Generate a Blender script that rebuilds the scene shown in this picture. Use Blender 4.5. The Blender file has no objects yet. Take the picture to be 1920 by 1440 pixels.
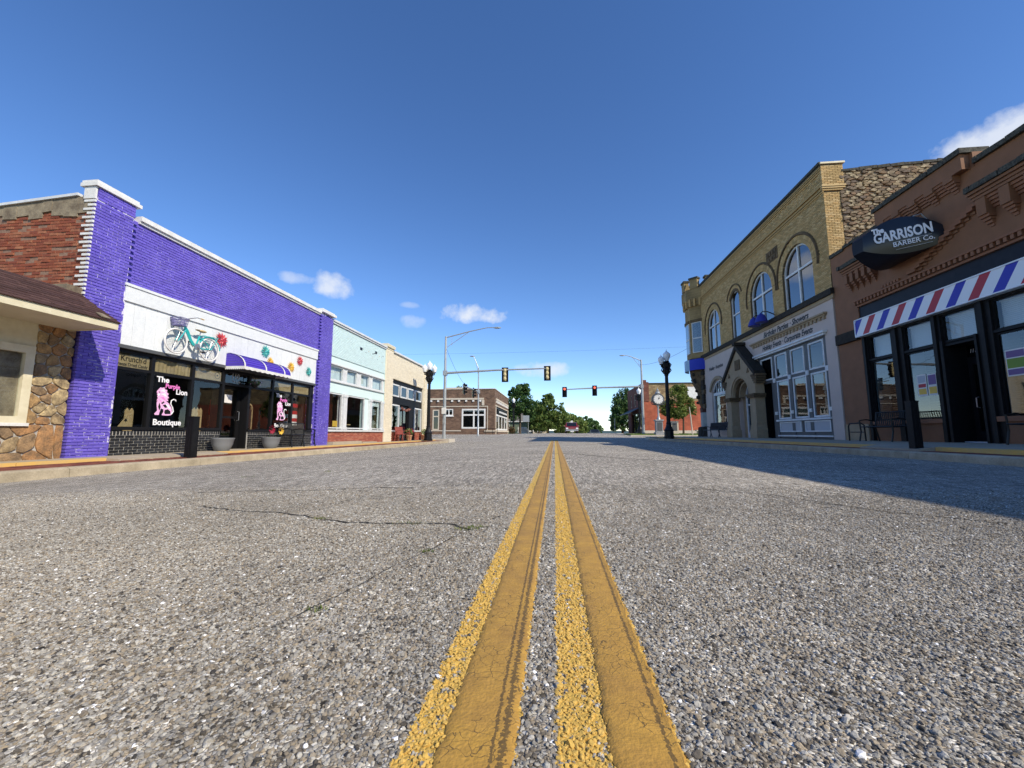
import bpy, bmesh, math, random
import numpy as np
from mathutils import Vector, Matrix, noise as mnoise
random.seed(7); RNG = np.random.default_rng(7)
SC = bpy.context.scene; COL = SC.collection
PI = math.pi; R = math.radians

# ------------------------------------------------------------------ camera, sky, sun, exposure
cam = bpy.data.cameras.new('camera'); cam.sensor_width = 36; cam.lens = 14.53; cam.clip_start = .02; cam.clip_end = 6000
co = bpy.data.objects.new('camera', cam); COL.objects.link(co)
co.location = (0, 0, .45); co.rotation_euler = (R(90 + 6.77), 0, R(5.853)); SC.camera = co
SUN = Vector((1.09, -.72, 1.0)).normalized()
ELEV = math.asin(SUN.z); AZ = math.atan2(SUN.x, SUN.y)
sl = bpy.data.lights.new('sun', 'SUN'); sl.energy = 4.6; sl.angle = R(.5); sl.color = (1, .91, .75)
so = bpy.data.objects.new('sun', sl); COL.objects.link(so); so.rotation_euler = SUN.to_track_quat('Z', 'Y').to_euler(); so.location = (20, -15, 30)
SC.view_settings.view_transform = 'Standard'; SC.view_settings.look = 'None'
SC.view_settings.exposure = .2; SC.view_settings.gamma = 1; SC.view_settings.use_curve_mapping = False
SC.render.film_transparent = False
SC.cycles.max_bounces = 8; SC.cycles.transparent_max_bounces = 16; SC.cycles.caustics_reflective = False; SC.cycles.caustics_refractive = False

def NT(nt):
    def n(t, **k):
        x = nt.nodes.new(t)
        for a, b in k.items(): setattr(x, a, b)
        return x
    def l(a, b): nt.links.new(a, b)
    return n, l
W = bpy.data.worlds.new('World'); SC.world = W; W.use_nodes = True; W.node_tree.nodes.clear()
def build_world():
    n, l = NT(W.node_tree)
    out = n('ShaderNodeOutputWorld'); bg = n('ShaderNodeBackground'); bg.inputs[1].default_value = .105
    sky = n('ShaderNodeTexSky', sky_type='NISHITA'); sky.sun_disc = False
    sky.sun_elevation = ELEV; sky.sun_rotation = AZ; sky.altitude = 300; sky.air_density = .8; sky.dust_density = .0; sky.ozone_density = 2.0
    sh = n('ShaderNodeHueSaturation'); sh.inputs['Hue'].default_value = .507; sh.inputs['Saturation'].default_value = 1.2; sh.inputs['Value'].default_value = 1.75; l(sky.outputs[0], sh.inputs['Color']); l(sh.outputs[0], bg.inputs[0])
    geo = n('ShaderNodeTexCoord')
    nz = n('ShaderNodeTexNoise'); nz.inputs['Scale'].default_value = 16; nz.inputs['Detail'].default_value = 8; nz.inputs['Roughness'].default_value = .6
    l(geo.outputs['Generated'], nz.inputs['Vector'])
    def V(op, a=None, b=None):
        x = n('ShaderNodeVectorMath', operation=op)
        for i, q in enumerate((a, b)):
            if q is None: continue
            if isinstance(q, (tuple, Vector)): x.inputs[i].default_value = tuple(q)
            else: l(q, x.inputs[i])
        return x
    def F(op, a, b=None, c=None):
        x = n('ShaderNodeMath', operation=op)
        for i, q in enumerate((a, b, c)):
            if q is None: continue
            if isinstance(q, (int, float)): x.inputs[i].default_value = q
            else: l(q, x.inputs[i])
        return x.outputs[0]
    D = geo.outputs['Generated']; tot = None
    # small fair-weather clouds: direction, half width, half height up / down, density
    for d, a, bu, bd, dens in CLOUDS:
        d = Vector(d).normalized(); r = d.cross(Vector((0, 0, 1))).normalized(); u = r.cross(d)
        w = F('MAXIMUM', V('DOT_PRODUCT', D, d).outputs['Value'], .05)
        x = F('DIVIDE', F('DIVIDE', V('DOT_PRODUCT', D, r).outputs['Value'], w), a)
        y0 = F('DIVIDE', V('DOT_PRODUCT', D, u).outputs['Value'], w)
        y = F('MAXIMUM', F('DIVIDE', y0, bu), F('DIVIDE', y0, -bd))
        rr = F('ADD', F('MULTIPLY', x, x), F('MULTIPLY', y, y))
        front = F('GREATER_THAN', V('DOT_PRODUCT', D, d).outputs['Value'], .1)
        m = F('SUBTRACT', F('ADD', F('MULTIPLY', F('SUBTRACT', nz.outputs[0], .5), 3.4), .95), rr)
        m = F('MULTIPLY', F('MULTIPLY', F('SMOOTH_MIN', F('MAXIMUM', m, 0), 1., .2), dens), front)
        tot = m if tot is None else F('MAXIMUM', tot, m)
    cb = n('ShaderNodeBackground'); cb.inputs[0].default_value = (.86, .9, .97, 1); cb.inputs[1].default_value = .88
    mx = n('ShaderNodeMixShader'); l(tot, mx.inputs[0]); l(bg.outputs[0], mx.inputs[1]); l(cb.outputs[0], mx.inputs[2]); l(mx.outputs[0], out.inputs[0])
CD = [(-.1883, .9422, .277), (-.477, .8207, .3146), (-.5285, .7858, .3213), (-.3242, .9099, .2589), (-.3297, .8973, .2935), (-.0237, .9879, .1532), (.6807, .5986, .4223)]
CLOUDS = [(CD[0], .092, .03, .02, .95), (CD[1], .045, .034, .026, .8), (CD[2], .042, .014, .014, .5), (CD[3], .03, .014, .018, .4), (CD[4], .026, .008, .008, .28), (CD[5], .075, .022, .022, .75), (CD[6], .135, .045, .045, .8)]
build_world()

# ------------------------------------------------------------------ materials
def mat(name, c1, c2=None, rough=.8, ns=6., contrast=.5, bump=0., bs=60., per=0., spec=.3, metal=0., rnd_cols=None, fine=.0, coat=0.):
    m = bpy.data.materials.new(name); m.use_nodes = True; nt = m.node_tree; n, l = NT(nt)
    p = nt.nodes['Principled BSDF']; p.inputs['Roughness'].default_value = rough; p.inputs['Specular IOR Level'].default_value = spec; p.inputs['Metallic'].default_value = metal
    if coat: p.inputs['Coat Weight'].default_value = coat
    geo = n('ShaderNodeNewGeometry'); P = geo.outputs['Position']
    if rnd_cols or per:
        oi = n('ShaderNodeObjectInfo'); at = n('ShaderNodeAttribute', attribute_name='rnd')
        a = n('ShaderNodeMath', operation='ADD'); l(oi.outputs['Random'], a.inputs[0]); l(at.outputs['Fac'], a.inputs[1])
        fr = n('ShaderNodeMath', operation='FRACT'); l(a.outputs[0], fr.inputs[0]); RV = fr.outputs[0]
    if rnd_cols:
        cr = n('ShaderNodeValToRGB'); cr.color_ramp.interpolation = 'CONSTANT'
        while len(cr.color_ramp.elements) < len(rnd_cols): cr.color_ramp.elements.new(.5)
        for i, c in enumerate(rnd_cols):
            e = cr.color_ramp.elements[i]; e.position = i / len(rnd_cols); e.color = (*c, 1)
        l(RV, cr.inputs[0]); base = cr.outputs[0]
    else:
        rgb = n('ShaderNodeRGB'); rgb.outputs[0].default_value = (*c1, 1); base = rgb.outputs[0]
    if c2 is not None:
        nz = n('ShaderNodeTexNoise'); nz.inputs['Scale'].default_value = ns; nz.inputs['Detail'].default_value = 6; nz.inputs['Roughness'].default_value = .65; l(P, nz.inputs['Vector'])
        mr = n('ShaderNodeMapRange'); mr.inputs[1].default_value = .5 - .25 * (1.1 - contrast); mr.inputs[2].default_value = .5 + .25 * (1.1 - contrast); l(nz.outputs[0], mr.inputs[0])
        mx = n('ShaderNodeMix', data_type='RGBA'); l(mr.outputs[0], mx.inputs[0]); l(base, mx.inputs[6]); mx.inputs[7].default_value = (*c2, 1); base = mx.outputs[2]
    if fine:
        nz = n('ShaderNodeTexNoise'); nz.inputs['Scale'].default_value = 45; nz.inputs['Detail'].default_value = 4; l(P, nz.inputs['Vector'])
        hs = n('ShaderNodeHueSaturation'); mr = n('ShaderNodeMapRange'); mr.inputs[1].default_value = .3; mr.inputs[2].default_value = .7; mr.inputs[3].default_value = 1 - fine; mr.inputs[4].default_value = 1 + fine
        l(nz.outputs[0], mr.inputs[0]); l(mr.outputs[0], hs.inputs['Value']); l(base, hs.inputs['Color']); base = hs.outputs[0]
    if per:
        hs = n('ShaderNodeHueSaturation'); mr = n('ShaderNodeMapRange'); mr.inputs[3].default_value = 1 - per; mr.inputs[4].default_value = 1 + per
        l(RV, mr.inputs[0]); l(mr.outputs[0], hs.inputs['Value']); l(base, hs.inputs['Color']); base = hs.outputs[0]
    l(base, p.inputs['Base Color'])
    if bump:
        nz = n('ShaderNodeTexNoise'); nz.inputs['Scale'].default_value = bs; nz.inputs['Detail'].default_value = 5; l(P, nz.inputs['Vector'])
        b = n('ShaderNodeBump'); b.inputs['Strength'].default_value = bump; b.inputs['Distance'].default_value = .01; l(nz.outputs[0], b.inputs['Height']); l(b.outputs[0], p.inputs['Normal'])
    return m
def glassmat(name, tint=(.93, .95, .95), boost=1.2, add=.02):
    m = bpy.data.materials.new(name); m.use_nodes = True; nt = m.node_tree; nt.nodes.clear(); n, l = NT(nt)
    o = n('ShaderNodeOutputMaterial'); t = n('ShaderNodeBsdfTransparent'); t.inputs[0].default_value = (*tint, 1)
    g = n('ShaderNodeBsdfGlossy'); g.inputs['Roughness'].default_value = 0.003
    nz = n('ShaderNodeTexNoise'); nz.inputs['Scale'].default_value = 2.2; geo = n('ShaderNodeNewGeometry'); l(geo.outputs['Position'], nz.inputs['Vector'])
    b = n('ShaderNodeBump'); b.inputs['Strength'].default_value = .012; b.inputs['Distance'].default_value = .05; l(nz.outputs[0], b.inputs['Height']); l(b.outputs[0], g.inputs['Normal'])
    f = n('ShaderNodeFresnel'); f.inputs[0].default_value = 1.5
    a = n('ShaderNodeMath', operation='MULTIPLY_ADD', use_clamp=True); a.inputs[1].default_value = boost; a.inputs[2].default_value = add; l(f.outputs[0], a.inputs[0])
    bf = n('ShaderNodeMath', operation='MULTIPLY_ADD'); bf.inputs[1].default_value = -1; bf.inputs[2].default_value = 1; l(geo.outputs['Backfacing'], bf.inputs[0]); am = n('ShaderNodeMath', operation='MULTIPLY'); l(a.outputs[0], am.inputs[0]); l(bf.outputs[0], am.inputs[1]); a = am
    mx = n('ShaderNodeMixShader'); l(a.outputs[0], mx.inputs[0]); l(t.outputs[0], mx.inputs[1]); l(g.outputs[0], mx.inputs[2]); l(mx.outputs[0], o.inputs[0])
    return m
def leafmat(name, cols):
    m = mat(name, cols[0], rough=.55, rnd_cols=cols, spec=.25); nt = m.node_tree; n, l = NT(nt)
    p = nt.nodes['Principled BSDF']; o = nt.nodes['Material Output']
    t = n('ShaderNodeBsdfTranslucent'); src = p.inputs['Base Color'].links[0].from_socket; l(src, t.inputs[0])
    mx = n('ShaderNodeMixShader'); mx.inputs[0].default_value = .3; l(p.outputs[0], mx.inputs[1]); l(t.outputs[0], mx.inputs[2]); l(mx.outputs[0], o.inputs[0])
    return m

MT = dict(
 purple=mat('purple_paint', (.165, .125, .55), (.13, .095, .47), .6, 1.4, .3, .12, 40, per=.12, fine=.08),
 purple_w=mat('purple_trim', (.085, .05, .44), None, .5),
 white=mat('white_paint', (.78, .78, .75), (.62, .6, .56), .6, 4, .3, .15, 30, fine=.05),
 whitetrim=mat('white_trim', (.72, .74, .74), (.55, .56, .56), .5, 5, .2),
 plank=mat('whitewashed_board', (.77, .79, .79), (.66, .685, .69), .65, 7, .1, .2, 25, per=.05, fine=.06),
 black=mat('black_metal', (.008, .008, .009), None, .42, spec=.28),
 blackwood=mat('black_paint', (.007, .007, .008), (.012, .012, .013), .5, 8, bump=.1, spec=.16),
 navyblack=mat('blue_black_paint', (.008, .009, .016), (.013, .014, .022), .5, 5, spec=.2),
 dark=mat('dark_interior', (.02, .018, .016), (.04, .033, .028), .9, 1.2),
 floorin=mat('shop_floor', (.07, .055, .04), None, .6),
 blackbrick=mat('black_glazed_brick', (.022, .023, .025), None, .4, per=.5, bump=.3, bs=50, spec=.45),
 lightmortar=mat('pale_mortar', (.5, .48, .44), (.36, .34, .31), .9, 12, bump=.4),
 redbrick=mat('old_red_brick', (.3, .09, .045), (.2, .06, .035), .9, 5, .3, .6, 50, rnd_cols=[(.32, .095, .045), (.26, .07, .035), (.36, .13, .065), (.22, .06, .035), (.4, .17, .09)], fine=.15),
 redmortar=mat('weathered_mortar', (.3, .2, .14), (.18, .1, .07), .95, 9, .4, .6, 30),
 redbrick2=mat('shopfront_red_brick', (.34, .1, .06), None, .85, rnd_cols=[(.36, .1, .06), (.3, .08, .05), (.42, .15, .09)], bump=.4),
 cement=mat('weathered_cement', (.32, .265, .18), (.13, .1, .07), .95, 3, .5, .7, 18, fine=.15),
 mint=mat('mint_paint', (.64, .78, .78), (.57, .73, .72), .6, 4, .2, .2, 40, per=.05, fine=.04),
 mintlite=mat('pale_mint_trim', (.64, .78, .76), None, .55),
 cream=mat('cream_paint', (.8, .73, .58), (.73, .65, .49), .65, 4, .2, .3, 40, per=.07, fine=.05),
 creamtrim=mat('cream_trim', (.72, .66, .48), (.6, .53, .36), .6, 5, .3, .15),
 soffit=mat('cream_soffit', (.64, .58, .44), (.56, .5, .36), .65, 3, .2, .1),
 shingle=mat('brown_shingle', (.1, .05, .04), (.06, .03, .026), .95, 14, .3, .8, 120, rnd_cols=[(.1, .052, .044), (.075, .038, .034), (.12, .065, .055), (.065, .035, .03)], fine=.25),
 flag=mat('brown_fieldstone', (.3, .17, .08), (.12, .085, .055), .9, 7, .25, .9, 22, rnd_cols=[(.5, .31, .13), (.56, .4, .2), (.36, .23, .12), (.6, .46, .25), (.46, .24, .1), (.42, .31, .17), (.3, .2, .11)], fine=.25),
 yellowbrick=mat('yellow_brick', (.34, .24, .11), None, .85, rnd_cols=[(.48, .325, .14), (.41, .28, .12), (.54, .385, .185), (.38, .26, .11), (.5, .325, .135)], bump=.4, fine=.1),
 yellowmortar=mat('brown_mortar', (.15, .11, .06), (.1, .075, .045), .95, 10, bump=.4),
 rubble=mat('rubble_stone', (.28, .2, .12), (.1, .075, .05), .95, 5, .25, 1., 16, rnd_cols=[(.42, .32, .19), (.3, .2, .12), (.5, .4, .26), (.26, .2, .14), (.36, .23, .14), (.55, .45, .29), (.2, .155, .12)], fine=.3),
 rubblemortar=mat('rubble_mortar', (.42, .34, .22), (.28, .22, .14), .95, 8, .4, .8, 20),
 darkstone=mat('dark_rough_stone', (.045, .037, .028), (.02, .018, .015), .9, 8, .4, .9, 14, fine=.3),
 brownstone=mat('brown_rough_stone', (.17, .115, .06), (.07, .05, .03), .9, 4, .35, .9, 14, fine=.3),
 pinkwall=mat('greige_painted_wall', (.56, .46, .4), (.5, .41, .355), .7, 2, .2, .25, 50, fine=.03),
 greytrim=mat('slate_grey_trim', (.085, .09, .095), None, .5),
 greypanel=mat('pale_grey_panel', (.42, .44, .47), None, .5),
 tanstone=mat('tan_portal_stone', (.38, .29, .185), (.3, .225, .14), .85, 4, .2, .4, 40, fine=.08),
 maroon=mat('maroon_stone', (.06, .02, .015), None, .7),
 barber=mat('brown_painted_brick', (.255, .12, .062), (.2, .094, .048), .75, 2.5, .2, .35, 60, fine=.05),
 barber2=mat('rust_corbel', (.255, .115, .062), None, .75),
 coping=mat('mossy_black_coping', (.03, .028, .024), (.1, .095, .075), .95, 16, .5, 1., 14, fine=.35),
 sidewalk=mat('concrete_pavement', (.46, .39, .29), (.36, .3, .22), .9, 2.2, .2, .4, 60, fine=.1),
 kerb=mat('kerb_concrete', (.5, .42, .3), (.3, .25, .17), .9, 2.6, .35, .6, 40, per=.08, fine=.12),
 paver=mat('red_paver', (.2, .065, .045), None, .85, rnd_cols=[(.2, .065, .045), (.15, .045, .035), (.25, .09, .06)], bump=.3),
 yellowpaint=mat('yellow_kerb_paint', (.72, .45, .12), (.6, .42, .18), .7, 4, .4, .3, 40),
 steel=mat('galvanised_steel', (.42, .44, .44), (.34, .36, .36), .45, 5, metal=.35, spec=.5),
 signalyellow=mat('signal_yellow', (.62, .52, .28), None, .5),
 globe=mat('white_lamp_globe', (.85, .87, .88), None, .25, spec=.5),
 bankbrick=None, farred=None,
 limestone=mat('pale_limestone', (.55, .48, .38), None, .8, bump=.2),
 bark=mat('bark', (.12, .085, .06), (.06, .045, .03), .95, 12, bump=.8, bs=30),
 teal=mat('teal_enamel', (.03, .42, .42), None, .3, spec=.5, coat=.3),
 chrome=mat('dull_chrome', (.5, .5, .5), None, .3, metal=.8),
 tyrewhite=mat('white_tyre', (.75, .73, .7), None, .6),
 tan=mat('tan_leather', (.55, .4, .2), None, .6),
 wicker=mat('lilac_basket', (.25, .23, .45), (.1, .1, .22), .7, 60),
 fred=mat('red_enamel', (.55, .06, .08), None, .4), fteal=mat('turquoise_enamel', (.06, .42, .4), None, .4), fyel=mat('yellow_enamel', (.72, .45, .06), None, .4),
 pot=mat('grey_planter', (.2, .21, .22), None, .6), soil=mat('potting_soil', (.03, .02, .015), None, 1),
 paper=mat('paper', (.75, .72, .68), None, .7),
 curtain=mat('hessian_curtain', (.4, .31, .17), (.27, .2, .1), .9, 9, .3, .3, 30),
 lace=mat('lace_curtain', (.66, .74, .74), (.5, .58, .58), .8, 8, .2),
 blind=mat('window_blind', (.4, .37, .3), None, .6), blindw=mat('white_blind', (.7, .75, .75), None, .6), blindb=mat('brown_blind', (.36, .25, .17), None, .6),
 lionpink=mat('pink_decal', (.86, .55, .76), (.78, .35, .66), .5, 40, .4), decalw=mat('white_decal', (.85, .84, .85), None, .5), decalp=mat('magenta_decal', (.85, .22, .6), None, .5), decalk=mat('black_decal', (.01, .01, .01), None, .5),
 wood=mat('display_wood', (.42, .31, .16), (.3, .21, .1), .8, 12), silver=mat('silver_lettering', (.6, .6, .58), None, .4),
 stripw=mat('stripe_white', (.78, .8, .82), None, .45), stripr=mat('stripe_red', (.42, .03, .045), None, .45), stripb=mat('stripe_blue', (.03, .035, .38), None, .45),
 cleargl=glassmat('shop_glass'), mirgl=glassmat('reflective_glass', (.6, .63, .63), 1.5, .05), darkgl=glassmat('dark_glass', (.3, .33, .35), 1.3, .05), uppergl=glassmat('upper_glass', (.35, .4, .42), 1.8, .12),
 maroonpaint=mat('maroon_car_paint', (.2, .02, .025), None, .25, spec=.6, coat=.6), greycar=mat('grey_car_paint', (.06, .07, .07), None, .3, spec=.6, coat=.6),
 rubber=mat('tyre_rubber', (.02, .02, .02), None, .8), carglass=mat('car_glass', (.01, .012, .014), None, .08, spec=.7), headl=mat('headlamp', (.8, .8, .8), None, .15),
 shadecloth=mat('blue_lamp_shade', (.03, .04, .28), None, .5), banner=mat('blue_banner', (.02, .04, .42), None, .55), bannerl=mat('pale_blue_banner', (.3, .45, .6), None, .5),
 concrete2=mat('path_concrete', (.5, .45, .37), None, .9, bump=.3),
 lawn=mat('lawn', (.1, .17, .03), (.16, .2, .05), .95, 3, .3, .5, 30),
 roofgrey=mat('grey_roof', (.2, .18, .16), (.15, .14, .12), .9, 10), housegrn=mat('green_siding', (.14, .17, .12), None, .8), houseyel=mat('yellow_siding', (.6, .5, .2), None, .8),
 leafdk=leafmat('dark_leaf', [(.06, .125, .038), (.085, .165, .05), (.035, .08, .025), (.14, .21, .065)]),
 leafmd=leafmat('mid_leaf', [(.12, .19, .04), (.17, .24, .055), (.07, .125, .03), (.23, .28, .08)]),
 leafyl=leafmat('yellow_green_leaf', [(.18, .23, .045), (.12, .18, .035), (.25, .28, .08), (.08, .13, .03)]),
 weed=leafmat('weed_leaf', [(.12, .19, .03), (.2, .24, .05), (.08, .12, .02), (.3, .28, .12)]),
)
def lampglow():
    m = bpy.data.materials.new('red_signal_light'); m.use_nodes = True; p = m.node_tree.nodes['Principled BSDF']
    p.inputs['Base Color'].default_value = (.6, .03, .02, 1); p.inputs['Emission Color'].default_value = (1, .16, .1, 1); p.inputs['Emission Strength'].default_value = 1.6; return m
MT['redlight'] = lampglow()
def brickshader(name, c1, c2, mortar, bw=.2, bh=.07, ax='x'):
    """small-scale brick pattern for walls 50 m and more away"""
    m = mat(name, c1, None, .85); nt = m.node_tree; n, l = NT(nt); p = nt.nodes['Principled BSDF']
    g = n('ShaderNodeNewGeometry'); sp = n('ShaderNodeSeparateXYZ'); l(g.outputs['Position'], sp.inputs[0]); cb = n('ShaderNodeCombineXYZ')
    ad = n('ShaderNodeMath', operation='ADD'); l(sp.outputs[0], ad.inputs[0]); l(sp.outputs[1], ad.inputs[1]); l(ad.outputs[0], cb.inputs[0]); l(sp.outputs[2], cb.inputs[1])
    b = n('ShaderNodeTexBrick'); b.inputs['Color1'].default_value = (*c1, 1); b.inputs['Color2'].default_value = (*c2, 1); b.inputs['Mortar'].default_value = (*mortar, 1)
    b.inputs['Scale'].default_value = 1; b.inputs['Brick Width'].default_value = bw; b.inputs['Row Height'].default_value = bh; b.inputs['Mortar Size'].default_value = .008; l(cb.outputs[0], b.inputs['Vector'])
    nz = n('ShaderNodeTexNoise'); nz.inputs['Scale'].default_value = 1.3; nz.inputs['Detail'].default_value = 6; l(g.outputs['Position'], nz.inputs['Vector'])
    hs = n('ShaderNodeHueSaturation'); mr = n('ShaderNodeMapRange'); mr.inputs[1].default_value = .3; mr.inputs[2].default_value = .7; mr.inputs[3].default_value = .72; mr.inputs[4].default_value = 1.25; l(nz.outputs[0], mr.inputs[0]); l(mr.outputs[0], hs.inputs['Value']); l(b.outputs[0], hs.inputs['Color']); l(hs.outputs[0], p.inputs['Base Color'])
    bp = n('ShaderNodeBump'); bp.inputs['Strength'].default_value = .4; bp.inputs['Distance'].default_value = .02; l(b.outputs['Fac'], bp.inputs['Height']); bp.invert = True; l(bp.outputs[0], p.inputs['Normal'])
    return m
MT['bankbrick'] = brickshader('brown_brick', (.19, .115, .075), (.11, .065, .045), (.2, .15, .11), .4, .14)
MT['farred'] = brickshader('orange_red_brick', (.42, .11, .055), (.34, .085, .045), (.36, .15, .09), .4, .14)
MT['farstone'] = brickshader('far_rubble', (.4, .29, .15), (.2, .13, .07), (.2, .15, .09), .55, .22)
MT['shadybrick'] = brickshader('shaded_red_brick', (.2, .07, .045), (.14, .05, .035), (.16, .1, .08), .4, .14)  # darker copy of the red brick, shade of the street front in its colour
def purple_mortar():
    m = mat('flaking_purple_mortar', (.075, .045, .4), None, .8, bump=.4); nt = m.node_tree; n, l = NT(nt); p = nt.nodes['Principled BSDF']
    g = n('ShaderNodeNewGeometry'); nz = n('ShaderNodeTexNoise'); nz.inputs['Scale'].default_value = 9; nz.inputs['Detail'].default_value = 3; l(g.outputs['Position'], nz.inputs['Vector'])
    n2 = n('ShaderNodeTexNoise'); n2.inputs['Scale'].default_value = .9; l(g.outputs['Position'], n2.inputs['Vector'])
    a = n('ShaderNodeMath', operation='MULTIPLY_ADD'); a.inputs[1].default_value = .6; l(n2.outputs[0], a.inputs[0]); l(nz.outputs[0], a.inputs[2])
    r = n('ShaderNodeValToRGB'); r.color_ramp.elements[0].position = .88; r.color_ramp.elements[0].color = (.12, .088, .46, 1); r.color_ramp.elements[1].position = .93; r.color_ramp.elements[1].color = (.7, .66, .78, 1)
    sz_ = n('ShaderNodeSeparateXYZ'); l(g.outputs['Position'], sz_.inputs[0]); zz = n('ShaderNodeMath', operation='MULTIPLY_ADD'); zz.inputs[1].default_value = .018; l(sz_.outputs[2], zz.inputs[0]); l(a.outputs[0], zz.inputs[2]); l(zz.outputs[0], r.inputs[0]); l(r.outputs[0], p.inputs['Base Color']); return m
MT['purplemortar'] = purple_mortar()
def asphalt(pebble):
    """chip-seal: pale limestone chips in dark binder, with the paint that was sprayed on the stones beside the centre lines"""
    m = bpy.data.materials.new('stone_chippings' if pebble else 'chip_seal_asphalt'); m.use_nodes = True; nt = m.node_tree; n, l = NT(nt); p = nt.nodes['Principled BSDF']
    p.inputs['Roughness'].default_value = .8; p.inputs['Specular IOR Level'].default_value = .3 if pebble else .1
    g = n('ShaderNodeNewGeometry'); P = g.outputs['Position']
    def F(op, a, b=None, c=None, clamp=False):
        x = n('ShaderNodeMath', operation=op, use_clamp=clamp)
        for i, q in enumerate((a, b, c)):
            if q is None: continue
            if isinstance(q, (int, float)): x.inputs[i].default_value = q
            else: l(q, x.inputs[i])
        return x.outputs[0]
    def N(s, d=4, r=.6):
        x = n('ShaderNodeTexNoise'); x.inputs['Scale'].default_value = s; x.inputs['Detail'].default_value = d; x.inputs['Roughness'].default_value = r; l(P, x.inputs['Vector']); return x.outputs[0]
    if pebble:
        oi = n('ShaderNodeObjectInfo'); rv = oi.outputs['Random']
    else:
        v = n('ShaderNodeTexVoronoi'); v.inputs['Scale'].default_value = 120; l(P, v.inputs['Vector'])
        s = n('ShaderNodeSeparateColor'); l(v.outputs['Color'], s.inputs[0]); rv = s.outputs[0]
        ve = n('ShaderNodeTexVoronoi', feature='DISTANCE_TO_EDGE'); ve.inputs['Scale'].default_value = 120; l(P, ve.inputs['Vector'])
    r = n('ShaderNodeValToRGB'); E = r.color_ramp.elements
    for pos, c in [(0, (.034, .033, .033)), (.25, (.11, .106, .1)), (.5, (.23, .214, .188)), (.75, (.35, .326, .28)), (.92, (.455, .43, .375)), (.99, (.53, .5, .44)), (1, (.34, .28, .2))]:
        e = E[0] if pos == 0 else E[1] if pos == 1 else E.new(pos); e.color = (*c, 1)
    E[len(E)-1].position = 1
    l(rv, r.inputs[0]); col = r.outputs[0]
    if pebble:
        nf = N(900, 2); hs = n('ShaderNodeHueSaturation'); l(F('MULTIPLY_ADD', nf, .7, .65), hs.inputs['Value']); l(col, hs.inputs['Color']); col = hs.outputs[0]
    else:
        mx = n('ShaderNodeMix', data_type='RGBA'); l(F('MULTIPLY', ve.outputs['Distance'], 8., clamp=True), mx.inputs[0]); mx.inputs[6].default_value = (.055, .05, .044, 1); l(col, mx.inputs[7]); col = mx.outputs[2]
    big = F('MULTIPLY_ADD', N(.55, 7, .62), 1.0, .5); st = F('MULTIPLY_ADD', N(3.2, 5, .7), .5, .75)
    if pebble: gr = 1.0
    else:
        vm = n('ShaderNodeVectorMath', operation='MULTIPLY'); vm.inputs[1].default_value = (24, 2.6, 1); l(P, vm.inputs[0]); na = n('ShaderNodeTexNoise'); na.inputs['Scale'].default_value = 1; na.inputs['Detail'].default_value = 2; na.inputs['Roughness'].default_value = .8; l(vm.outputs[0], na.inputs['Vector'])
        vm2 = n('ShaderNodeVectorMath', operation='MULTIPLY'); vm2.inputs[1].default_value = (62, 8, 1); l(P, vm2.inputs[0]); nb = n('ShaderNodeTexNoise'); nb.inputs['Scale'].default_value = 1; nb.inputs['Detail'].default_value = 2; nb.inputs['Roughness'].default_value = .8; l(vm2.outputs[0], nb.inputs['Vector'])
        gr = F('MULTIPLY', F('MULTIPLY_ADD', N(38, 3, .8), 1.2, .4), F('MULTIPLY', F('MAXIMUM', F('MULTIPLY_ADD', na.outputs[0], 2.2, -.1), .3), F('MAXIMUM', F('MULTIPLY_ADD', nb.outputs[0], 2.8, -.4), .3)))
    hs = n('ShaderNodeHueSaturation'); l(F('MULTIPLY', F('MULTIPLY', F('MULTIPLY', big, st), gr), 1.0 if pebble else 1.45), hs.inputs['Value']); l(col, hs.inputs['Color']); col = hs.outputs[0]
    # sprayed paint
    sx = n('ShaderNodeSeparateXYZ'); l(P, sx.inputs[0]); jx = F('ADD', sx.outputs[0], F('MULTIPLY_ADD', N(70, 3), .036, -.018))
    def band(a, b): return F('MULTIPLY', F('GREATER_THAN', jx, a), F('LESS_THAN', jx, b))
    pm = F('ADD', band(-.226, -.06), band(-.002, .178), clamp=True)
    pm = F('MULTIPLY', pm, F('LESS_THAN', sx.outputs[1], 27.))
    pm = F('MULTIPLY', pm, F('LESS_THAN', N(55, 3), .60))
    mx = n('ShaderNodeMix', data_type='RGBA'); l(F('MULTIPLY', pm, .93), mx.inputs[0]); l(col, mx.inputs[6]); mx.inputs[7].default_value = (.60, .385, .085, 1)
    l(mx.outputs[2], p.inputs['Base Color'])
    b = n('ShaderNodeBump'); b.inputs['Strength'].default_value = .35 if pebble else .6; b.inputs['Distance'].default_value = .0015 if pebble else .006
    l(N(700, 3) if pebble else F('MINIMUM', ve.outputs['Distance'], .4), b.inputs['Height']); l(b.outputs[0], p.inputs['Normal'])
    return m
MT['asphalt'] = asphalt(False); MT['chips'] = asphalt(True)
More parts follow.
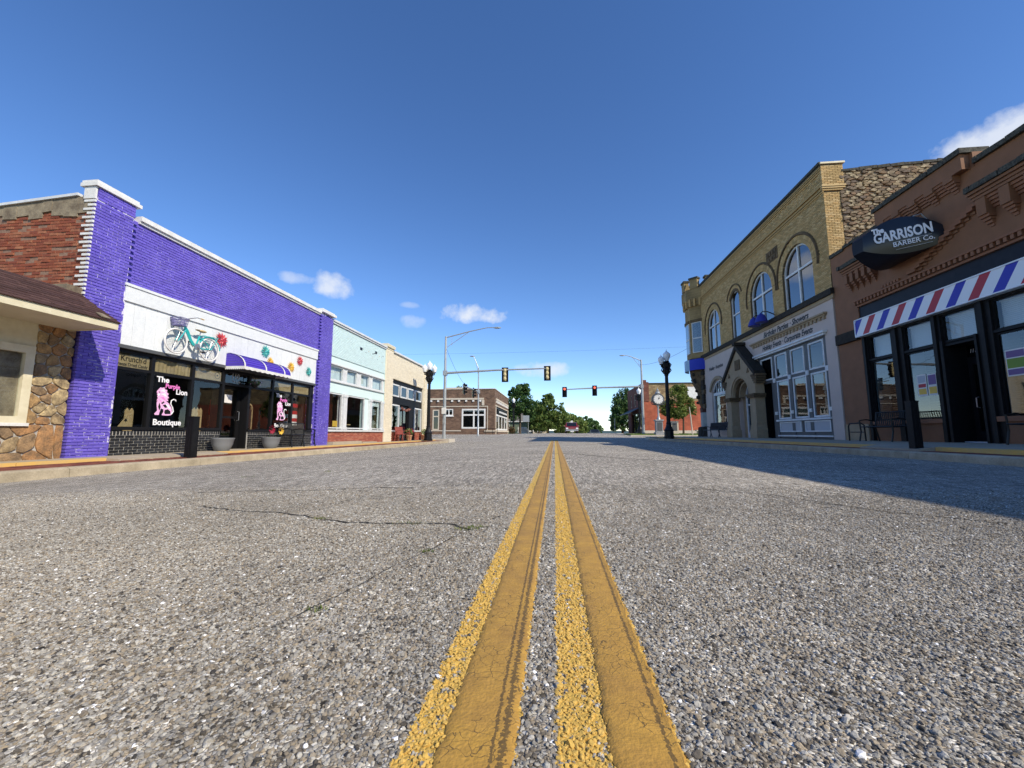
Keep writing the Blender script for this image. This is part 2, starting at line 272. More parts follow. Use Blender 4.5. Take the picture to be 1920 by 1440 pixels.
def linepaint():
    m = mat('thermoplastic_yellow', (.54, .31, .055), (.34, .19, .05), .65, 7, .15, .3, 160, fine=.1); nt = m.node_tree; n, l = NT(nt); p = nt.nodes['Principled BSDF']
    src = p.inputs['Base Color'].links[0].from_socket; g = n('ShaderNodeNewGeometry'); P = g.outputs['Position']
    v = n('ShaderNodeTexVoronoi', feature='DISTANCE_TO_EDGE'); v.inputs['Scale'].default_value = 38; nz = n('ShaderNodeTexNoise'); nz.inputs['Scale'].default_value = 30; l(P, nz.inputs['Vector'])
    va = n('ShaderNodeVectorMath', operation='MULTIPLY_ADD'); va.inputs[1].default_value = (.03,) * 3; l(nz.outputs['Color'], va.inputs[0]); l(P, va.inputs[2]); l(va.outputs[0], v.inputs['Vector'])
    ck = n('ShaderNodeMath', operation='LESS_THAN'); ck.inputs[1].default_value = .018; l(v.outputs['Distance'], ck.inputs[0])
    big = n('ShaderNodeTexNoise'); big.inputs['Scale'].default_value = 6; l(P, big.inputs['Vector']); bm = n('ShaderNodeMath', operation='GREATER_THAN'); bm.inputs[1].default_value = .5; l(big.outputs[0], bm.inputs[0])
    mu = n('ShaderNodeMath', operation='MULTIPLY'); l(ck.outputs[0], mu.inputs[0]); l(bm.outputs[0], mu.inputs[1])
    # paint worn through along a narrow streak: x = -.088 and .158
    sx = n('ShaderNodeSeparateXYZ'); l(P, sx.inputs[0]); nw = n('ShaderNodeTexNoise'); nw.inputs['Scale'].default_value = 160; nw.inputs['Detail'].default_value = 4; l(P, nw.inputs['Vector'])
    tot = mu.outputs[0]
    for c, w in ((-.094, .0035), (-.079, .0065), (.157, .0045)):
        d = n('ShaderNodeMath', operation='SUBTRACT'); d.inputs[1].default_value = c; l(sx.outputs[0], d.inputs[0]); ab = n('ShaderNodeMath', operation='ABSOLUTE'); l(d.outputs[0], ab.inputs[0])
        dv = n('ShaderNodeMath', operation='DIVIDE'); dv.inputs[1].default_value = w; l(ab.outputs[0], dv.inputs[0]); sb = n('ShaderNodeMath', operation='MULTIPLY_ADD'); sb.inputs[1].default_value = -.25; sb.inputs[2].default_value = .68; l(dv.outputs[0], sb.inputs[0])
        lt = n('ShaderNodeMath', operation='LESS_THAN'); l(nw.outputs[0], lt.inputs[0]); l(sb.outputs[0], lt.inputs[1])
        mxx = n('ShaderNodeMath', operation='MAXIMUM'); l(lt.outputs[0], mxx.inputs[0]); l(tot, mxx.inputs[1]); tot = mxx.outputs[0]
    mx = n('ShaderNodeMix', data_type='RGBA'); sc = n('ShaderNodeMath', operation='MULTIPLY'); sc.inputs[1].default_value = .72; l(tot, sc.inputs[0]); l(sc.outputs[0], mx.inputs[0]); l(src, mx.inputs[6]); mx.inputs[7].default_value = (.06, .045, .025, 1); l(mx.outputs[2], p.inputs['Base Color'])
    return m
MT['line'] = linepaint()

# ------------------------------------------------------------------ mesh tools
def wl(o):
    v = Vector((0, 0, 0))
    while o is not None: v += o.location; o = o.parent
    return v
def tag(o, label=None, cat=None, group=None, kind=None):
    if label: o['label'] = label
    if cat: o['category'] = cat
    if group: o['group'] = group
    if kind: o['kind'] = kind
    return o
def empty(name, loc, label=None, cat=None, group=None):
    o = bpy.data.objects.new(name, None); o.empty_display_size = .2; COL.objects.link(o); o.location = loc; return tag(o, label, cat, group)
def link(name, me, parent, loc):
    o = bpy.data.objects.new(name, me); COL.objects.link(o)
    if parent is not None: o.parent = parent; o.location = Vector(loc) - wl(parent)
    else: o.location = loc
    return o
class FRM:
    """facade frame: u along the wall, n out of the wall, z up"""
    def __init__(s, kind, c): s.k = kind; s.c = c
    def p(s, u, n, z):
        if s.k == 'L': return (s.c + n, u, z)      # left side of the street, faces +X
        if s.k == 'R': return (s.c - n, u, z)      # right side, faces -X
        return (u, s.c - n, z)                     # faces -Y
FL, FR = FRM('L', -10.), FRM('R', 10.4)
class MB:
    def __init__(s): s.v = []; s.f = []; s.r = []
    def add(s, vs, fs, rnd=0.):
        b = len(s.v); s.v += [tuple(q) for q in vs]; s.f += [tuple(b + i for i in f) for f in fs]; s.r += [rnd] * len(fs); return s
    def box(s, x0, x1, y0, y1, z0, z1, rnd=0.):
        x0, x1 = sorted((x0, x1)); y0, y1 = sorted((y0, y1)); z0, z1 = sorted((z0, z1))
        return s.add([(x0,y0,z0),(x1,y0,z0),(x1,y1,z0),(x0,y1,z0),(x0,y0,z1),(x1,y0,z1),(x1,y1,z1),(x0,y1,z1)], [(0,3,2,1),(4,5,6,7),(0,1,5,4),(1,2,6,5),(2,3,7,6),(3,0,4,7)], rnd)
    def fb(s, fr, u0, u1, z0, z1, n0, n1, rnd=0.):
        a = fr.p(u0, n0, z0); b = fr.p(u1, n1, z1); return s.box(a[0], b[0], a[1], b[1], a[2], b[2], rnd)
    def prism(s, fr, poly, n0, n1, rnd=0.):
        k = len(poly); vs = [fr.p(u, n0, z) for u, z in poly] + [fr.p(u, n1, z) for u, z in poly]
        fs = [tuple(range(k)), tuple(range(2*k-1, k-1, -1))] + [(i, i+k, (i+1) % k + k, (i+1) % k) for i in range(k)]
        return s.add(vs, fs, rnd)
    def ring(s, fr, uc, zc, r0, r1, n0, n1, a0=0., a1=PI, seg=20):
        for i in range(seg):
            A = a0 + (a1-a0)*i/seg; B = a0 + (a1-a0)*(i+1)/seg
            s.prism(fr, [(uc+r0*math.cos(A), zc+r0*math.sin(A)), (uc+r1*math.cos(A), zc+r1*math.sin(A)), (uc+r1*math.cos(B), zc+r1*math.sin(B)), (uc+r0*math.cos(B), zc+r0*math.sin(B))], n0, n1, random.random())
        return s
    def spandrel(s, fr, uc, zc, r, ztop, n0, n1, seg=20):
        for i in range(seg):
            A = PI*i/seg; B = PI*(i+1)/seg
            s.prism(fr, [(uc+r*math.cos(A), zc+r*math.sin(A)), (uc+r*math.cos(A), ztop), (uc+r*math.cos(B), ztop), (uc+r*math.cos(B), zc+r*math.sin(B))], n0, n1)
        return s
    def lathe(s, prof, c=(0, 0, 0), seg=16, rnd=0., sx=1., sy=1.):
        vs = []; fs = []
        for r, z in prof:
            for i in range(seg): a = 2*PI*i/seg; vs.append((c[0]+r*sx*math.cos(a), c[1]+r*sy*math.sin(a), c[2]+z))
        for j in range(len(prof)-1):
            for i in range(seg): k = (i+1) % seg; fs.append((j*seg+i, j*seg+k, (j+1)*seg+k, (j+1)*seg+i))
        fs.append(tuple(range(seg-1, -1, -1))); fs.append(tuple((len(prof)-1)*seg+i for i in range(seg)))
        return s.add(vs, fs, rnd)
    def tube(s, pts, r, seg=8, rnd=0.):
        pts = [Vector(q) for q in pts]; rs = r if isinstance(r, (list, tuple)) else [r]*len(pts); vs = []; fs = []
        up = None
        for i, q in enumerate(pts):
            d = (pts[min(i+1, len(pts)-1)] - pts[max(i-1, 0)]).normalized()
            if up is None: up = Vector((0, 0, 1)) if abs(d.z) < .9 else Vector((1, 0, 0))
            a = d.cross(up).normalized(); b = a.cross(d); up = b
            for k in range(seg): t = 2*PI*k/seg; vs.append(q + rs[i]*(math.cos(t)*a + math.sin(t)*b))
        for j in range(len(pts)-1):
            for i in range(seg): k = (i+1) % seg; fs.append((j*seg+i, (j+1)*seg+i, (j+1)*seg+k, j*seg+k))
        fs.append(tuple(range(seg))); fs.append(tuple((len(pts)-1)*seg+i for i in range(seg-1, -1, -1)))
        return s.add(vs, fs, rnd)
    def torus(s, c, R0, r, ax='x', seg=28, ms=8):
        pts = []
        for i in range(seg+1):
            a = 2*PI*i/seg
            o = {'x': (0, math.cos(a), math.sin(a)), 'y': (math.cos(a), 0, math.sin(a)), 'z': (math.cos(a), math.sin(a), 0)}[ax]
            pts.append(tuple(c[k] + R0*o[k] for k in range(3)))
        return s.tube(pts, r, ms)
    def ball(s, c, r, sx=1, sy=1, sz=1, seg=12, rows=7, rnd=0.):
        return s.lathe([(max(r*math.sin(PI*j/rows), 1e-4), -r*sz*math.cos(PI*j/rows)) for j in range(rows+1)], c, seg, rnd, sx, sy)
    def build(s, name, m, parent=None, smooth=False, kind=None, origin=None):
        V = np.array(s.v, dtype=float)
        if origin is None: lo = V.min(0); hi = V.max(0); origin = ((lo[0]+hi[0])/2, (lo[1]+hi[1])/2, lo[2])
        me = bpy.data.meshes.new(name); me.from_pydata((V - np.array(origin)).tolist(), [], s.f)
        a = me.attributes.new('rnd', 'FLOAT', 'FACE'); a.data.foreach_set('value', np.array(s.r, dtype=np.float32))
        if smooth: me.polygons.foreach_set('use_smooth', [True]*len(me.polygons)); me.set_sharp_from_angle(angle=R(40))
        if 'glass' in m.name: bm = bmesh.new(); bm.from_mesh(me); bmesh.ops.recalc_face_normals(bm, faces=bm.faces); bm.to_mesh(me); bm.free()
        me.materials.append(m); o = link(name, me, parent, origin)
        if kind: o['kind'] = kind
        return o
def copy_tree(o, parent=None, memo=None):
    c = o.copy(); COL.objects.link(c)
    if parent is not None: c.parent = parent
    for ch in list(o.children): copy_tree(ch, c)
    return c
def slab(mb, fr, u0, u1, z0, z1, holes, n0, n1):
    us = sorted({u0, u1, *[min(max(h[0], u0), u1) for h in holes], *[min(max(h[1], u0), u1) for h in holes]})
    zs = sorted({z0, z1, *[min(max(h[2], z0), z1) for h in holes], *[min(max(h[3], z0), z1) for h in holes]})
    for j in range(len(zs)-1):
        run = None
        for i in range(len(us)-1):
            uc = (us[i]+us[i+1])/2; zc = (zs[j]+zs[j+1])/2
            solid = not any(h[0] < uc < h[1] and h[2] < zc < h[3] for h in holes)
            if solid and run is None: run = us[i]
            if not solid and run is not None: mb.fb(fr, run, us[i], zs[j], zs[j+1], n0, n1); run = None
        if run is not None: mb.fb(fr, run, us[-1], zs[j], zs[j+1], n0, n1)
    return mb
MESHES = {}
def pieces(items, fr, m, parent, quota, name, rest, cam=(0, 0, .45)):
    """items: (u, z, w, h, n0, n1). The nearest ones become parts, the others one stuff part."""
    P = lambda t: fr.p(t[0], t[5], t[1])
    items = sorted(items, key=lambda t: sum((a-b)**2 for a, b in zip(P(t), cam)) / max(t[2]*t[3], 1e-4)**.2)
    mb = MB()
    for i, (u, z, w, h, n0, n1) in enumerate(items):
        if i < quota:
            key = (fr.k, m.name, round(w, 2), round(h, 3), round(n1-n0, 3)); me = MESHES.get(key); d = n1-n0
            if me is None:
                q = MB(); z2 = FRM(fr.k, 0.); e = min(.004, h*.06, w*.06); c = [(-w/2, -h/2), (w/2, -h/2), (w/2, h/2), (-w/2, h/2)]; ci = [(a-math.copysign(e, a), b-math.copysign(e, b)) for a, b in c]
                vs = [z2.p(a, -d, b) for a, b in c] + [z2.p(a, -e, b) for a, b in c] + [z2.p(a, 0, b) for a, b in ci]
                q.add(vs, [(0,1,5,4),(1,2,6,5),(2,3,7,6),(3,0,4,7),(4,5,9,8),(5,6,10,9),(6,7,11,10),(7,4,8,11),(8,9,10,11)])
                me = bpy.data.meshes.new(name); me.from_pydata(q.v, [], q.f); me.materials.append(m); bm = bmesh.new(); bm.from_mesh(me); bmesh.ops.recalc_face_normals(bm, faces=bm.faces); bm.to_mesh(me); bm.free(); MESHES[key] = me
            link(name, me, parent, fr.p(u, n1, z))
        else: mb.fb(fr, u-w/2, u+w/2, z-h/2, z+h/2, n0, n1, random.random())
    if mb.v: mb.build(rest, m, parent, kind='stuff')
def lay(fr, u0, u1, z0, z1, holes=(), L=.205, h=.0677, j=.011, n0=0., n1=.012, inside=None, jit=.0025, drop=0.):
    out = []; row = 0; z = z0
    while z + h <= z1 + .012:
        zc = z + h/2; u = u0 - (L/2 if row % 2 else 0)
        while u < u1:
            a, b = max(u, u0), min(u+L, u1); segs = [(a, b)]
            for H in holes:
                if H[2] < zc < H[3]:
                    ns = []
                    for p, q in segs:
                        if H[1] <= p or H[0] >= q: ns.append((p, q))
                        else:
                            if H[0] > p: ns.append((p, H[0]))
                            if H[1] < q: ns.append((H[1], q))
                    segs = ns
            for p, q in segs:
                if q-p < .03 or (inside and (inside(p+.01, zc) or inside(q-.01, zc))) or random.random() < drop: continue
                dj = random.uniform(-jit, jit)
                out.append(((p+q)/2, zc, round(q-p-j, 2) if q-p > .19 else q-p-j, h-j, n0-.02, n1+dj))
            u += L
        z += h; row += 1
    return out
def window(fr, u0, u1, z0, z1, parent, fm, gm, fw=.06, n=-.06, d=.06, mul=(), tra=(), label=None, name='window'):
    mb = MB()
    mb.fb(fr, u0, u1, z1-fw, z1, n-d, n+d/2); mb.fb(fr, u0, u1, z0, z0+fw, n-d, n+d/2); mb.fb(fr, u0, u0+fw, z0+fw, z1-fw, n-d, n+d/2); mb.fb(fr, u1-fw, u1, z0+fw, z1-fw, n-d, n+d/2)
    for u in mul: mb.fb(fr, u-fw/2, u+fw/2, z0+fw, z1-fw, n-d*.8, n+d*.35)
    for z in tra: mb.fb(fr, u0+fw, u1-fw, z-fw/2, z+fw/2, n-d*.9, n+d*.4)
    w = mb.build(name, fm, parent); tag(w, label)
    us = [u0+fw] + [x for q in sorted(mul) for x in (q-fw/2, q+fw/2)] + [u1-fw]; zs = [z0+fw] + [x for q in sorted(tra) for x in (q-fw/2, q+fw/2)] + [z1-fw]
    for i in range(0, len(us), 2):
        for k in range(0, len(zs), 2):
            MB().fb(fr, us[i], us[i+1], zs[k], zs[k+1], n-.012, n-.006).build('pane', gm, w)
    return w
def text(s, fr, u, z, size, n, m, parent, sx=1., shear=0., bold=0., align='CENTER', rot=0., depth=.004, name='lettering', basis=None, space=1.):
    cu = bpy.data.curves.new('lettering', 'FONT'); cu.body = s; cu.size = size; cu.shear = shear; cu.offset = bold; cu.extrude = depth/2; cu.align_x = align; cu.align_y = 'CENTER'; cu.resolution_u = 3; cu.space_character = space
    t = bpy.data.objects.new('lettering', cu); COL.objects.link(t); bpy.context.view_layer.update()
    me = bpy.data.meshes.new_from_object(t.evaluated_get(bpy.context.evaluated_depsgraph_get())); bpy.data.objects.remove(t); bpy.data.curves.remove(cu)
    me.name = name; me.materials.clear(); me.materials.append(m)
    if basis: X, N, o = basis
    else:
        o = Vector(fr.p(u, n, z)); X = {'L': Vector((0, 1, 0)), 'R': Vector((0, -1, 0)), 'S': Vector((1, 0, 0))}[fr.k]; N = X.cross(Vector((0, 0, 1)))
    Z = N.cross(X); M = Matrix((X, Z, N)).transposed().to_4x4() @ Matrix.Rotation(rot, 4, 'Z') @ Matrix.Diagonal((sx, 1, 1, 1)); me.transform(M)
    return link(name, me, parent, o)
def polyclip(poly, px, pz, nx, nz):
    out = []
    for i in range(len(poly)):
        a, b = poly[i], poly[(i+1) % len(poly)]; da = (a[0]-px)*nx+(a[1]-pz)*nz; db = (b[0]-px)*nx+(b[1]-pz)*nz
        if da <= 0: out.append(a)
        if da*db < 0: t = da/(da-db); out.append((a[0]+(b[0]-a[0])*t, a[1]+(b[1]-a[1])*t))
    return out
def polystones(fr, u0, u1, z0, z1, size, gap, n0, n1, seed, drop=0.):
    rg = random.Random(seed); nu = max(1, round((u1-u0)/size)); nz = max(1, round((z1-z0)/(size*.8))); S = []
    for j in range(nz):
        for i in range(nu):
            S.append((u0+(i+.5+.5*(j % 2)-.25+rg.uniform(-.33, .33))*(u1-u0)/nu, z0+(j+.5+rg.uniform(-.33, .33))*(z1-z0)/nz))
    S = [q for q in S if rg.random() > drop]; res = []
    for a in S:
        poly = [(u0, z0), (u1, z0), (u1, z1), (u0, z1)]
        for b in S:
            if b is a: continue
            dx, dz = b[0]-a[0], b[1]-a[1]; q = math.hypot(dx, dz)
            if q > size*5: continue
            poly = polyclip(poly, (a[0]+b[0])/2-dx/q*gap/2, (a[1]+b[1])/2-dz/q*gap/2, dx/q, dz/q)
            if len(poly) < 3: break
        if len(poly) < 3: continue
        # roughen: midpoints pulled in, corners rounded
        pts = []
        for i in range(len(poly)):
            p0, p1 = poly[i], poly[(i+1) % len(poly)]
            for t in (.18, .5, .82): pts.append((p0[0]+(p1[0]-p0[0])*t+rg.uniform(-.008, .008), p0[1]+(p1[1]-p0[1])*t+rg.uniform(-.008, .008)))
        res.append((a, pts, n1*rg.uniform(.7, 1.15)))
    return res
def stone_obj(fr, a, pts, n0, n1, m, parent, name='stone'):
    k = len(pts); c = (sum(p[0] for p in pts)/k, sum(p[1] for p in pts)/k)
    q = lambda f: [(c[0]+(p[0]-c[0])*f, c[1]+(p[1]-c[1])*f) for p in pts]
    vs = [fr.p(u, n0, z) for u, z in pts] + [fr.p(u, n0+(n1-n0)*.7, z) for u, z in q(.98)] + [fr.p(u, n1+random.uniform(-.007, .007), z) for u, z in q(.9)] + [fr.p(c[0], n1+.004, c[1])]
    fs = [(i+o, (i+1) % k+o, (i+1) % k+o+k, i+o+k) for o in (0, k) for i in range(k)] + [(2*k+i, 2*k+(i+1) % k, 3*k) for i in range(k)]
    mb = MB(); mb.add(vs, fs); o = mb.build(name, m, parent, smooth=True); return o

# ------------------------------------------------------------------ ground, road, kerbs
def sstep(t): t = min(max(t, 0), 1); return t*t*(3-2*t)
def zr(x, y):
    x = min(max(x, -8.2), 6.9)
    z = -.29*(abs(x)/8.2)**1.3 if x < 0 else -.05*(x/6.9)**1.5
    k = sstep((y-30)/32); z = z*(1-.55*k) + .42*k
    if y > 62: z -= .035*(y-62) if abs(x) < 12 else 0
    return z
def sheet(name, xs, ys, zf, m, kind='structure'):
    vs = [(x, y, zf(x, y)) for y in ys for x in xs]; nx = len(xs)
    fs = [(j*nx+i, j*nx+i+1, (j+1)*nx+i+1, (j+1)*nx+i) for j in range(len(ys)-1) for i in range(nx-1)]
    mb = MB(); mb.add(vs, fs); return mb.build(name, m, None, smooth=True, kind=kind, origin=(0, 0, 0))
def fr_range(a, b, s): return [a+(b-a)*i/max(1, round((b-a)/s)) for i in range(max(1, round((b-a)/s))+1)]
sheet('ground', fr_range(-60, 60, 3)+[90, 200, 500, 1500] if False else [-1500, -500, -200, -90]+fr_range(-60, 60, 3)+[90, 200, 500, 1500], fr_range(-40, 150, 4)+[200, 400, 1000, 2500], lambda x, y: (zr(x, y) if y < 62 else .1 if abs(x) > 10 else min(.1, zr(x, y)))-.34 if y < 150 else -3.-(y-150)*.004, MT['lawn'])
sheet('road', fr_range(-8.2, -2, .5)+fr_range(-1.75, 1.75, .25)+fr_range(2, 6.9, .49), fr_range(-12, 32, 1), zr, MT['asphalt'])
sheet('cross_street', fr_range(-60, -10, 5)+fr_range(-8.2, 6.9, .76)+fr_range(10, 60, 5), fr_range(32, 57.5, 1.5), zr, MT['asphalt'])
sheet('far_road', fr_range(-7.6, 8.6, .8), fr_range(57.5, 140, 2), lambda x, y: zr(x, y), MT['asphalt'])
# distant wooded ridge beyond the crest, blue of the haze put into its colour
hm = MB(); hx = fr_range(-900, 900, 30)
for k in range(len(hx)-1):
    a, b = hx[k], hx[k+1]; f = lambda x: 9+4*mnoise.noise(Vector((x*.006, 3, 1)))+1.5*mnoise.noise(Vector((x*.04, 7, 2)))
    hm.add([(a, 1300, -15), (b, 1300, -15), (b, 1500, f(b)), (a, 1500, f(a)), (a, 1900, -15), (b, 1900, -15)], [(0, 1, 2, 3), (3, 2, 5, 4)])
hm.build('hills', mat('haze_blue_woodland', (.06, .1, .1), (.04, .075, .08), .95, .02), None, smooth=True, kind='structure')

def zl(y): return -.06
def strip(name, fr, prof, y0, y1, m, parent=None, kind=None, seg=None):
    """extrude an (x, z) profile along Y, in separate stones when seg is given"""
    outs = []; ys = [y0]
    while ys[-1] < y1-.01: ys.append(min(ys[-1]+(seg or (y1-y0)), y1))
    for a, b in zip(ys, ys[1:]):
        g = .006 if seg else 0; k = len(prof); mb = MB()
        mb.add([(x, a+g, z) for x, z in prof]+[(x, b-g, z) for x, z in prof], [tuple(range(k)), tuple(range(2*k-1, k-1, -1))]+[(i, (i+1) % k, (i+1) % k+k, i+k) for i in range(k)], random.random())
        o = mb.build(name, m, parent)
        if kind: o['kind'] = kind
        outs.append(o)
    return outs
# left pavement: slab, yellow-edged step, red pavers, kerb stones
LP = empty('left_pavement', (-9, 10, -.06)); LP['kind'] = 'structure'
YL = [-12, 31.6]
def paver_items(x0, x1, y0, y1): 
    out = []; y = y0; r = 0
    while y < y1:
        x = x0
        while x < x1-.05: out.append((x+.05, y+.1+(.1 if r % 2 else 0))); x += .1; r += 1
        y += .2
    return out
def pavers(xa, xb, za, zb, y0, y1, parent, quota=140):
    it = sorted(paver_items(xa, xb, y0, y1), key=lambda t: t[0]**2+t[1]**2); q = MB(); q.box(-.047, .047, -.097, .097, -.05, 0); me = bpy.data.meshes.new('paver'); me.from_pydata(q.v, [], q.f); me.materials.append(MT['paver']); rest = MB(); kk = 0
    for x, y in it:
        z = za+(zb-za)*(x-xa)/(xb-xa)+random.uniform(-.002, .002)
        if y > 2.5 and kk < quota: link('paver', me, parent, (x, y, z)); kk += 1
        else: rest.box(x-.047, x+.047, y-.097, y+.097, z-.05, z, random.random())
    rest.build('paver_field', MT['paver'], parent, kind='stuff')
# profile pieces overlap nowhere: slab -10.3..-9.2, pavers -9.2..-8.42, kerb -8.42..-8.2
strip('concrete_slab', None, [(-10.4, -.06), (-9.26, -.06), (-9.26, -.4), (-10.4, -.4)], -12, 31.6, MT['sidewalk'], LP, seg=1.55)
strip('step_edge', None, [(-9.26, -.055), (-9.2, -.06), (-9.2, -.4), (-9.26, -.4)], -12, 7.75, MT['yellowpaint'], LP, seg=3.05)
strip('step_edge', None, [(-9.26, -.055), (-9.2, -.06), (-9.2, -.4), (-9.26, -.4)], 10.6, 31.6, MT['yellowpaint'], LP, seg=3.05)
strip('ramp_edge', None, [(-9.26, -.06), (-8.9, -.085), (-8.9, -.4), (-9.26, -.4)], 7.75, 10.6, MT['sidewalk'], LP)
strip('paver_bed', None, [(-9.2, -.122), (-8.42, -.142), (-8.42, -.4), (-9.2, -.4)], -12, 7.75, MT['redmortar'], LP)
strip('paver_bed', None, [(-8.9, -.122), (-8.42, -.142), (-8.42, -.4), (-8.9, -.4)], 7.75, 10.6, MT['redmortar'], LP)
strip('paver_bed', None, [(-9.2, -.122), (-8.42, -.142), (-8.42, -.4), (-9.2, -.4)], 10.6, 31.6, MT['redmortar'], LP)
pavers(-9.2, -8.42, -.115, -.135, -3, 7.7, LP); pavers(-9.2, -8.42, -.115, -.135, 10.6, 31.5, LP, 100); pavers(-8.9, -8.42, -.112, -.133, 7.76, 10.55, LP, 60)
strip('kerb_stone', None, [(-8.42, -.128), (-8.25, -.13), (-8.205, -.155), (-8.19, -.4), (-8.42, -.4)], -12, 31.6, MT['kerb'], LP, seg=2.62)
RP = empty('right_pavement', (8.5, 12, .18)); RP['kind'] = 'structure'
strip('concrete_slab', None, [(7.56, .175), (10.6, .205), (10.6, -.3), (7.56, -.3)], -12, 31.6, MT['sidewalk'], RP, seg=1.55)
strip('step_edge', None, [(7.5, .17), (7.56, .18), (7.56, -.3), (7.5, -.3)], -12, 9.1, MT['yellowpaint'], RP, seg=3.05)
strip('step_edge', None, [(7.5, .17), (7.56, .18), (7.56, -.3), (7.5, -.3)], 10.7, 31.6, MT['yellowpaint'], RP, seg=3.05)
strip('ramp_edge', None, [(7.2, .13), (7.56, .175), (7.56, -.3), (7.2, -.3)], 9.1, 10.7, MT['sidewalk'], RP)
strip('paver_bed', None, [(7.06, .083), (7.5, .093), (7.5, -.3), (7.06, -.3)], -12, 31.6, MT['redmortar'], RP)
pavers(7.07, 7.5, .09, .1, -2, 31.5, RP, 140)
strip('kerb_stone', None, [(6.88, -.3), (6.895, .07), (6.93, .092), (7.06, .093), (7.06, -.3)], -12, 31.6, MT['kerb'], RP, seg=2.62)
# corners beyond the intersection
FP = empty('far_pavement', (0, 65, .1)); FP['kind'] = 'structure'
mb = MB(); mb.box(-22, -8.0, 57.6, 60, -.4, .06); mb.box(-8.7, -7.7, 60, 140, -.6, .07); mb.build('concrete_slab', MT['concrete2'], FP)
mb = MB(); mb.box(8.4, 11.9, 57.4, 140, -.6, .42); mb.box(11.9, 34, 52.5, 57.8, -.4, .36); mb.build('concrete_slab', MT['concrete2'], FP)
mb = MB(); mb.box(7.9, 40, 44.5, 46, -.5, .24); mb.build('kerb_stone', MT['concrete2'], FP)
mb = MB(); mb.box(8.2, 40, 46, 52.5, -.5, .3); o = mb.build('corner_lawn', MT['lawn'], None, kind='structure')
mb = MB(); mb.box(-22, -8.75, 78.3, 110, -.5, .35); o = mb.build('side_lawn', MT['lawn'], None, kind='structure')
mb = MB(); mb.box(-12, -8.15, 31.65, 33.6, -.5, .0); mb.box(-30, -12, 31.65, 33, -.5, .0); mb.build('concrete_slab', MT['concrete2'], LP)
mb = MB(); mb.box(7.0, 34, 31.65, 33.2, -.4, .17); mb.build('concrete_slab', MT['concrete2'], RP)

# centre lines: thick smooth thermoplastic strips
def centre_line(x0, x1, seed):
    rg = random.Random(seed); ys = [.3]
    while ys[-1] < 27: ys.append(ys[-1]+max(.006, ys[-1]*.012))
    vs = []; fs = []; fx = [0, .04, .12, .3, .5, .7, .88, .96, 1]; nx = len(fx)
    for y in ys:
        a = x0+.006*mnoise.noise(Vector((y*28, seed, 0)))+.004*mnoise.noise(Vector((y*90, seed, 5))); b = x1+.006*mnoise.noise(Vector((y*25, seed, 9)))+.004*mnoise.noise(Vector((y*80, seed, 15)))
        for i, f in enumerate(fx):
            x = a+(b-a)*f; lift = [.0005, .0035, .005, .0055, .005, .0055, .005, .0035, .0005][i] + .0012*mnoise.noise(Vector((x*60, y*25, seed)))
            if seed == 2 and f in (.88,): lift -= .003
            vs.append((x, y, zr(x, y)+.001+lift))
    for j in range(len(ys)-1):
        for i in range(nx-1): fs.append((j*nx+i, j*nx+i+1, (j+1)*nx+i+1, (j+1)*nx+i))
    mb = MB(); mb.add(vs, fs); return mb.build('centre_line', MT['line'], None, smooth=True, kind='structure', origin=(0, 0, 0))
centre_line(-.172, -.062, 1); centre_line(.073, .175, 2)

# cracks and weeds
CR = [(-2.5, 2.75), (-2.0, 2.52), (-1.7, 2.46), (-1.44, 2.33), (-1.29, 2.24), (-1.1, 2.16), (-.94, 2.13), (-.72, 2.13), (-.55, 2.12), (-.46, 2.04), (-.42, 2.0), (-.38, 1.96)]
CR2 = [(-.42, 1.99), (-.46, 1.78), (-.5, 1.62), (-.56, 1.44), (-.6, 1.25), (-.64, 1.1), (-.68, .96)]
CR3 = [(-4.6, 4.6), (-4., 4.95), (-3.4, 5.2), (-2.9, 5.7), (-2.5, 6.4), (-2.2, 7.2), (-2.0, 8.4)]
CR4 = [(-3.2, 3.5), (-2.7, 3.55), (-2.1, 3.5), (-1.6, 3.62), (-1.2, 3.55)]
CR5 = [(1.1, 3.6), (1.6, 3.3), (1.9, 2.7), (2.3, 2.4)]
CR6 = [(-7.6, 5.2), (-6.6, 5.9), (-5.6, 6.2), (-4.6, 7.4), (-3.8, 9.2), (-3.3, 11.5), (-3.0, 15)]
CR7 = [(2.2, 7), (1.2, 7.6), (.5, 9), (-.4, 9.4), (-1.4, 9.2)]
def crack_band(pts, w, seed):
    vs = []; fs = []; P = []
    for a, b in zip(pts, pts[1:]):
        k = max(2, int(math.dist(a, b)/.02))
        P += [(a[0]+(b[0]-a[0])*i/k, a[1]+(b[1]-a[1])*i/k) for i in range(k)]
    out = []
    for i, (x, y) in enumerate(P):
        o = .015*mnoise.noise(Vector((i*.21, seed, 0)))+.006*mnoise.noise(Vector((i*.8, seed, 4)))
        x, y = x+o, y+o; ww = w*(.5+.9*abs(mnoise.noise(Vector((i*.17, seed, 8))))); out.append((x, y))
        vs += [(x-ww*.6, y-ww, zr(x, y)+.004), (x+ww*.6, y+ww, zr(x, y)+.004)]
    fs = [(2*i, 2*i+1, 2*i+3, 2*i+2) for i in range(len(P)-1)]
    return vs, fs, out
cm = MB(); CP = []
for i, (c, w) in enumerate(((CR, .0085), (CR2, .006), (CR3, .022), (CR4, .013), (CR5, .009), (CR6, .035), (CR7, .03))):
    v, f, o = crack_band(c, w, i*3.3); cm.add(v, f)
    if i < 2: CP += o
cm.build('road_crack', mat('crack_tar', (.02, .018, .014), (.04, .034, .025), .95, 40), None, kind='structure', origin=(0, 0, 0))
wm = MB()
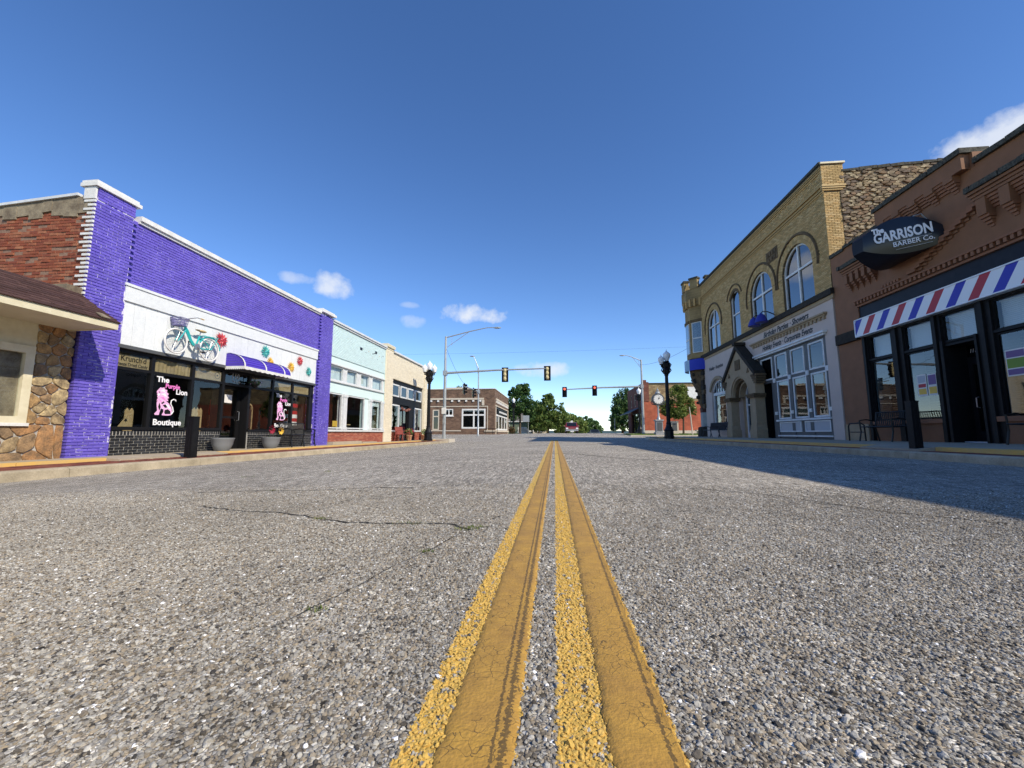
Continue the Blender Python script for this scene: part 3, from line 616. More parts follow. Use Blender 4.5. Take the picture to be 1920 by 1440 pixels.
def tuft(x, y, n, r, h):
    for _ in range(n):
        a = random.uniform(0, 2*PI); d = r*random.random()**.6; px, py = x+d*math.cos(a)*1.6, y+d*math.sin(a)*.7; z = zr(px, py)+.002
        b = random.uniform(0, 2*PI); l = h*random.uniform(.5, 1.2); w = l*.12; c = random.uniform(.3, .9)
        wm.add([(px-w*math.sin(b), py+w*math.cos(b), z), (px+w*math.sin(b), py-w*math.cos(b), z), (px+l*c*.6*math.cos(b), py+l*c*.6*math.sin(b), z+l*.8), (px+l*c*math.cos(b), py+l*c*math.sin(b), z+l*.9)], [(0, 1, 2), (0, 2, 3)], random.random())
for x, y, n, r, h in [(-.42, 2.0, 60, .04, .015), (-.36, 2.04, 26, .02, .015), (-.5, 1.62, 45, .02, .012), (-.62, 1.08, 25, .02, .012), (-1.3, 2.25, 40, .03, .014), (-.75, 2.13, 60, .07, .01), (-3.1, 5.5, 22, .06, .022), (-3.9, 5.0, 18, .06, .02), (-2.5, 3.52, 18, .04, .016)]: tuft(x, y, n, r, h)
wm.build('weeds', MT['weed'], None, kind='stuff', origin=(0, 0, 0))

# loose-looking stone chips of the chip seal near the lens, one mass
def chippings():
    s = .0070; ys = np.arange(.36, 3.9, s); pts = []
    for y in ys:
        xs = np.arange(-(1.6*y+.1), 1.07*y+.12, s); pts.append(np.stack([xs+RNG.uniform(-.45, .45, len(xs))*s, np.full(len(xs), y)+RNG.uniform(-.45, .45, len(xs))*s], 1))
    p = np.concatenate(pts)
    keep = ~(((p[:, 0] > -.166) & (p[:, 0] < -.066)) | ((p[:, 0] > .079) & (p[:, 0] < .17)))
    keep &= RNG.random(len(p)) < np.clip((4.0-p[:, 1])/2.4, 0, .93)
    p = p[keep]
    if CP:
        c = np.array(CP)[::2]; near = np.zeros(len(p), bool)
        for k in c: near |= ((p[:, 0]-k[0])**2+(p[:, 1]-k[1])**2) < .0085**2
        p = p[~near]
    n = len(p); x = p[:, 0]; z = np.where(x < 0, -.29*(np.abs(x)/8.2)**1.3, -.05*(np.abs(x)/6.9)**1.5)
    sz = RNG.gamma(8, 1/8., n)*.0029; sz = np.clip(sz, .0017, .0062)
    me = bpy.data.meshes.new('asphalt_chippings'); me.from_pydata([], [], []); me.vertices.add(n)
    V = np.stack([p[:, 0], p[:, 1], z+.0005+RNG.uniform(-.0012, .0012, n)], 1); me.vertices.foreach_set('co', V.astype(np.float32).ravel())
    a = me.attributes.new('sc', 'FLOAT_VECTOR', 'POINT'); S = np.stack([sz*RNG.uniform(.75, 1.35, n), sz*RNG.uniform(.75, 1.25, n), sz*RNG.uniform(.45, .8, n)], 1); a.data.foreach_set('vector', S.astype(np.float32).ravel())
    a = me.attributes.new('ro', 'FLOAT_VECTOR', 'POINT'); Q = np.stack([RNG.uniform(-.5, .5, n), RNG.uniform(-.5, .5, n), RNG.uniform(0, 6.28, n)], 1); a.data.foreach_set('vector', Q.astype(np.float32).ravel())
    o = link('asphalt_chippings', me, None, (0, 0, 0)); o['kind'] = 'stuff'
    ng = bpy.data.node_groups.new('scatter_chips', 'GeometryNodeTree'); ng.interface.new_socket('Geometry', in_out='INPUT', socket_type='NodeSocketGeometry'); ng.interface.new_socket('Geometry', in_out='OUTPUT', socket_type='NodeSocketGeometry')
    N, l = NT(ng); gi = N('NodeGroupInput'); go = N('NodeGroupOutput'); ip = N('GeometryNodeInstanceOnPoints')
    # four angular chip shapes
    gg = N('GeometryNodeGeometryToInstance')
    for k in range(4):
        ic = N('GeometryNodeMeshIcoSphere'); ic.inputs['Radius'].default_value = 1; ic.inputs['Subdivisions'].default_value = 2
        nz = N('ShaderNodeTexNoise', noise_dimensions='4D'); nz.inputs['Scale'].default_value = .9; nz.inputs['W'].default_value = k*7.3+1; nz.inputs['Detail'].default_value = 1
        sb = N('ShaderNodeVectorMath', operation='SUBTRACT'); sb.inputs[1].default_value = (.5, .5, .5); l(nz.outputs['Color'], sb.inputs[0])
        sc = N('ShaderNodeVectorMath', operation='SCALE'); sc.inputs['Scale'].default_value = 1.9; l(sb.outputs[0], sc.inputs[0])
        sp = N('GeometryNodeSetPosition'); l(ic.outputs[0], sp.inputs[0]); l(sc.outputs[0], sp.inputs['Offset'])
        sm = N('GeometryNodeSetMaterial'); sm.inputs['Material'].default_value = MT['chips']; l(sp.outputs[0], sm.inputs[0]); l(sm.outputs[0], gg.inputs[0])
    l(gi.outputs[0], ip.inputs['Points']); l(gg.outputs[0], ip.inputs['Instance']); ip.inputs['Pick Instance'].default_value = True
    rv = N('FunctionNodeRandomValue', data_type='INT'); rv.inputs['Min'].default_value = 0 if False else rv.inputs['Min'].default_value
    for s_ in rv.inputs:
        if s_.name == 'Max' and s_.type == 'INT': s_.default_value = 3
        if s_.name == 'Min' and s_.type == 'INT': s_.default_value = 0
    l([q for q in rv.outputs if q.type == 'INT'][0], ip.inputs['Instance Index'])
    for nm, sock in (('sc', 'Scale'), ('ro', 'Rotation')):
        at = N('GeometryNodeInputNamedAttribute', data_type='FLOAT_VECTOR'); at.inputs['Name'].default_value = nm; l(at.outputs[0], ip.inputs[sock])
    l(ip.outputs[0], go.inputs[0]); md = o.modifiers.new('scatter', 'NODES'); md.node_group = ng
    me.materials.append(MT['chips'])
chippings()

# ------------------------------------------------------------------ buildings, left side
def body(name, m, parent, x0, x1, y0, y1, z0, z1):
    mb = MB(); mb.box(x0, x1, y0, y1, z0, z1); return mb.build(name, m, parent)
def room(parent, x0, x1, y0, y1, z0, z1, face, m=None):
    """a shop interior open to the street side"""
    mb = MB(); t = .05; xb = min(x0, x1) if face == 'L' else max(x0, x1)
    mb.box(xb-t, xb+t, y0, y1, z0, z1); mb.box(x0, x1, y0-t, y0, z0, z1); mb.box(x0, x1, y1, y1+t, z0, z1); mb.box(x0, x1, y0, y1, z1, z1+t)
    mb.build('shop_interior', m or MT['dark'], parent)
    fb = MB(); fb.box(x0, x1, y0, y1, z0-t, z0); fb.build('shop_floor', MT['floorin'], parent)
def curtain(fr, u0, u1, z0, z1, n, m, parent, waves=9, amp=.02, name='curtain'):
    k = waves*6; vs = []; 
    for j in range(2):
        for i in range(k+1):
            t = i/k; a = amp*(.6+.4*math.sin(i*.37))*math.sin(t*waves*2*PI); vs.append(fr.p(u0+(u1-u0)*t, n+a, z0+.015*math.sin(i*.9) if j == 0 else z1))
    mb = MB(); mb.add(vs, [(i, i+1, k+2+i, k+1+i) for i in range(k)]); return mb.build(name, m, parent, smooth=True)
def blinds(fr, u0, u1, z0, z1, n, m, parent, step=.055, tilt=.55):
    """slatted blind: one part with its slats as sub-parts"""
    mb = MB(); mb.fb(fr, u0, u1, z1-.04, z1, n-.02, n+.02); b = mb.build('blind', m, parent); z = z1-.06; me = None; w = .026
    while z > z0:
        if me is None:
            q = MB(); f0 = FRM(fr.k, 0.); a = w*math.cos(tilt); c = w*math.sin(tilt); uu = (u1-u0)/2-.01
            q.add([f0.p(-uu, -a, c), f0.p(uu, -a, c), f0.p(uu, a, -c), f0.p(-uu, a, -c), f0.p(-uu, -a, c+.003), f0.p(uu, -a, c+.003), f0.p(uu, a, -c+.003), f0.p(-uu, a, -c+.003)], [(0,3,2,1),(4,5,6,7),(0,1,5,4),(1,2,6,5),(2,3,7,6),(3,0,4,7)])
            me = bpy.data.meshes.new('slat'); me.from_pydata(q.v, [], q.f); me.materials.append(m)
        link('slat', me, b, fr.p((u0+u1)/2, n, z)); z -= step
    return b

# --- brown stone shop at the frame's left edge
SS = empty('stone_shop', (-10, 3, -.06), 'low shop of brown fieldstone and cream boards under a brown shingle pent roof', 'building')
mb = MB(); mb.box(-22, -10.03, -10, 7.5, -.3, 3.33); mb.build('wall', MT['cement'], SS)
mb = MB(); slab(mb, FL, -6, 7.5, -.3, 2.62, [(4.0, 6.9, .62, 2.62)], -.03, .0); mb.build('mortar_bed', MT['lightmortar'], SS)
for args in ((6.9, 7.52, .62, 2.6, .27, 1), (3.2, 7.52, -.1, .61, .29, 2), (3.2, 4.0, .62, 2.6, .3, 3)):
    for a, pts, n1 in polystones(FL, *args[:4], args[4]*.9, .015, 0, .035, args[5], .12): stone_obj(FL, a, pts, -.01, n1, MT['flag'], SS)
for z0, z1 in ((-.06, .3), (.3, .62), (.62, .95), (.95, 1.3), (1.3, 1.62), (1.62, 2.0), (2.0, 2.3), (2.3, 2.6)):   # return of the stone corner
    pass
mb = MB(); mb.fb(FL, 4.0, 6.9, 2.1, 2.62, -.05, .0); mb.build('cream_board', MT['creamtrim'], SS)
w = window(FL, 4.02, 6.87, .62, 2.1, SS, MT['creamtrim'], MT['cleargl'], fw=.14, n=.0, d=.12, mul=(5.3,))
for a, b in ((6.6, 6.86),): 
    mb = MB(); mb.fb(FL, 4.0, 6.9, .58, .64, -.05, .08); mb.build('window_sill', MT['white'], SS)
room(SS, -12, -10.1, 4.1, 6.8, .6, 2.1, 'L', MT['dark'])
blinds(FL, 4.2, 6.62, .78, 1.95, -.12, MT['blindb'], SS, .06)
ze = 2.62
mb = MB(); mb.fb(FL, -6, 7.36, ze-.06, ze, -.3, 1.1); mb.build('soffit', MT['soffit'], SS)
mb = MB(); mb.fb(FL, -6, 7.40, ze-.075, ze+.06, 1.1, 1.14); mb.fb(FL, 7.36, 7.40, ze-.075, ze+.06, -.0, 1.1); mb.build('fascia_board', MT['creamtrim'], SS)
# pent roof: hipped at its far end, shingle courses
rb = MB(); A = [FL.p(-6, 1.16, ze+.05), FL.p(7.42, 1.16, ze+.05), FL.p(7.50, -.02, 3.38), FL.p(-6, -.02, 3.38)]; rb.add(A+[FL.p(-6, -.02, ze), FL.p(7.5, -.02, ze)], [(0, 1, 2, 3), (1, 5, 2)]); rb.build('roof_deck', MT['shingle'], SS)
rows = 11; shp = {}
for r in range(rows):
    t0 = r/rows; t1 = (r+1.35)/rows; n0 = 1.17-1.19*t0; n1 = 1.17-1.19*t1; z0 = ze+.055+.73*t0; z1 = ze+.055+.73*t1; ue = 7.43+.07*t0; u = 2.5+.12*(r % 3)
    while u < ue-.05:
        w = min(random.choice((.26, .3, .34)), ue-u); dz = random.uniform(.012, .024); q = MB()
        q.add([FL.p(u, n0, z0), FL.p(u+w-.01, n0, z0), FL.p(u+w-.01, n1, z1), FL.p(u, n1, z1), FL.p(u, n0+.005, z0+dz), FL.p(u+w-.01, n0+.005, z0+dz), FL.p(u+w-.01, n1, z1+.004), FL.p(u, n1, z1+.004)], [(0,3,2,1),(4,5,6,7),(0,1,5,4),(1,2,6,5),(2,3,7,6),(3,0,4,7)], random.random())
        q.build('shingle', MT['shingle'], SS); u += w
q = MB(); q.add([FL.p(7.05, 1.16, ze+.1), FL.p(7.22, 1.16, ze+.1), FL.p(7.2, 1.0, ze+.2), FL.p(7.07, 1.0, ze+.2), FL.p(7.05, 1.17, ze+.115), FL.p(7.22, 1.17, ze+.115), FL.p(7.2, 1.0, ze+.215), FL.p(7.07, 1.0, ze+.215)], [(0,3,2,1),(4,5,6,7),(0,1,5,4),(1,2,6,5),(2,3,7,6),(3,0,4,7)]); q.build('roof_patch', MT['cement'], SS)
q = MB(); q.fb(FL, 7.25, 7.54, 3.34, 3.52, -.35, .02); q.build('flashing', MT['cement'], SS)

# --- the purple boutique
PS = empty('purple_shop', (-10, 12.5, -.06), 'purple painted brick boutique with white capped parapet and a black storefront', 'building')
mb = MB(); slab(mb, FL, 7.6, 17.4, -.3, 5.55, [(8.34, 16.3, -.3, 3.92)], -.35, -.015); mb.build('wall', MT['purplemortar'], PS)
mb = MB(); mb.fb(FL, 8.34, 16.3, 2.55, 3.92, -.35, -.12); mb.build('lintel', MT['dark'], PS)
mb = MB(); mb.box(-24, -10.36, 7.6, 17.35, 2.75, 5.2); mb.box(-24, -13.3, 7.6, 17.35, -.3, 2.75); mb.build('rear_wall', MT['cement'], PS)
it = lay(FL, 7.55, 17.4, -.08, 5.55, [(8.34, 16.3, -.3, 3.92)], n1=.0, j=.015)
it = [(u, z, w, h, n0, n1+(.07 if (u < 8.42 or u > 16.45) and z > -1 else 0)) for u, z, w, h, n0, n1 in it]
it += lay(FL, 7.58, 8.40, 5.56, 5.82, n1=.07)+lay(FL, 16.47, 17.4, 5.55, 5.6, n1=.07)
pieces(it, FL, MT['purple'], PS, 170, 'brick', 'brickwork')
for a, b, zt in ((7.55, 8.42, 5.82), (16.45, 17.4, 5.62)):
    mb = MB(); mb.fb(FL, a+.035, b-.035, -.3, zt, -.3, .055); mb.build('pier', MT['purplemortar'], PS)
mb = MB(); mb.fb(FL, 7.49, 8.49, 5.84, 5.92, -.3, .12); mb.fb(FL, 7.52, 8.45, 5.92, 5.99, -.3, .08); mb.build('pier_cap', MT['white'], PS)
mb = MB(); mb.fb(FL, 8.53, 16.38, 5.565, 5.68, -.4, .1); mb.fb(FL, 8.53, 16.38, 5.5, 5.563, -.4, .05); mb.build('parapet_cap', MT['white'], PS)
mb = MB(); mb.fb(FL, 16.4, 17.47, 5.65, 5.76, -.45, .17); mb.fb(FL, 16.44, 17.43, 5.76, 5.82, -.4, .1); mb.build('pier_cap', MT['white'], PS)
# side wall: red brick with a cement render band, projecting white quoins
SW = FRM('S', 7.56); SWP = MB(); SWP.prism(SW, [(-18, 3.0), (-10.03, 3.0), (-10.03, 5.6), (-14, 5.35), (-18, 5.1)], -.4, -.012); swo = SWP.build('side_wall', MT['redmortar'], PS)
top = lambda u: 5.62+(u+10.3)*.068
it = [(u, z, w, h, n0, n1+random.choice((0, 0, 0, .008, -.01))) for u, z, w, h, n0, n1 in lay(SW, -14.6, -10.03, 3.2, 5.5, n1=.0, jit=.006, drop=.045) if z < top(u)-.3+.1*mnoise.noise(Vector((u*2, 1, 1)))]
pieces(it, SW, MT['redbrick'], PS, 90, 'brick', 'brickwork')
cm = MB(); uu = -15.
while uu < -10.3:
    w = random.uniform(.18, .4); e = min(uu+w, -10.06); zb = top(uu)-random.uniform(.2, .42)
    cm.prism(SW, [(uu, zb), (e, zb+random.uniform(-.03, .03)), (e, top(e)), (uu, top(uu))], -.03, random.uniform(.012, .035), random.random()); uu = e
    if e >= -10.07: break
cm.build('render_band', MT['cement'], PS)
mb = MB(); mb.prism(SW, [(-18, 5.12), (-10.35, 5.64), (-10.35, 5.70), (-18, 5.18)], -.45, .06); mb.build('wall_coping', MT['whitetrim'], PS)
z = 3.3; k = 0
while z < 5.5:
    mb = MB(); mb.box(-10.0-(.2 if k % 2 else .1), -9.932, 7.525, 7.56, z, z+.05); mb.build('quoin', MT['white'], PS); z += .095; k += 1
mb = MB(); mb.box(-10.22, -9.94, 7.52, 7.56, 5.56, 5.83); mb.build('quoin', MT['white'], PS)
# white board sign zone
u = 8.36; pk = .285; i = 0
while u < 16.25:
    e = min(u+pk, 16.28); mb = MB(); mb.fb(FL, u, e-.006, 2.5, 3.56, -.1, .035+random.uniform(-.002, .002)); mb.build('plank', MT['plank'], PS); u = e; i += 1
mb = MB(); mb.fb(FL, 8.36, 16.28, 2.5, 3.56, -.12, .02); mb.build('board_backing', MT['plank'], PS)
mb = MB(); mb.fb(FL, 8.36, 16.3, 3.53, 3.92, -.1, .075); mb.fb(FL, 8.33, 16.32, 3.89, 3.95, -.1, .1); mb.build('fascia_board', MT['plank'], PS)
mb = MB(); mb.fb(FL, 8.34, 16.3, 2.42, 2.5, -.15, .06); mb.build('sill_beam', MT['greytrim'], PS)
# storefront
mu = [8.34, 9.32, 10.5, 11.58, 12.68, 13.82, 14.95, 16.1]
sf = MB()
for j, u in enumerate(mu): sf.fb(FL, u-.045, u+.045, .52, 2.42, -.16, -.04)
sf.fb(FL, 8.34, 16.3, 2.34, 2.42, -.16, -.045); sf.fb(FL, 8.34, 16.3, 1.93, 2.0, -.16, -.045); sf.fb(FL, 16.1, 16.3, .5, 2.42, -.2, -.045)
sf.fb(FL, 8.34, 11.58, .52, .6, -.2, .0); sf.fb(FL, 12.68, 16.3, .5, .57, -.2, .0); sf.build('storefront_frame', MT['black'], PS)
for j in range(7):
    if j == 3: MB().fb(FL, mu[j]+.045, mu[j+1]-.045, 2.0, 2.34, -.1, -.09).build('pane', MT['darkgl'], PS); continue
    MB().fb(FL, mu[j]+.045, mu[j+1]-.045, .58, 1.93, -.1, -.09).build('pane', MT['cleargl'], PS)
    MB().fb(FL, mu[j]+.045, mu[j+1]-.045, 2.0, 2.34, -.085, -.08).build('pane', MT['cleargl'], PS)
    MB().fb(FL, mu[j]+.06, mu[j+1]-.06, 2.01, 2.30, -.11, -.10).build('transom_panel', MT['curtain'], PS) if j not in (1,) else curtain(FL, mu[j]+.05, mu[j+1]-.05, 2.0, 2.33, -.115, MT['curtain'], PS, 10, .015)
# door recessed behind the storefront line
D = FRM('L', -10.3); dr = MB(); dr.fb(D, 11.62, 12.62, -.05, .12, -.05, .0); dr.fb(D, 11.62, 11.74, .12, 1.93, -.05, 0); dr.fb(D, 12.5, 12.62, .12, 1.93, -.05, 0); dr.fb(D, 11.74, 12.5, 1.84, 1.93, -.05, 0); dr.fb(D, 11.74, 12.5, .92, .98, -.05, 0)
dob = dr.build('door', MT['black'], PS); MB().fb(D, 11.74, 12.5, .98, 1.84, -.03, -.02).build('pane', MT['cleargl'], dob); MB().fb(D, 11.74, 12.5, .12, .92, -.03, -.02).build('pane', MT['cleargl'], dob)
hb = MB(); hb.tube([D.p(12.53, .0, .85), D.p(12.53, .06, .87), D.p(12.53, .06, 1.13), D.p(12.53, 0, 1.15)], .012); hb.build('handle', MT['chrome'], dob)
mb = MB(); mb.fb(FL, 11.56, 11.62, -.06, 1.93, -.4, -.05); mb.fb(FL, 12.62, 12.68, -.06, 1.93, -.4, -.05); mb.build('door_jamb', MT['black'], PS)
mb = MB(); mb.fb(FL, 11.57, 12.68, -.3, -.055, -.5, -.02); mb.build('threshold', MT['sidewalk'], PS)
for a, b in ((8.34, 11.56), (12.7, 16.32)):
    mb = MB(); mb.fb(FL, a, b, -.3, .5, -.3, -.035); mb.build('base_wall', MT['lightmortar'], PS)
itb = lay(FL, 8.36, 11.56, -.07, .4, L=.215, h=.0677, j=.016, n1=-.022)+lay(FL, 12.7, 16.3, -.07, .4, L=.215, h=.0677, j=.016, n1=-.022)
for a, b in ((8.36, 11.56), (12.7, 16.3)):
    u = a
    while u < b-.04: itb.append((u+.034, .455, .05, .085, -.04, -.018)); u += .078
pieces(itb, FL, MT['blackbrick'], PS, 230, 'glazed_brick', 'glazed_brickwork')
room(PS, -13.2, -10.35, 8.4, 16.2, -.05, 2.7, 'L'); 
# awning over the door: quarter-barrel of purple ribs, white edge bands, scalloped valance
AW = empty('door_awning', tuple(FL.p(12.6, 0, 2.45)), None); AW.parent = PS; AW.location = Vector(FL.p(12.6, 0, 2.45))-PS.location
prof = [(.04+.62*math.sin(t*PI/2/8), 2.46+.42*math.cos(t*PI/2/8)) for t in range(9)]
def shell(u0, u1, m, name, off=0.):
    mb = MB(); k = len(prof)
    vs = [FL.p(u0, n+off, z+off) for n, z in prof]+[FL.p(u1, n+off, z+off) for n, z in prof]
    mb.add(vs, [(i, i+1, k+i+1, k+i) for i in range(k-1)]); mb.build(name, m, AW, smooth=True)
for i in range(8):   # horizontal ribs
    mb = MB(); a, b = prof[i], prof[i+1]; mb.add([FL.p(u, n, z) for u in (11.5, 13.72) for n, z in ((a[0], a[1]), (a[0]+.012, a[1]-.002), (b[0]+.012, b[1]+.012), (b[0], b[1]))], [(0, 1, 2, 3), (4, 7, 6, 5), (0, 4, 5, 1), (1, 5, 6, 2), (2, 6, 7, 3)]); mb.build('awning_rib', MT['purple_w'], AW)
for u in (11.48, 12.42, 13.35, 13.7): shell(u, u+.06, MT['white'], 'awning_band', .016)
for u, nm in ((11.5, 'end'), (13.72, 'end')):
    for i in range(8):
        mb = MB(); mb.prism(FL, [(u, 0)]*3, 0, 0) if False else mb.add([FL.p(u, .0, prof[i][1]-.004), FL.p(u, prof[i][0], prof[i][1]-.004), FL.p(u, prof[i+1][0], prof[i+1][1]+.004), FL.p(u, .0, prof[i+1][1]+.004), FL.p(u+.02, .0, prof[i][1]-.004), FL.p(u+.02, prof[i][0], prof[i][1]-.004), FL.p(u+.02, prof[i+1][0], prof[i+1][1]+.004), FL.p(u+.02, .0, prof[i+1][1]+.004)], [(0,3,2,1),(4,5,6,7),(0,1,5,4),(1,2,6,5),(2,3,7,6),(3,0,4,7)]); mb.build('end_slat', MT['purple_w'], AW)
def valance(p, q, nm):
    k = 40; vs = []
    for i in range(k+1):
        t = i/k; u = p[0]+(q[0]-p[0])*t; n = p[1]+(q[1]-p[1])*t; vs += [FL.p(u, n, 2.475), FL.p(u, n, 2.40-.03*abs(math.sin(t*k/2*PI/2)))]
    mb = MB(); mb.add(vs, [(2*i, 2*i+1, 2*i+3, 2*i+2) for i in range(k)]); mb.build(nm, MT['white'], AW)
valance((11.48, .675), (13.76, .675), 'valance'); valance((11.48, .04), (11.48, .675), 'valance'); valance((13.76, .04), (13.76, .675), 'valance')
# writing on glass and transoms
def lion(uc, zc, s, parent):
    """decal of a seated lion in pink and white with black shading"""
    d = empty('lion_decal', FL.p(uc, -.085, zc)); d.parent = parent; d.location = Vector(FL.p(uc, -.085, zc))-wl(parent)
    def pol(pts, n, m, nm):
        mb = MB(); mb.prism(FL, [(uc+a*s, zc+b*s) for a, b in pts], n-.0015, n); mb.build(nm, m, d)
    body_ = [(-.33, .1), (-.4, -.1), (-.37, -.3), (-.33, -.5), (-.47, -.66), (-.44, -.72), (-.22, -.72), (-.2, -.6), (-.14, -.38), (0, -.42), (.02, -.55), (-.06, -.68), (-.04, -.73), (.3, -.73), (.46, -.7), (.5, -.5), (.44, -.3), (.28, -.1), (.08, .05), (-.05, .12)]
    pol(body_, -.085, MT['lionpink'], 'lion_body')
    mane = [(-.44, .5), (-.46, .42), (-.4, .4), (-.44, .32), (-.38, .28), (-.41, .22), (-.36, .14), (-.42, .0), (-.34, .04), (-.28, -.14), (-.22, -.02), (-.1, -.12), (-.04, .0), (.12, -.08), (.1, .04), (.24, .02), (.16, .14), (.26, .2), (.16, .3), (.22, .4), (.1, .48), (.12, .6), (-.02, .62), (-.06, .72), (-.18, .68), (-.28, .7), (-.34, .62)]
    pol(mane, -.0835, MT['lionpink'], 'mane')
    for st in ([(-.3, .5), (-.1, .58), (.1, .4), (-.08, .5)], [(-.22, .36), (.0, .42), (.16, .2), (-.04, .3)], [(-.24, .2), (-.05, .22), (.1, .02), (-.08, .1)], [(-.36, .46), (-.3, .42), (-.24, .46), (-.3, .48)], [(-.2, .62), (-.02, .6), (.02, .54), (-.1, .57)], [(-.33, .1), (-.2, .04), (-.1, -.08), (-.24, .0)]): pol(st, -.082, MT['decalk'] if st[0][0] == -.36 else MT['decalp'] if st[0][1] < .3 else MT['decalw'], 'mane_lock')
    for st in ([(-.26, -.08), (-.16, -.3), (-.22, -.5), (-.3, -.3)], [(-.06, -.2), (.1, -.16), (.2, -.3), (.08, -.34)], [(.08, -.45), (.24, -.4), (.4, -.5), (.42, -.64), (.12, -.66), (.06, -.58)], [(-.16, -.1), (-.02, .0), (.02, -.06), (-.1, -.16)]): pol(st, -.0815, MT['decalk'], 'lion_shadow')
    for st in ([(-.4, .36), (-.3, .38), (-.27, .3), (-.34, .24)], [(.06, -.12), (.26, -.18), (.4, -.38), (.28, -.36)]): pol(st, -.081, MT['decalw'], 'lion_highlight')
    mb = MB(); mb.tube([FL.p(uc+a*s, -.083, zc+b*s) for a, b in [(.47, -.66), (.56, -.5), (.5, -.3), (.38, -.12), (.4, .06), (.52, .14), (.64, .1), (.68, .02)]], [.022*s, .03*s, .03*s, .026*s, .026*s, .03*s, .04*s, .01*s], 6); mb.build('lion_tail', MT['decalw'], d)
    return d
lion(9.74, 1.27, .5, PS); lion(14.36, 1.27, .48, PS)
for u0, k in ((9.32, 1.), (13.9, .95)):
    text('The', FL, u0+.33*k, 1.82, .2*k, -.08, MT['decalw'], PS, 1.1, bold=.006); text('Purple', FL, u0+.62*k, 1.67, .17*k, -.08, MT['decalp'], PS, .95, bold=.004); text('Lion', FL, u0+.9*k, 1.54, .2*k, -.08, MT['decalw'], PS, 1., bold=.005); text('Boutique', FL, u0+.56*k, .72, .21*k, -.08, MT['decalw'], PS, 1.05, bold=.006)
text("Krunch'd", FL, 8.87, 2.21, .2, -.094, MT['decalk'], PS, .85); text('Freeze Dried Candy', FL, 8.84, 2.07, .115, -.094, MT['decalk'], PS, .8)
text('110', FL, 12.08, 2.23, .24, -.085, MT['silver'], PS, .95); text('N Lee', FL, 12.12, 2.07, .13, -.085, MT['silver'], PS)
text('Rose Water', FL, 10.95, 2.19, .12, -.094, MT['wood'], PS); mb = MB(); mb.ring(FL, 11.38, 2.17,   .09, .1, -.098, -.094, 0, 2*PI, 24); mb.ring(FL, 11.38, 2.17, .0, .025, -.098, -.094, 0, 2*PI, 8); mb.build('round_emblem', MT['decalk'], PS)
text('Elixir', FL, 13.35, 2.18, .14, -.094, MT['wood'], PS); text('Powder & Primrose', FL, 14.38, 2.18, .105, -.094, MT['wood'], PS); text('Sugar Baby Co.', FL, 15.5, 2.18, .11, -.094, MT['wood'], PS)
# things seen through the shop windows
def display_fence(u, n, z, k, h, label):
    o = empty('picket_display', FL.p(u, n, z), label, 'display prop'); 
    for i in range(k):
        mb = MB(); a = u+i*.11-.055*k; mb.prism(FL, [(a, z), (a+.1, z), (a+.1, z+h), (a+.05, z+h+.07), (a, z+h)], n-.01, n+.01); mb.build('picket', MT['wood'], o)
    mb = MB(); mb.fb(FL, u-.055*k, u+.055*k, z+.2, z+.26, n-.03, n-.01); mb.build('rail', MT['wood'], o)
display_fence(11.0, -.4, .5, 5, .62, 'tan wooden picket panel standing inside the third boutique window'); display_fence(9.25, -.5, .5, 2, .5, 'short tan wooden pickets behind the larger lion decal')
o = empty('sloped_board', FL.p(9.0, -.45, .58), 'tan starred board leaning inside the first boutique window', 'display prop')
mb = MB(); mb.prism(FL, [(8.95, .58), (9.27, .58), (9.27, 1.0), (9.2, .95)], -.46, -.44); mb.build('board', MT['wood'], o)
mb = MB(); mb.prism(FL, [(9.12, .7), (9.14, .74), (9.18, .74), (9.15, .77), (9.16, .81), (9.13, .79), (9.1, .81), (9.11, .77), (9.08, .74), (9.12, .74)], -.438, -.436); mb.build('star', MT['decalk'], o)
o = empty('swan_boat', FL.p(8.6, -.4, .58), 'tan curved boat shaped prop in the first boutique window', 'display prop')
mb = MB(); mb.prism(FL, [(8.36, .8), (8.46, .74), (8.56, .66), (8.68, .72), (8.78, .84), (8.72, .84), (8.6, .8), (8.5, .8)], -.5, -.38); mb.build('hull', MT['wood'], o); mb = MB(); mb.tube([FL.p(8.76, -.44, .82), FL.p(8.78, -.44, .94), FL.p(8.68, -.44, 1.02)], .012); mb.build('neck', MT['wood'], o)
mb = MB(); mb.fb(FL, 8.4, 8.75, .52, .66, -.5, -.38); mb.build('stand', MT['dark'], o)
def garment(u, n, z0, z1, w, cols, label, nm='dress'):
    o = empty(nm, FL.p(u, n, z0), label, 'dress' if nm == 'dress' else 'clothes'); k = len(cols)
    for i, c in enumerate(cols):
        a = z0+(z1-z0)*i/k; b = z0+(z1-z0)*(i+1)/k; f = lambda z: w*(.75-.35*(z-z0)/(z1-z0)) if nm == 'dress' else w/2
        mb = MB(); mb.lathe([(f(a), a), (f((a+b)/2)*1.03, (a+b)/2), (f(b), b)], FL.p(u, n, 0), 14, random.random(), .6, 1.); mb.build('cloth_band' if nm != 'dress' else ('skirt', 'bodice', 'shoulders')[min(i*3//k, 2)], c, o, smooth=True)
    return o
cloth1 = mat('patterned_cloth', (.5, .09, .03), None, .8, rnd_cols=[(.5, .1, .03)]); 
cloth2 = mat('orange_print', (.55, .2, .05), (.05, .04, .06), .8, 14, .1); cloth3 = mat('red_cloth', (.5, .03, .03), (.3, .02, .02), .8, 20)
garment(12.05, -.75, .05, 1.5, .28, [cloth2, cloth2, cloth3], 'orange printed long dress with red top inside the boutique door')
garment(15.5, -.45, .75, 1.75, .62, [MT['paper'], cloth3, MT['paper'], cloth3, MT['dark'], cloth3, MT['dark']], 'red and white bands of hung scarves in the end boutique window', 'scarf_rack')
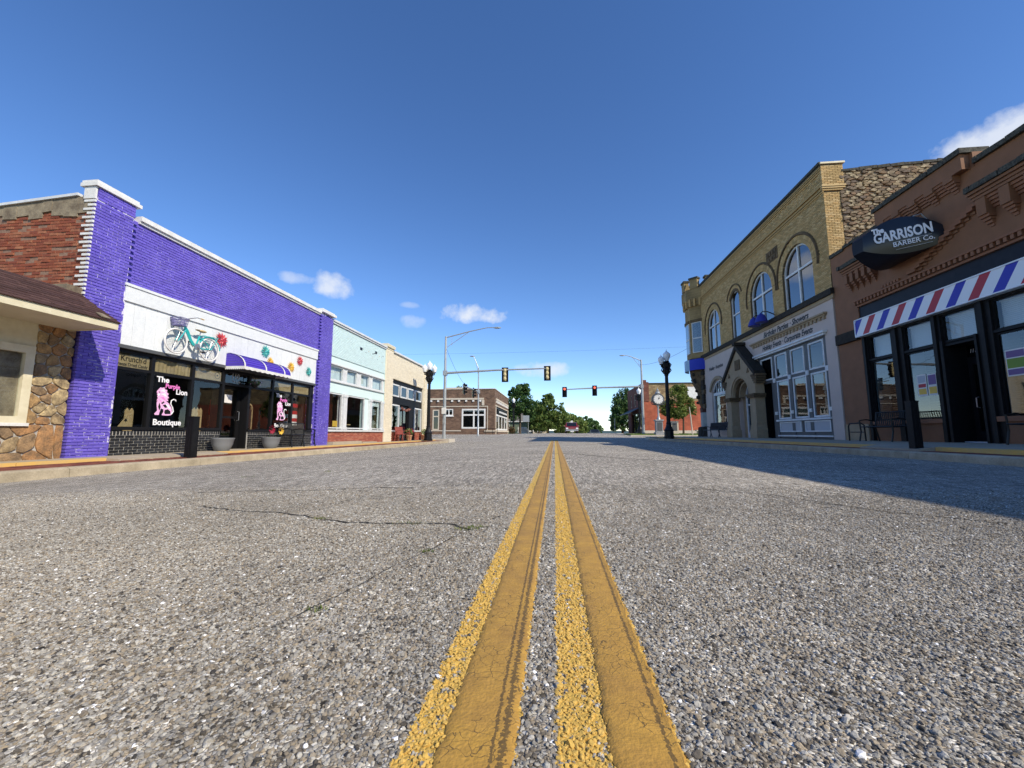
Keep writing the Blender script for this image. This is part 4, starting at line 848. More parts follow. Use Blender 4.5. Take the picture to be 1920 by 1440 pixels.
o = empty('chalkboard', FL.p(12.98, -.3, .58), 'arched chalkboard with tan frame inside the window right of the door', 'chalkboard')
mb = MB(); mb.fb(FL, 12.8, 13.16, .6, 1.25, -.32, -.3); mb.build('slate', MT['decalk'], o); mb = MB(); mb.fb(FL, 12.77, 12.8, .58, 1.3, -.33, -.28); mb.fb(FL, 13.16, 13.19, .58, 1.3, -.33, -.28); mb.ring(FL, 12.98, 1.25, .17, .21, -.33, -.28); mb.build('frame', MT['wood'], o)
for i in range(6):
    mb = MB(); mb.fb(FL, 12.86, 12.86+random.uniform(.12, .24), .72+i*.08, .735+i*.08, -.3, -.297); mb.build('chalk_line', MT['paper'], o)
o = tag(MB().fb(D, 11.95, 12.25, 1.4, 1.66, .0, .004).build('paper_notice', MT['paper']), 'small white paper notice on the boutique door glass', 'notice')
# hanging basket by the door
HB = empty('hanging_basket', FL.p(12.68, .15, 1.95), 'small dark hanging flower basket on the post beside the boutique door', 'flower basket')
mb = MB(); mb.lathe([(.02, 1.92), (.09, 1.98), (.12, 2.05), (.12, 2.06)], FL.p(12.68, .12, 0), 10); mb.build('basket', MT['black'], HB)
mb = MB(); mb.tube([FL.p(12.68, .0, 2.36), FL.p(12.68, .12, 2.36), FL.p(12.68, .12, 2.08)], .01); mb.build('hook', MT['black'], HB)
def leaves(mb, c, r, n, s, flat=.7):
    for _ in range(n):
        d = Vector((random.gauss(0, 1), random.gauss(0, 1), random.gauss(0, 1))).normalized()*random.random()**.4; p = Vector((c[0]+d.x*r[0], c[1]+d.y*r[1], c[2]+d.z*r[2]))
        a = Vector((random.gauss(0, 1), random.gauss(0, 1), random.gauss(0, flat))).normalized(); b = a.cross(Vector((random.gauss(0, 1), random.gauss(0, 1), random.gauss(0, 1)))).normalized(); q = s*random.uniform(.6, 1.3)
        mb.add([p-a*q*.5, p+b*q*.32, p+a*q*.5, p-b*q*.32], [(0, 1, 2, 3)], random.random())
mb = MB(); leaves(mb, FL.p(12.68, .12, 2.1), (.16, .16, .1), 90, .07); mb.build('foliage', MT['leafdk'], HB)
mb = MB(); leaves(mb, FL.p(12.68, .14, 2.1), (.18, .18, .1), 28, .05); mb.build('blossoms', MT['lionpink'], HB)

# --- mint and cream shops
MS = empty('mint_shop', (-10, 20.5, -.06), 'pale mint painted brick shop with curtained transom windows', 'building')
mh = [(17.42, 23.45, -.3, 3.95)]
mb = MB(); slab(mb, FL, 17.42, 23.46, -.3, 5.42, mh, -.35, -.014); mb.build('wall', MT['mint'], MS)
mb = MB(); mb.box(-24, -10.36, 17.42, 23.46, 3.4, 5.1); mb.box(-24, -12.8, 17.42, 23.46, -.3, 3.4); mb.build('rear_wall', MT['cement'], MS)
pieces(lay(FL, 17.42, 23.46, 3.97, 5.42, n1=-.004, jit=.0015), FL, MT['mint'], MS, 60, 'brick', 'brickwork')
mb = MB(); mb.fb(FL, 17.42, 23.46, 5.43, 5.5, -.4, .06); mb.fb(FL, 17.42, 23.46, 5.51, 5.6, -.4, .11); mb.build('parapet_cap', MT['whitetrim'], MS)
for u, z in ((20.2, 4.75), (22.0, 4.9)):
    mb = MB(); mb.fb(FL, u, u+.25, z, z+.14, -.02, .0025); mb.build('vent_hole', MT['black'], MS)
for a, b, z0, z1 in [(17.42, 23.44, 3.62, 3.94), (17.42, 23.44, 2.3, 2.84)]:
    mb = MB(); mb.fb(FL, a, b, z0, z1, -.3, -.05); mb.build('fascia_board', MT['mintlite'], MS)
mb = MB(); mb.fb(FL, 17.42, 23.44, 3.56, 3.62, -.3, .03); mb.fb(FL, 17.42, 23.44, 2.78, 2.84, -.3, .03); mb.build('transom_trim', MT['whitetrim'], MS)
for a, b in ((17.42, 18.74), (19.0, 20.14), (20.46, 21.55), (21.84, 23.25)):
    window(FL, a, b, 2.84, 3.56, MS, MT['whitetrim'], MT['cleargl'], .07, -.08, .08); curtain(FL, a+.08, b-.08, 2.9, 3.5, -.2, MT['lace'], MS, 8, .02)
for a, b in ((18.74, 19.0), (20.14, 20.46), (21.55, 21.84), (23.25, 23.44)):
    mb = MB(); mb.fb(FL, a, b, 2.84, 3.56, -.3, -.06); mb.build('post', MT['whitetrim'], MS)
for a, b in ((17.42, 18.74), (19.1, 21.08), (21.86, 23.3)): window(FL, a, b, .66, 2.28, MS, MT['whitetrim'], MT['cleargl'], .05, -.08, .06)
for a, b in ((18.76, 19.09), (21.6, 21.85), (23.31, 23.44)):
    mb = MB(); mb.fb(FL, a, b, .62, 2.3, -.3, .02); mb.fb(FL, a-.02, b+.02, 2.16, 2.29, -.3, .05); mb.fb(FL, a-.02, b+.02, .62, .74, -.3, .05); mb.build('column', MT['whitetrim'], MS)
mb = MB(); mb.fb(FL, 21.09, 21.59, .62, 2.3, -.3, -.1); mb.build('door', MT['mintlite'], MS)
mb = MB(); mb.fb(FL, 17.42, 23.46, .52, .61, -.3, .07); mb.build('sill_beam', MT['whitetrim'], MS)
mb = MB(); mb.fb(FL, 17.42, 23.46, -.3, .51, -.3, -.014); mb.build('base_wall', MT['lightmortar'], MS)
pieces(lay(FL, 17.43, 23.45, -.05, .52, n1=.0), FL, MT['redbrick2'], MS, 150, 'base_brick', 'base_brickwork')
mb = MB(); mb.fb(FL, 17.45, 20.2, -.058, .06, .01, .3); mb.fb(FL, 20.3, 22.0, -.058, .0, .01, .3); mb.build('step', MT['sidewalk'], MS)
for i in range(16):
    q = MB(); u, z = random.uniform(20.2, 23.2), random.uniform(4.5, 4.95); q.fb(FL, u, u+random.uniform(.04, .16), z, z+random.uniform(.015, .05), -.01, -.0005); q.build('paint_chip', MT['greytrim'] if i % 3 else MT['limestone'], MS)
room(MS, -12.6, -10.4, 17.5, 23.4, .5, 3.5, 'L', mat('mint_shop_room', (.16, .13, .08), (.09, .07, .04), .9, 1.2))
ob = tag(MB().fb(FL, 18.2, 18.62, .75, 1.02, -.2, -.19).build('yellow_sign', MT['fyel']), 'yellow notice leaning inside the first mint shop window', 'sign')
o = empty('armchair', FL.p(17.9, -.9, .55), 'dark red cabinet seen through the mint shop glass', 'cabinet'); o.name = 'cabinet'
mb = MB(); mb.fb(FL, 17.6, 18.4, .55, 1.75, -1.2, -.7); mb.build('carcass', cloth3, o); mb = MB(); mb.fb(FL, 17.58, 18.42, 1.75, 1.8, -1.22, -.68); mb.build('top_board', MT['wood'], o)
o = empty('display_table', FL.p(20.0, -.8, .55), 'low dark table inside the wide mint shop window', 'table')
mb = MB(); mb.fb(FL, 19.5, 20.5, .85, .9, -1.1, -.5); mb.build('tabletop', MT['wood'], o)
for u in (19.55, 20.45):
    mb = MB(); mb.fb(FL, u-.03, u+.03, .55, .85, -.85, -.75); mb.build('leg', MT['dark'], o)
curtain(FL, 22.0, 23.15, 1.95, 2.22, -.16, MT['lace'], MS, 4, .05, 'swag_curtain'); curtain(FL, 22.95, 23.15, .75, 2.0, -.18, MT['lace'], MS, 3, .03)
CS = empty('cream_shop', (-10, 27.7, -.06), 'cream painted brick shop with a black and white storefront beside the lamp post', 'building')
mb = MB(); slab(mb, FL, 23.47, 31.6, -.3, 5.46, [(24.72, 30.8, -.3, 3.84)], -.35, -.012); mb.build('wall', MT['cream'], CS)
mb = MB(); mb.box(-24, -10.36, 23.47, 31.59, 3.6, 5.1); mb.box(-24, -12.6, 23.47, 31.59, -.3, 3.6); mb.build('rear_wall', MT['cement'], CS)
it = lay(FL, 23.48, 31.6, -.06, 5.44, [(24.72, 30.8, -.3, 3.84)], n1=-.002, jit=.002); it = [(u, z, w, h, a, b+(.06 if u < 24.55 or u > 30.95 else 0)) for u, z, w, h, a, b in it]
pieces(it, FL, MT['cream'], CS, 60, 'brick', 'brickwork')
for a, b in ((23.47, 24.55), (30.95, 31.6)):
    mb = MB(); mb.fb(FL, a, b, -.3, 5.5, -.3, .045); mb.build('pier', MT['cream'], CS)
mb = MB(); mb.fb(FL, 23.4, 24.62, 5.62, 5.8, -.4, .14); mb.fb(FL, 23.45, 24.56, 5.5, 5.62, -.35, .07); mb.build('pier_cap', MT['creamtrim'], CS)
mb = MB(); mb.fb(FL, 24.63, 31.65, 5.47, 5.58, -.4, .1); mb.build('parapet_cap', MT['whitetrim'], CS)
mb = MB(); mb.fb(FL, 24.72, 30.8, 2.3, 3.84, -.3, -.12); mb.fb(FL, 24.72, 24.78, -.06, 2.3, -.3, -.1); mb.fb(FL, 30.6, 30.8, -.06, 2.3, -.3, -.1); mb.fb(FL, 28.07, 29.05, -.06, 2.3, -.3, -.12); mb.build('storefront_frame', MT['blackwood'], CS)
for a, b in ((24.78, 25.98), (26.25, 27.42), (27.6, 28.82), (29.0, 30.5)): window(FL, a, b, 2.76, 3.55, CS, MT['whitetrim'], MT['darkgl'], .09, -.08, .05)
window(FL, 24.78, 26.1, .55, 2.26, CS, MT['whitetrim'], MT['cleargl'], .09, -.09, .06); window(FL, 29.06, 30.58, .55, 2.26, CS, MT['whitetrim'], MT['cleargl'], .09, -.09, .06)
window(FL, 26.3, 28.05, .0, 2.26, CS, MT['blackwood'], MT['darkgl'], .1, -.25, .06, mul=(27.2,), name='door')
for a, b in ((24.74, 26.2), (29.0, 30.78)):
    mb = MB(); mb.fb(FL, a, b, -.3, .54, -.3, -.12); mb.build('base_wall', MT['redmortar'], CS)
pieces(lay(FL, 24.8, 26.15, -.05, .54, n1=-.1)+lay(FL, 29.05, 30.75, -.05, .54, n1=-.1), FL, MT['redbrick2'], CS, 40, 'base_brick', 'base_brickwork')
room(CS, -12.4, -10.4, 24.8, 30.7, .0, 3.4, 'L')
for u in (25.4, 29.8):
    o = empty('hanging_ornament', FL.p(u, -.3, .9), 'white hanging scrollwork ornament in the '+('left' if u < 27 else 'right')+' window of the cream shop', 'ornament')
    for i, z in enumerate((1.0, 1.35, 1.7)):
        mb = MB(); mb.torus(FL.p(u, -.3, z), .15+.05*(i % 2), .03, 'x', 14, 5); mb.build('scroll', MT['white'], o)
# garland over cream shop door
o = empty('garland', FL.p(27.2, -.05, 2.1), 'dusty pink flower garland over the cream shop door', 'garland'); mb = MB()
for t in fr_range(0, 1, .05): leaves(mb, FL.p(26.4+1.6*t, -.05, 2.1-.12*math.sin(PI*t)), (.06, .1, .08), 14, .09)
mb.build('blossoms', mat('dusty_pink', (.4, .2, .17), (.25, .1, .08), .8, 30), o)

# ------------------------------------------------------------------ bicycle and metal flowers on the white boards
def bicycle():
    B = empty('bicycle', FL.p(10.15, .2, 2.5), 'turquoise step-through bicycle with a basket mounted on the white boards', 'bicycle')
    f, r = (9.63, 2.84), (10.68, 2.81); n = .2
    for c in (f, r):
        w = MB(); w.torus(FL.p(c[0], n, c[1]), .315, .024, 'x', 36, 8); wo = w.build('tyre', MT['tyrewhite'], B, smooth=True)
        w = MB(); w.torus(FL.p(c[0], n, c[1]), .285, .008, 'x', 36, 6); w.build('rim', MT['chrome'], wo, smooth=True)
        w = MB()
        for i in range(20): a = i*PI/10; w.tube([FL.p(c[0], n, c[1]), FL.p(c[0]+.283*math.cos(a), n, c[1]+.283*math.sin(a))], .0022, 4)
        w.build('spokes', MT['chrome'], wo); w = MB(); w.lathe([(.02, -.05), (.025, 0), (.02, .05)], (0, 0, 0), 8); w.v = [FL.p(c[0]+x, n+z, c[1]+y) for x, y, z in w.v]; w.build('hub', MT['chrome'], wo)
    P = lambda u, z, d=0.: FL.p(u, n+d, z)
    hd, bb, st = (9.84, 3.28), (10.22, 2.80), (10.32, 3.12)
    fm = MB(); fm.tube([P(9.83, 3.34), P(9.86, 3.2)], .026); fm.tube([P(9.85, 3.27), P(9.95, 3.16), P(10.06, 2.96), P(*bb)], .03); fm.tube([P(9.86, 3.22), P(10.0, 3.0), P(10.1, 2.86), P(*bb)], .022)
    fm.tube([P(*bb), P(*st)], .024)
    for d in (-.055, .055): fm.tube([P(*bb), P(10.45, 2.79, d), P(r[0], r[1], d)], .013); fm.tube([P(10.31, 3.08), P(10.5, 2.98, d), P(r[0], r[1], d)], .012)
    fm.build('frame', MT['teal'], B, smooth=True)
    fk = MB()
    for d in (-.055, .055): fk.tube([P(9.86, 3.2), P(9.82, 3.16, d), P(9.72, 2.98, d), P(f[0], f[1], d)], [.02, .016, .014, .012])
    fk.build('fork', MT['teal'], B, smooth=True)
    for c, a0, a1 in ((r, .1, 2.7),):
        m = MB(); m.tube([P(c[0]+.36*math.cos(a0+(a1-a0)*i/12), c[1]+.36*math.sin(a0+(a1-a0)*i/12)) for i in range(13)], .022, 8); m.build('mudguard', MT['teal'], B, smooth=True)
    m = MB()
    for d in (-.06, .06): m.tube([P(10.36, 3.15, d), P(10.9, 3.19, d)], .01); m.tube([P(10.88, 3.19, d), P(r[0], r[1], d)], .008)
    for u in (10.45, 10.6, 10.75, 10.88): m.tube([P(u, 3.17, -.06), P(u, 3.17, .06)], .008)
    m.build('carrier', MT['teal'], B)
    m = MB(); m.tube([P(10.31, 3.1), P(10.35, 3.25)], .014); m.build('seat_post', MT['chrome'], B)
    m = MB(); m.ball(P(10.40, 3.28), .13, .55, 1.0, .3); m.ball(P(10.27, 3.28), .06, .6, 1.7, .4); m.build('saddle', MT['tan'], B, smooth=True)
    m = MB(); m.tube([P(9.84, 3.33), P(9.80, 3.46)], .012); m.tube([P(10.08, 3.52, .3), P(9.92, 3.53, .27), P(9.80, 3.47, .08), P(9.80, 3.47, -.08), P(9.92, 3.53, -.15), P(10.08, 3.52, -.16)], .012); m.build('handlebar', MT['chrome'], B, smooth=True)
    for d in (.3, -.16):
        m = MB(); m.tube([P(10.0, 3.525, d), P(10.1, 3.52, d)], .018); m.build('grip', MT['tan'], B)
    bk = MB()
    for z, s in ((3.26, .8), (3.33, .88), (3.4, .95), (3.46, 1.)):
        a, b = .13*s, .15*s; bk.tube([P(9.68-a, z, -b), P(9.68+a, z, -b), P(9.68+a, z, b), P(9.68-a, z, b), P(9.68-a, z, -b)], .009, 5)
    for i in range(9):
        for (ua, da) in ((-1+i/4, -1), (-1+i/4, 1), (-1, -1+i/4), (1, -1+i/4)): bk.tube([P(9.68+ua*.104, 3.26, da*.12), P(9.68+ua*.13, 3.46, da*.15)], .006, 4)
    bk.fb(FL, 9.58, 9.78, 3.25, 3.262, n-.12, n+.12); bk.build('basket', MT['wicker'], B)
    m = MB(); m.lathe([(.09, -.008), (.09, .008)], (0, 0, 0), 20); m.v = [FL.p(bb[0]+x, n+.06+z, bb[1]+y) for x, y, z in m.v]; m.build('chainring', MT['chrome'], B)
    m = MB(); m.tube([P(*bb, .08), P(bb[0]+.1, bb[1]-.13, .09)], .01); m.tube([P(*bb, -.08), P(bb[0]-.1, bb[1]+.13, -.09)], .01); m.build('crank', MT['chrome'], B)
    for s in (1, -1):
        m = MB(); m.fb(FL, bb[0]+s*.1-.05, bb[0]+s*.1+.05, bb[1]-s*.13-.012, bb[1]-s*.13+.012, n+s*.09, n+s*.19); m.build('pedal', MT['rubber'], B)
bicycle()
def flower(u, z, m, r, label):
    F = empty('metal_flower', FL.p(u, .04, z), label, 'wall ornament', 'metal flowers on the white boards')
    for k, (rr, nn, off) in enumerate(((r, 12, 0), (r*.66, 10, .3))):
        for i in range(nn):
            a = off+2*PI*i/nn+random.uniform(-.06, .06); q = MB(); L = rr*random.uniform(.92, 1.06); w = L*.13; c, s = math.cos(a), math.sin(a); nb = .05+.025*k
            q.add([FL.p(u+c*t*L-s*ww, nb+h, z+s*t*L+c*ww) for t, ww, h in ((.1, -.3*w, 0), (.6, -w, .035), (1, 0, .02), (.6, w, .035), (.1, .3*w, 0), (.5, 0, .012))], [(0, 1, 5), (1, 2, 5), (2, 3, 5), (3, 4, 5)]); q.build('petal', m, F)
    q = MB(); q.ball(FL.p(u, .085, z), r*.17, .6, 1, 1, 8, 5); q.build('flower_centre', m, F, smooth=True); return F
for u, z, m, r, l in [(11.23, 3.23, 'fred', .25, 'large red metal flower behind the bicycle wheel'), (13.15, 3.25, 'fteal', .24, 'turquoise metal flower above the door awning'), (13.42, 2.94, 'fyel', .19, 'yellow metal flower half hidden by the door awning'),
                      (13.96, 2.69, 'fred', .23, 'red metal flower at the low end of the awning'), (14.58, 2.94, 'fyel', .23, 'yellow metal flower between two red ones'), (15.1, 3.27, 'fred', .21, 'red metal flower highest toward the end of the boards'), (15.72, 2.94, 'fteal', .21, 'turquoise metal flower nearest the end of the boards')]: flower(u, z, MT[m], r, l)

# ------------------------------------------------------------------ right side: the event hall (two storeys, yellow brick)
EH = empty('event_hall', (10.4, 23, .2), 'two storey yellow brick hall with arched upper windows above a greige ground floor', 'building')
Y0, Y1 = 16.1, 29.6; BR, SP, TOP = 1.1, 7.4, 10.85
archs = [(18.2, 1.1, 5.84, 7.4), (21.32, 1.1, 5.84, 7.4), (27.6, 1.02, 5.84, 7.46)]; NAR = (23.7, 24.85, 5.84, 8.75)
holes = [(c-r, c+r, b, s+r) for c, r, b, s in archs]+[NAR]
mb = MB(); slab(mb, FR, Y0, 31.0, 5.45, TOP-.1, holes, -.4, -.012)
for c, r, b, s in archs: mb.spandrel(FR, c, s, r, s+r+.0, -.4, -.012)
mb.build('upper_wall', MT['yellowmortar'], EH)
def inarch(u, z):
    for c, r, b, s in archs:
        if abs(u-c) < r+.34 and b < z < s and abs(u-c) < r: return True
        if z >= s and math.hypot(u-c, z-s) < r+.32: return True
    return NAR[0] < u < NAR[1] and NAR[2] < z < NAR[3]
it = lay(FR, Y0, 29.62, 5.82, 10.7, [(c-r, c+r, b, s) for c, r, b, s in archs]+[NAR], n1=.0, inside=lambda u, z: z > 7.38 and inarch(u, z))
pieces(it, FR, MT['yellowbrick'], EH, 150, 'brick', 'brickwork')
for c, r, b, s in archs:   # brick arch ring, hood mould, window
    q = MB(); k = 30
    for i in range(k): q.ring(FR, c, s, r, r+.155, -.1, .004, PI*i/k+.006, PI*(i+1)/k-.006, 1); q.ring(FR, c, s, r+.165, r+.32, -.1, .002, PI*i/k+.006, PI*(i+1)/k-.006, 1)
    q.build('arch_bricks', MT['yellowbrick'], EH, kind='stuff')
    q = MB(); q.ring(FR, c, s, r+.36, r+.42, -.02, .05, -.22, PI+.22, 26); q.ring(FR, c, s, r+.42, r+.46, -.02, .025, -.22, PI+.22, 26); q.build('hood_mould', MT['barber'] if False else MT['brownstone'], EH)
    fw = .075; q = MB(); q.ring(FR, c, s, r-fw, r, -.2, -.1, 0, PI, 24); q.fb(FR, c-r, c-r+fw, b, s, -.2, -.1); q.fb(FR, c+r-fw, c+r, b, s, -.2, -.1); q.fb(FR, c-r+fw, c+r-fw, b, b+fw, -.2, -.1); q.fb(FR, c-fw*.6, c+fw*.6, b+fw, s+r-fw*.8, -.19, -.095); q.fb(FR, c-r+fw, c+r-fw, s-fw*.6, s+fw*.6, -.195, -.09)
    w = q.build('window', MT['whitetrim'], EH)
    for sg in (-1, 1):
        MB().fb(FR, c+sg*.045, c+sg*(r-fw), b+fw, s-.045, -.155, -.148).build('pane', MT['uppergl'], w)
        q = MB(); q.prism(FR, [(c+sg*.045, s+.045)]+[(c+sg*max(.045, (r-fw)*math.cos(a)), s+max(.045, (r-fw)*math.sin(a))) for a in [PI/2*i/10 for i in range(11)]], -.155, -.148); q.build('pane', MT['uppergl'], w)
    q = MB(); q.fb(FR, c-r, c+r, b, s+r, -1.4, -1.35); q.build('room_wall', MT['dark'], EH)
q = MB(); q.ring(FR, 24.27, 7.95, .62, .78, -.1, .004, .35, PI-.35, 10); q.ring(FR, 24.27, 7.95, .98, 1.04, -.02, .05, .3, PI-.3, 12); q.build('segment_arch', MT['brownstone'], EH)
q = MB(); q.prism(FR, [(23.7, 8.56)]+[(24.275+.66*math.cos(a), 8.18+.55*math.sin(a)) for a in [PI-.55-(PI-1.1)*i/8 for i in range(9)]]+[(24.85, 8.56), (24.85, 8.78), (23.7, 8.78)], -.3, -.02); q.build('arch_infill', MT['yellowbrick'], EH)
window(FR, 23.7, 24.85, 5.84, 8.6, EH, MT['whitetrim'], MT['uppergl'], .075, -.12, .08, tra=(7.25,)); q = MB(); q.fb(FR, 23.7, 24.85, 5.84, 8.7, -1.4, -1.35); q.build('room_wall', MT['dark'], EH)
# cornice, string course, plaque
q = MB(); q.fb(FR, 16.05, 29.7, 10.72, 10.79, -.3, .05); q.fb(FR, 16.05, 29.7, 10.79, 10.9, -.3, .1); q.build('wall_coping', MT['coping'], EH)
for z, n in ((10.5, .03), (10.58, .05), (10.65, .07), (9.66, .035), (9.74, .06), (9.9, .06), (9.97, .035)):
    q = MB(); q.fb(FR, 16.08, 29.68, z, z+.055, -.02, n); q.build('cornice_band', MT['yellowbrick'], EH)
q = MB(); q.fb(FR, 15.98, 29.9, 5.6, 5.83, -.3, .14); q.build('string_course', MT['darkstone'], EH)
q = MB(); q.fb(FR, 16.0, 29.9, 5.45, 5.6, -.3, .06); q.build('string_band', MT['tanstone'], EH)
q = MB(); q.fb(FR, 19.5, 20.52, 8.55, 9.15, -.02, .015); q.build('plaque', MT['brownstone'], EH)
q = MB()
for i in range(4): q.fb(FR, 19.6+i*.23, 19.76+i*.23, 8.88, 9.06, .0, .045)
for i in range(3): q.fb(FR, 19.66+i*.27, 19.86+i*.27, 8.62, 8.78, .0, .045)
q.build('plaque_relief', MT['brownstone'], EH)
# ground floor
gh = [(16.7, 22.1, -.1, 4.2), (22.3, 24.45, -.1, 3.52), (26.25, 28.45, 1.0, 3.42)]
q = MB(); slab(q, FR, Y0, 29.62, -.1, 5.45, gh+[(26.25, 28.45, 3.42, 3.85)], -.4, .02); q.build('lower_wall', MT['pinkwall'], EH)
body('rear_wall', MT['cement'], EH, 11.9, 26, 16.5, 31.2, 5.0, 10.4); body('rear_wall', MT['cement'], EH, 14.5, 26, 16.5, 31.2, -.2, 5.0)
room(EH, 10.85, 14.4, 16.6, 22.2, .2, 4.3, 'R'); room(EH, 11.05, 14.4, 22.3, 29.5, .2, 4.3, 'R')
q = MB(); q.fb(FR, 16.62, 22.18, 4.2, 4.28, -.1, .12); q.fb(FR, 16.56, 22.24, 4.28, 4.36, -.1, .18); q.build('shop_cornice', MT['whitetrim'], EH)
q = MB()
for u in (16.77, 18.03, 19.34, 20.62, 21.98): q.fb(FR, u-.11, u+.11, .22, 4.2, -.14, -.02)
q.fb(FR, 16.7, 22.1, 2.86, 3.0, -.13, -.03); q.fb(FR, 16.7, 22.1, 4.1, 4.2, -.13, -.03); q.fb(FR, 16.7, 20.6, .22, 1.02, -.14, -.05); q.fb(FR, 20.7, 21.0, .22, 2.9, -.14, -.06)
q.build('shopfront_frame', MT['greytrim'], EH)
for a, b in ((16.9, 17.9), (18.2, 19.2), (19.5, 20.5), (20.76, 21.85)): window(FR, a, b, 3.0, 4.1, EH, MT['whitetrim'], MT['darkgl'], .07, -.04, .06)
for a, b in ((16.86, 17.85), (18.16, 19.15), (19.46, 20.46)): window(FR, a, b, 1.08, 2.87, EH, MT['whitetrim'], MT['mirgl'], .07, -.04, .06)
for a, b in ((16.86, 18.5), (18.76, 20.44)):
    q = MB(); q.fb(FR, a, b, .5, .95, -.06, -.03); q.build('panel', MT['greypanel'], EH); q = MB(); q.fb(FR, a, b, .5, .55, -.03, .0); q.fb(FR, a, b, .9, .95, -.03, .0); q.fb(FR, a, a+.05, .55, .9, -.03, .0); q.fb(FR, b-.05, b, .55, .9, -.03, .0); q.build('panel_moulding', MT['whitetrim'], EH)
q = MB(); q.fb(FR, 16.75, 20.6, .98, 1.06, -.06, .06); q.fb(FR, 16.75, 20.6, .3, .36, -.06, .03); q.build('sill_beam', MT['whitetrim'], EH)
for u in (16.77, 18.03, 19.34, 20.62):
    q = MB(); q.fb(FR, u-.09, u+.09, 1.3, 1.44, -.03, .03); q.build('corner_block', MT['white'], EH); q = MB(); q.fb(FR, u-.09, u+.09, 2.82, 3.02, -.03, .03); q.build('corner_block', MT['whitetrim'], EH)
q = MB(); q.fb(FR, 21.0, 21.85, .22, 2.88, -1.2, -1.1); q.fb(FR, 20.95, 21.0, .22, 2.88, -1.1, -.14); q.fb(FR, 21.85, 21.9, .22, 2.88, -1.1, -.14); q.build('recessed_door', MT['blackwood'], EH)
q = MB(); q.fb(FR, 16.5, 22.5, 4.92, 4.98, -.02, .1); q.fb(FR, 16.45, 22.55, 4.98, 5.05, -.02, .16); q.build('dentil_cornice', MT['tanstone'], EH)
u = 16.55
while u < 22.4: q = MB(); q.fb(FR, u, u+.13, 4.8, 4.92, -.02, .08); q.build('dentil', MT['tanstone'], EH); u += .26
kb = MT['decalk']
text('Birthday Parties \u00b7 Showers', FR, 19.45, 5.24, .36, .025, kb, EH, .95, .3, .009); text('Holiday Events \u00b7 Corporate Events', FR, 19.45, 4.6, .36, .025, kb, EH, .8, .3, .009)
text('Wedding \u00b7 Receptions', FR, 27.55, 4.66, .32, .025, kb, EH, .8, .3, .008)
# arched ground-floor window
q = MB(); c, s, r = 27.35, 2.9, 1.0; zc = 2.55; rr = 1.3
q.fb(FR, 26.25, 26.35, 1.0, 3.05, -.2, -.08); q.fb(FR, 28.35, 28.45, 1.0, 3.05, -.2, -.08); q.fb(FR, 26.35, 28.35, 1.0, 1.1, -.2, -.08); q.fb(FR, 26.35, 28.35, 2.85, 3.05, -.2, -.06); q.ring(FR, c, zc, rr-.12, rr, -.2, -.08, .52, PI-.52, 14)
for u in (26.75, 27.15, 27.55, 27.95): q.fb(FR, u-.02, u+.02, 3.05, 3.6+.1*(abs(u-27.35) < .3), -.18, -.1)
aw = q.build('window', MT['whitetrim'], EH); MB().fb(FR, 26.35, 28.35, 1.1, 2.85, -.15, -.14).build('pane', MT['cleargl'], aw)
q = MB(); q.prism(FR, [(26.35, 3.05), (28.35, 3.05)]+[(c+(rr-.1)*math.cos(a), zc+(rr-.1)*math.sin(a)) for a in [.52+(PI-1.04)*i/10 for i in range(11)]], -.15, -.14); q.build('pane', MT['darkgl'], aw)
q = MB(); q.spandrel(FR, c, zc, rr, 3.86, -.4, .018, 20) if False else None
for i in range(12):
    A = .5+(PI-1.0)*i/12; B = .5+(PI-1.0)*(i+1)/12; q.prism(FR, [(c+rr*math.cos(A), zc+rr*math.sin(A)), (c+rr*math.cos(A), 3.86), (c+rr*math.cos(B), 3.86), (c+rr*math.cos(B), zc+rr*math.sin(B))], -.4, .018)
q.build('arch_infill', MT['pinkwall'], EH)
q = MB(); q.ring(FR, c, zc, rr+.02, rr+.22, -.02, .1, .45, PI-.45, 16); q.build('hood_mould', MT['tanstone'], EH)
# gabled stone portal, 0.5 m proud
pt = empty('portal', FR.p(23.4, .25, .2)); pt.parent = EH; pt.location = Vector(FR.p(23.4, .25, .2))-EH.location
q = MB(); zs, r0 = 2.42, 1.07; c = 23.38
gable = lambda u: 5.0-(abs(u-c)*.86)
for i in range(24):
    A = PI*i/24; B = PI*(i+1)/24; ua, ub = c+r0*math.cos(A), c+r0*math.cos(B)
    q.prism(FR, [(ua, zs+r0*math.sin(A)), (ua, gable(ua)), (ub, gable(ub)), (ub, zs+r0*math.sin(B))], .02, .45)
for a, b in ((c-r0-.75, c-r0), (c+r0, c+r0+.75)): q.prism(FR, [(a, zs), (b, zs), (b, gable(b)), (a, gable(a))], .02, .45)
q.build('gable_wall', MT['tanstone'], pt)
for k, rr in enumerate((1.07, .95, .83)):
    q = MB(); q.ring(FR, c, zs, rr-.1, rr, -.18-.003*k, .40-.14*k, 0, PI, 22); q.build('arch_moulding', MT['tanstone'] if k % 2 == 0 else MT['brownstone'], pt)
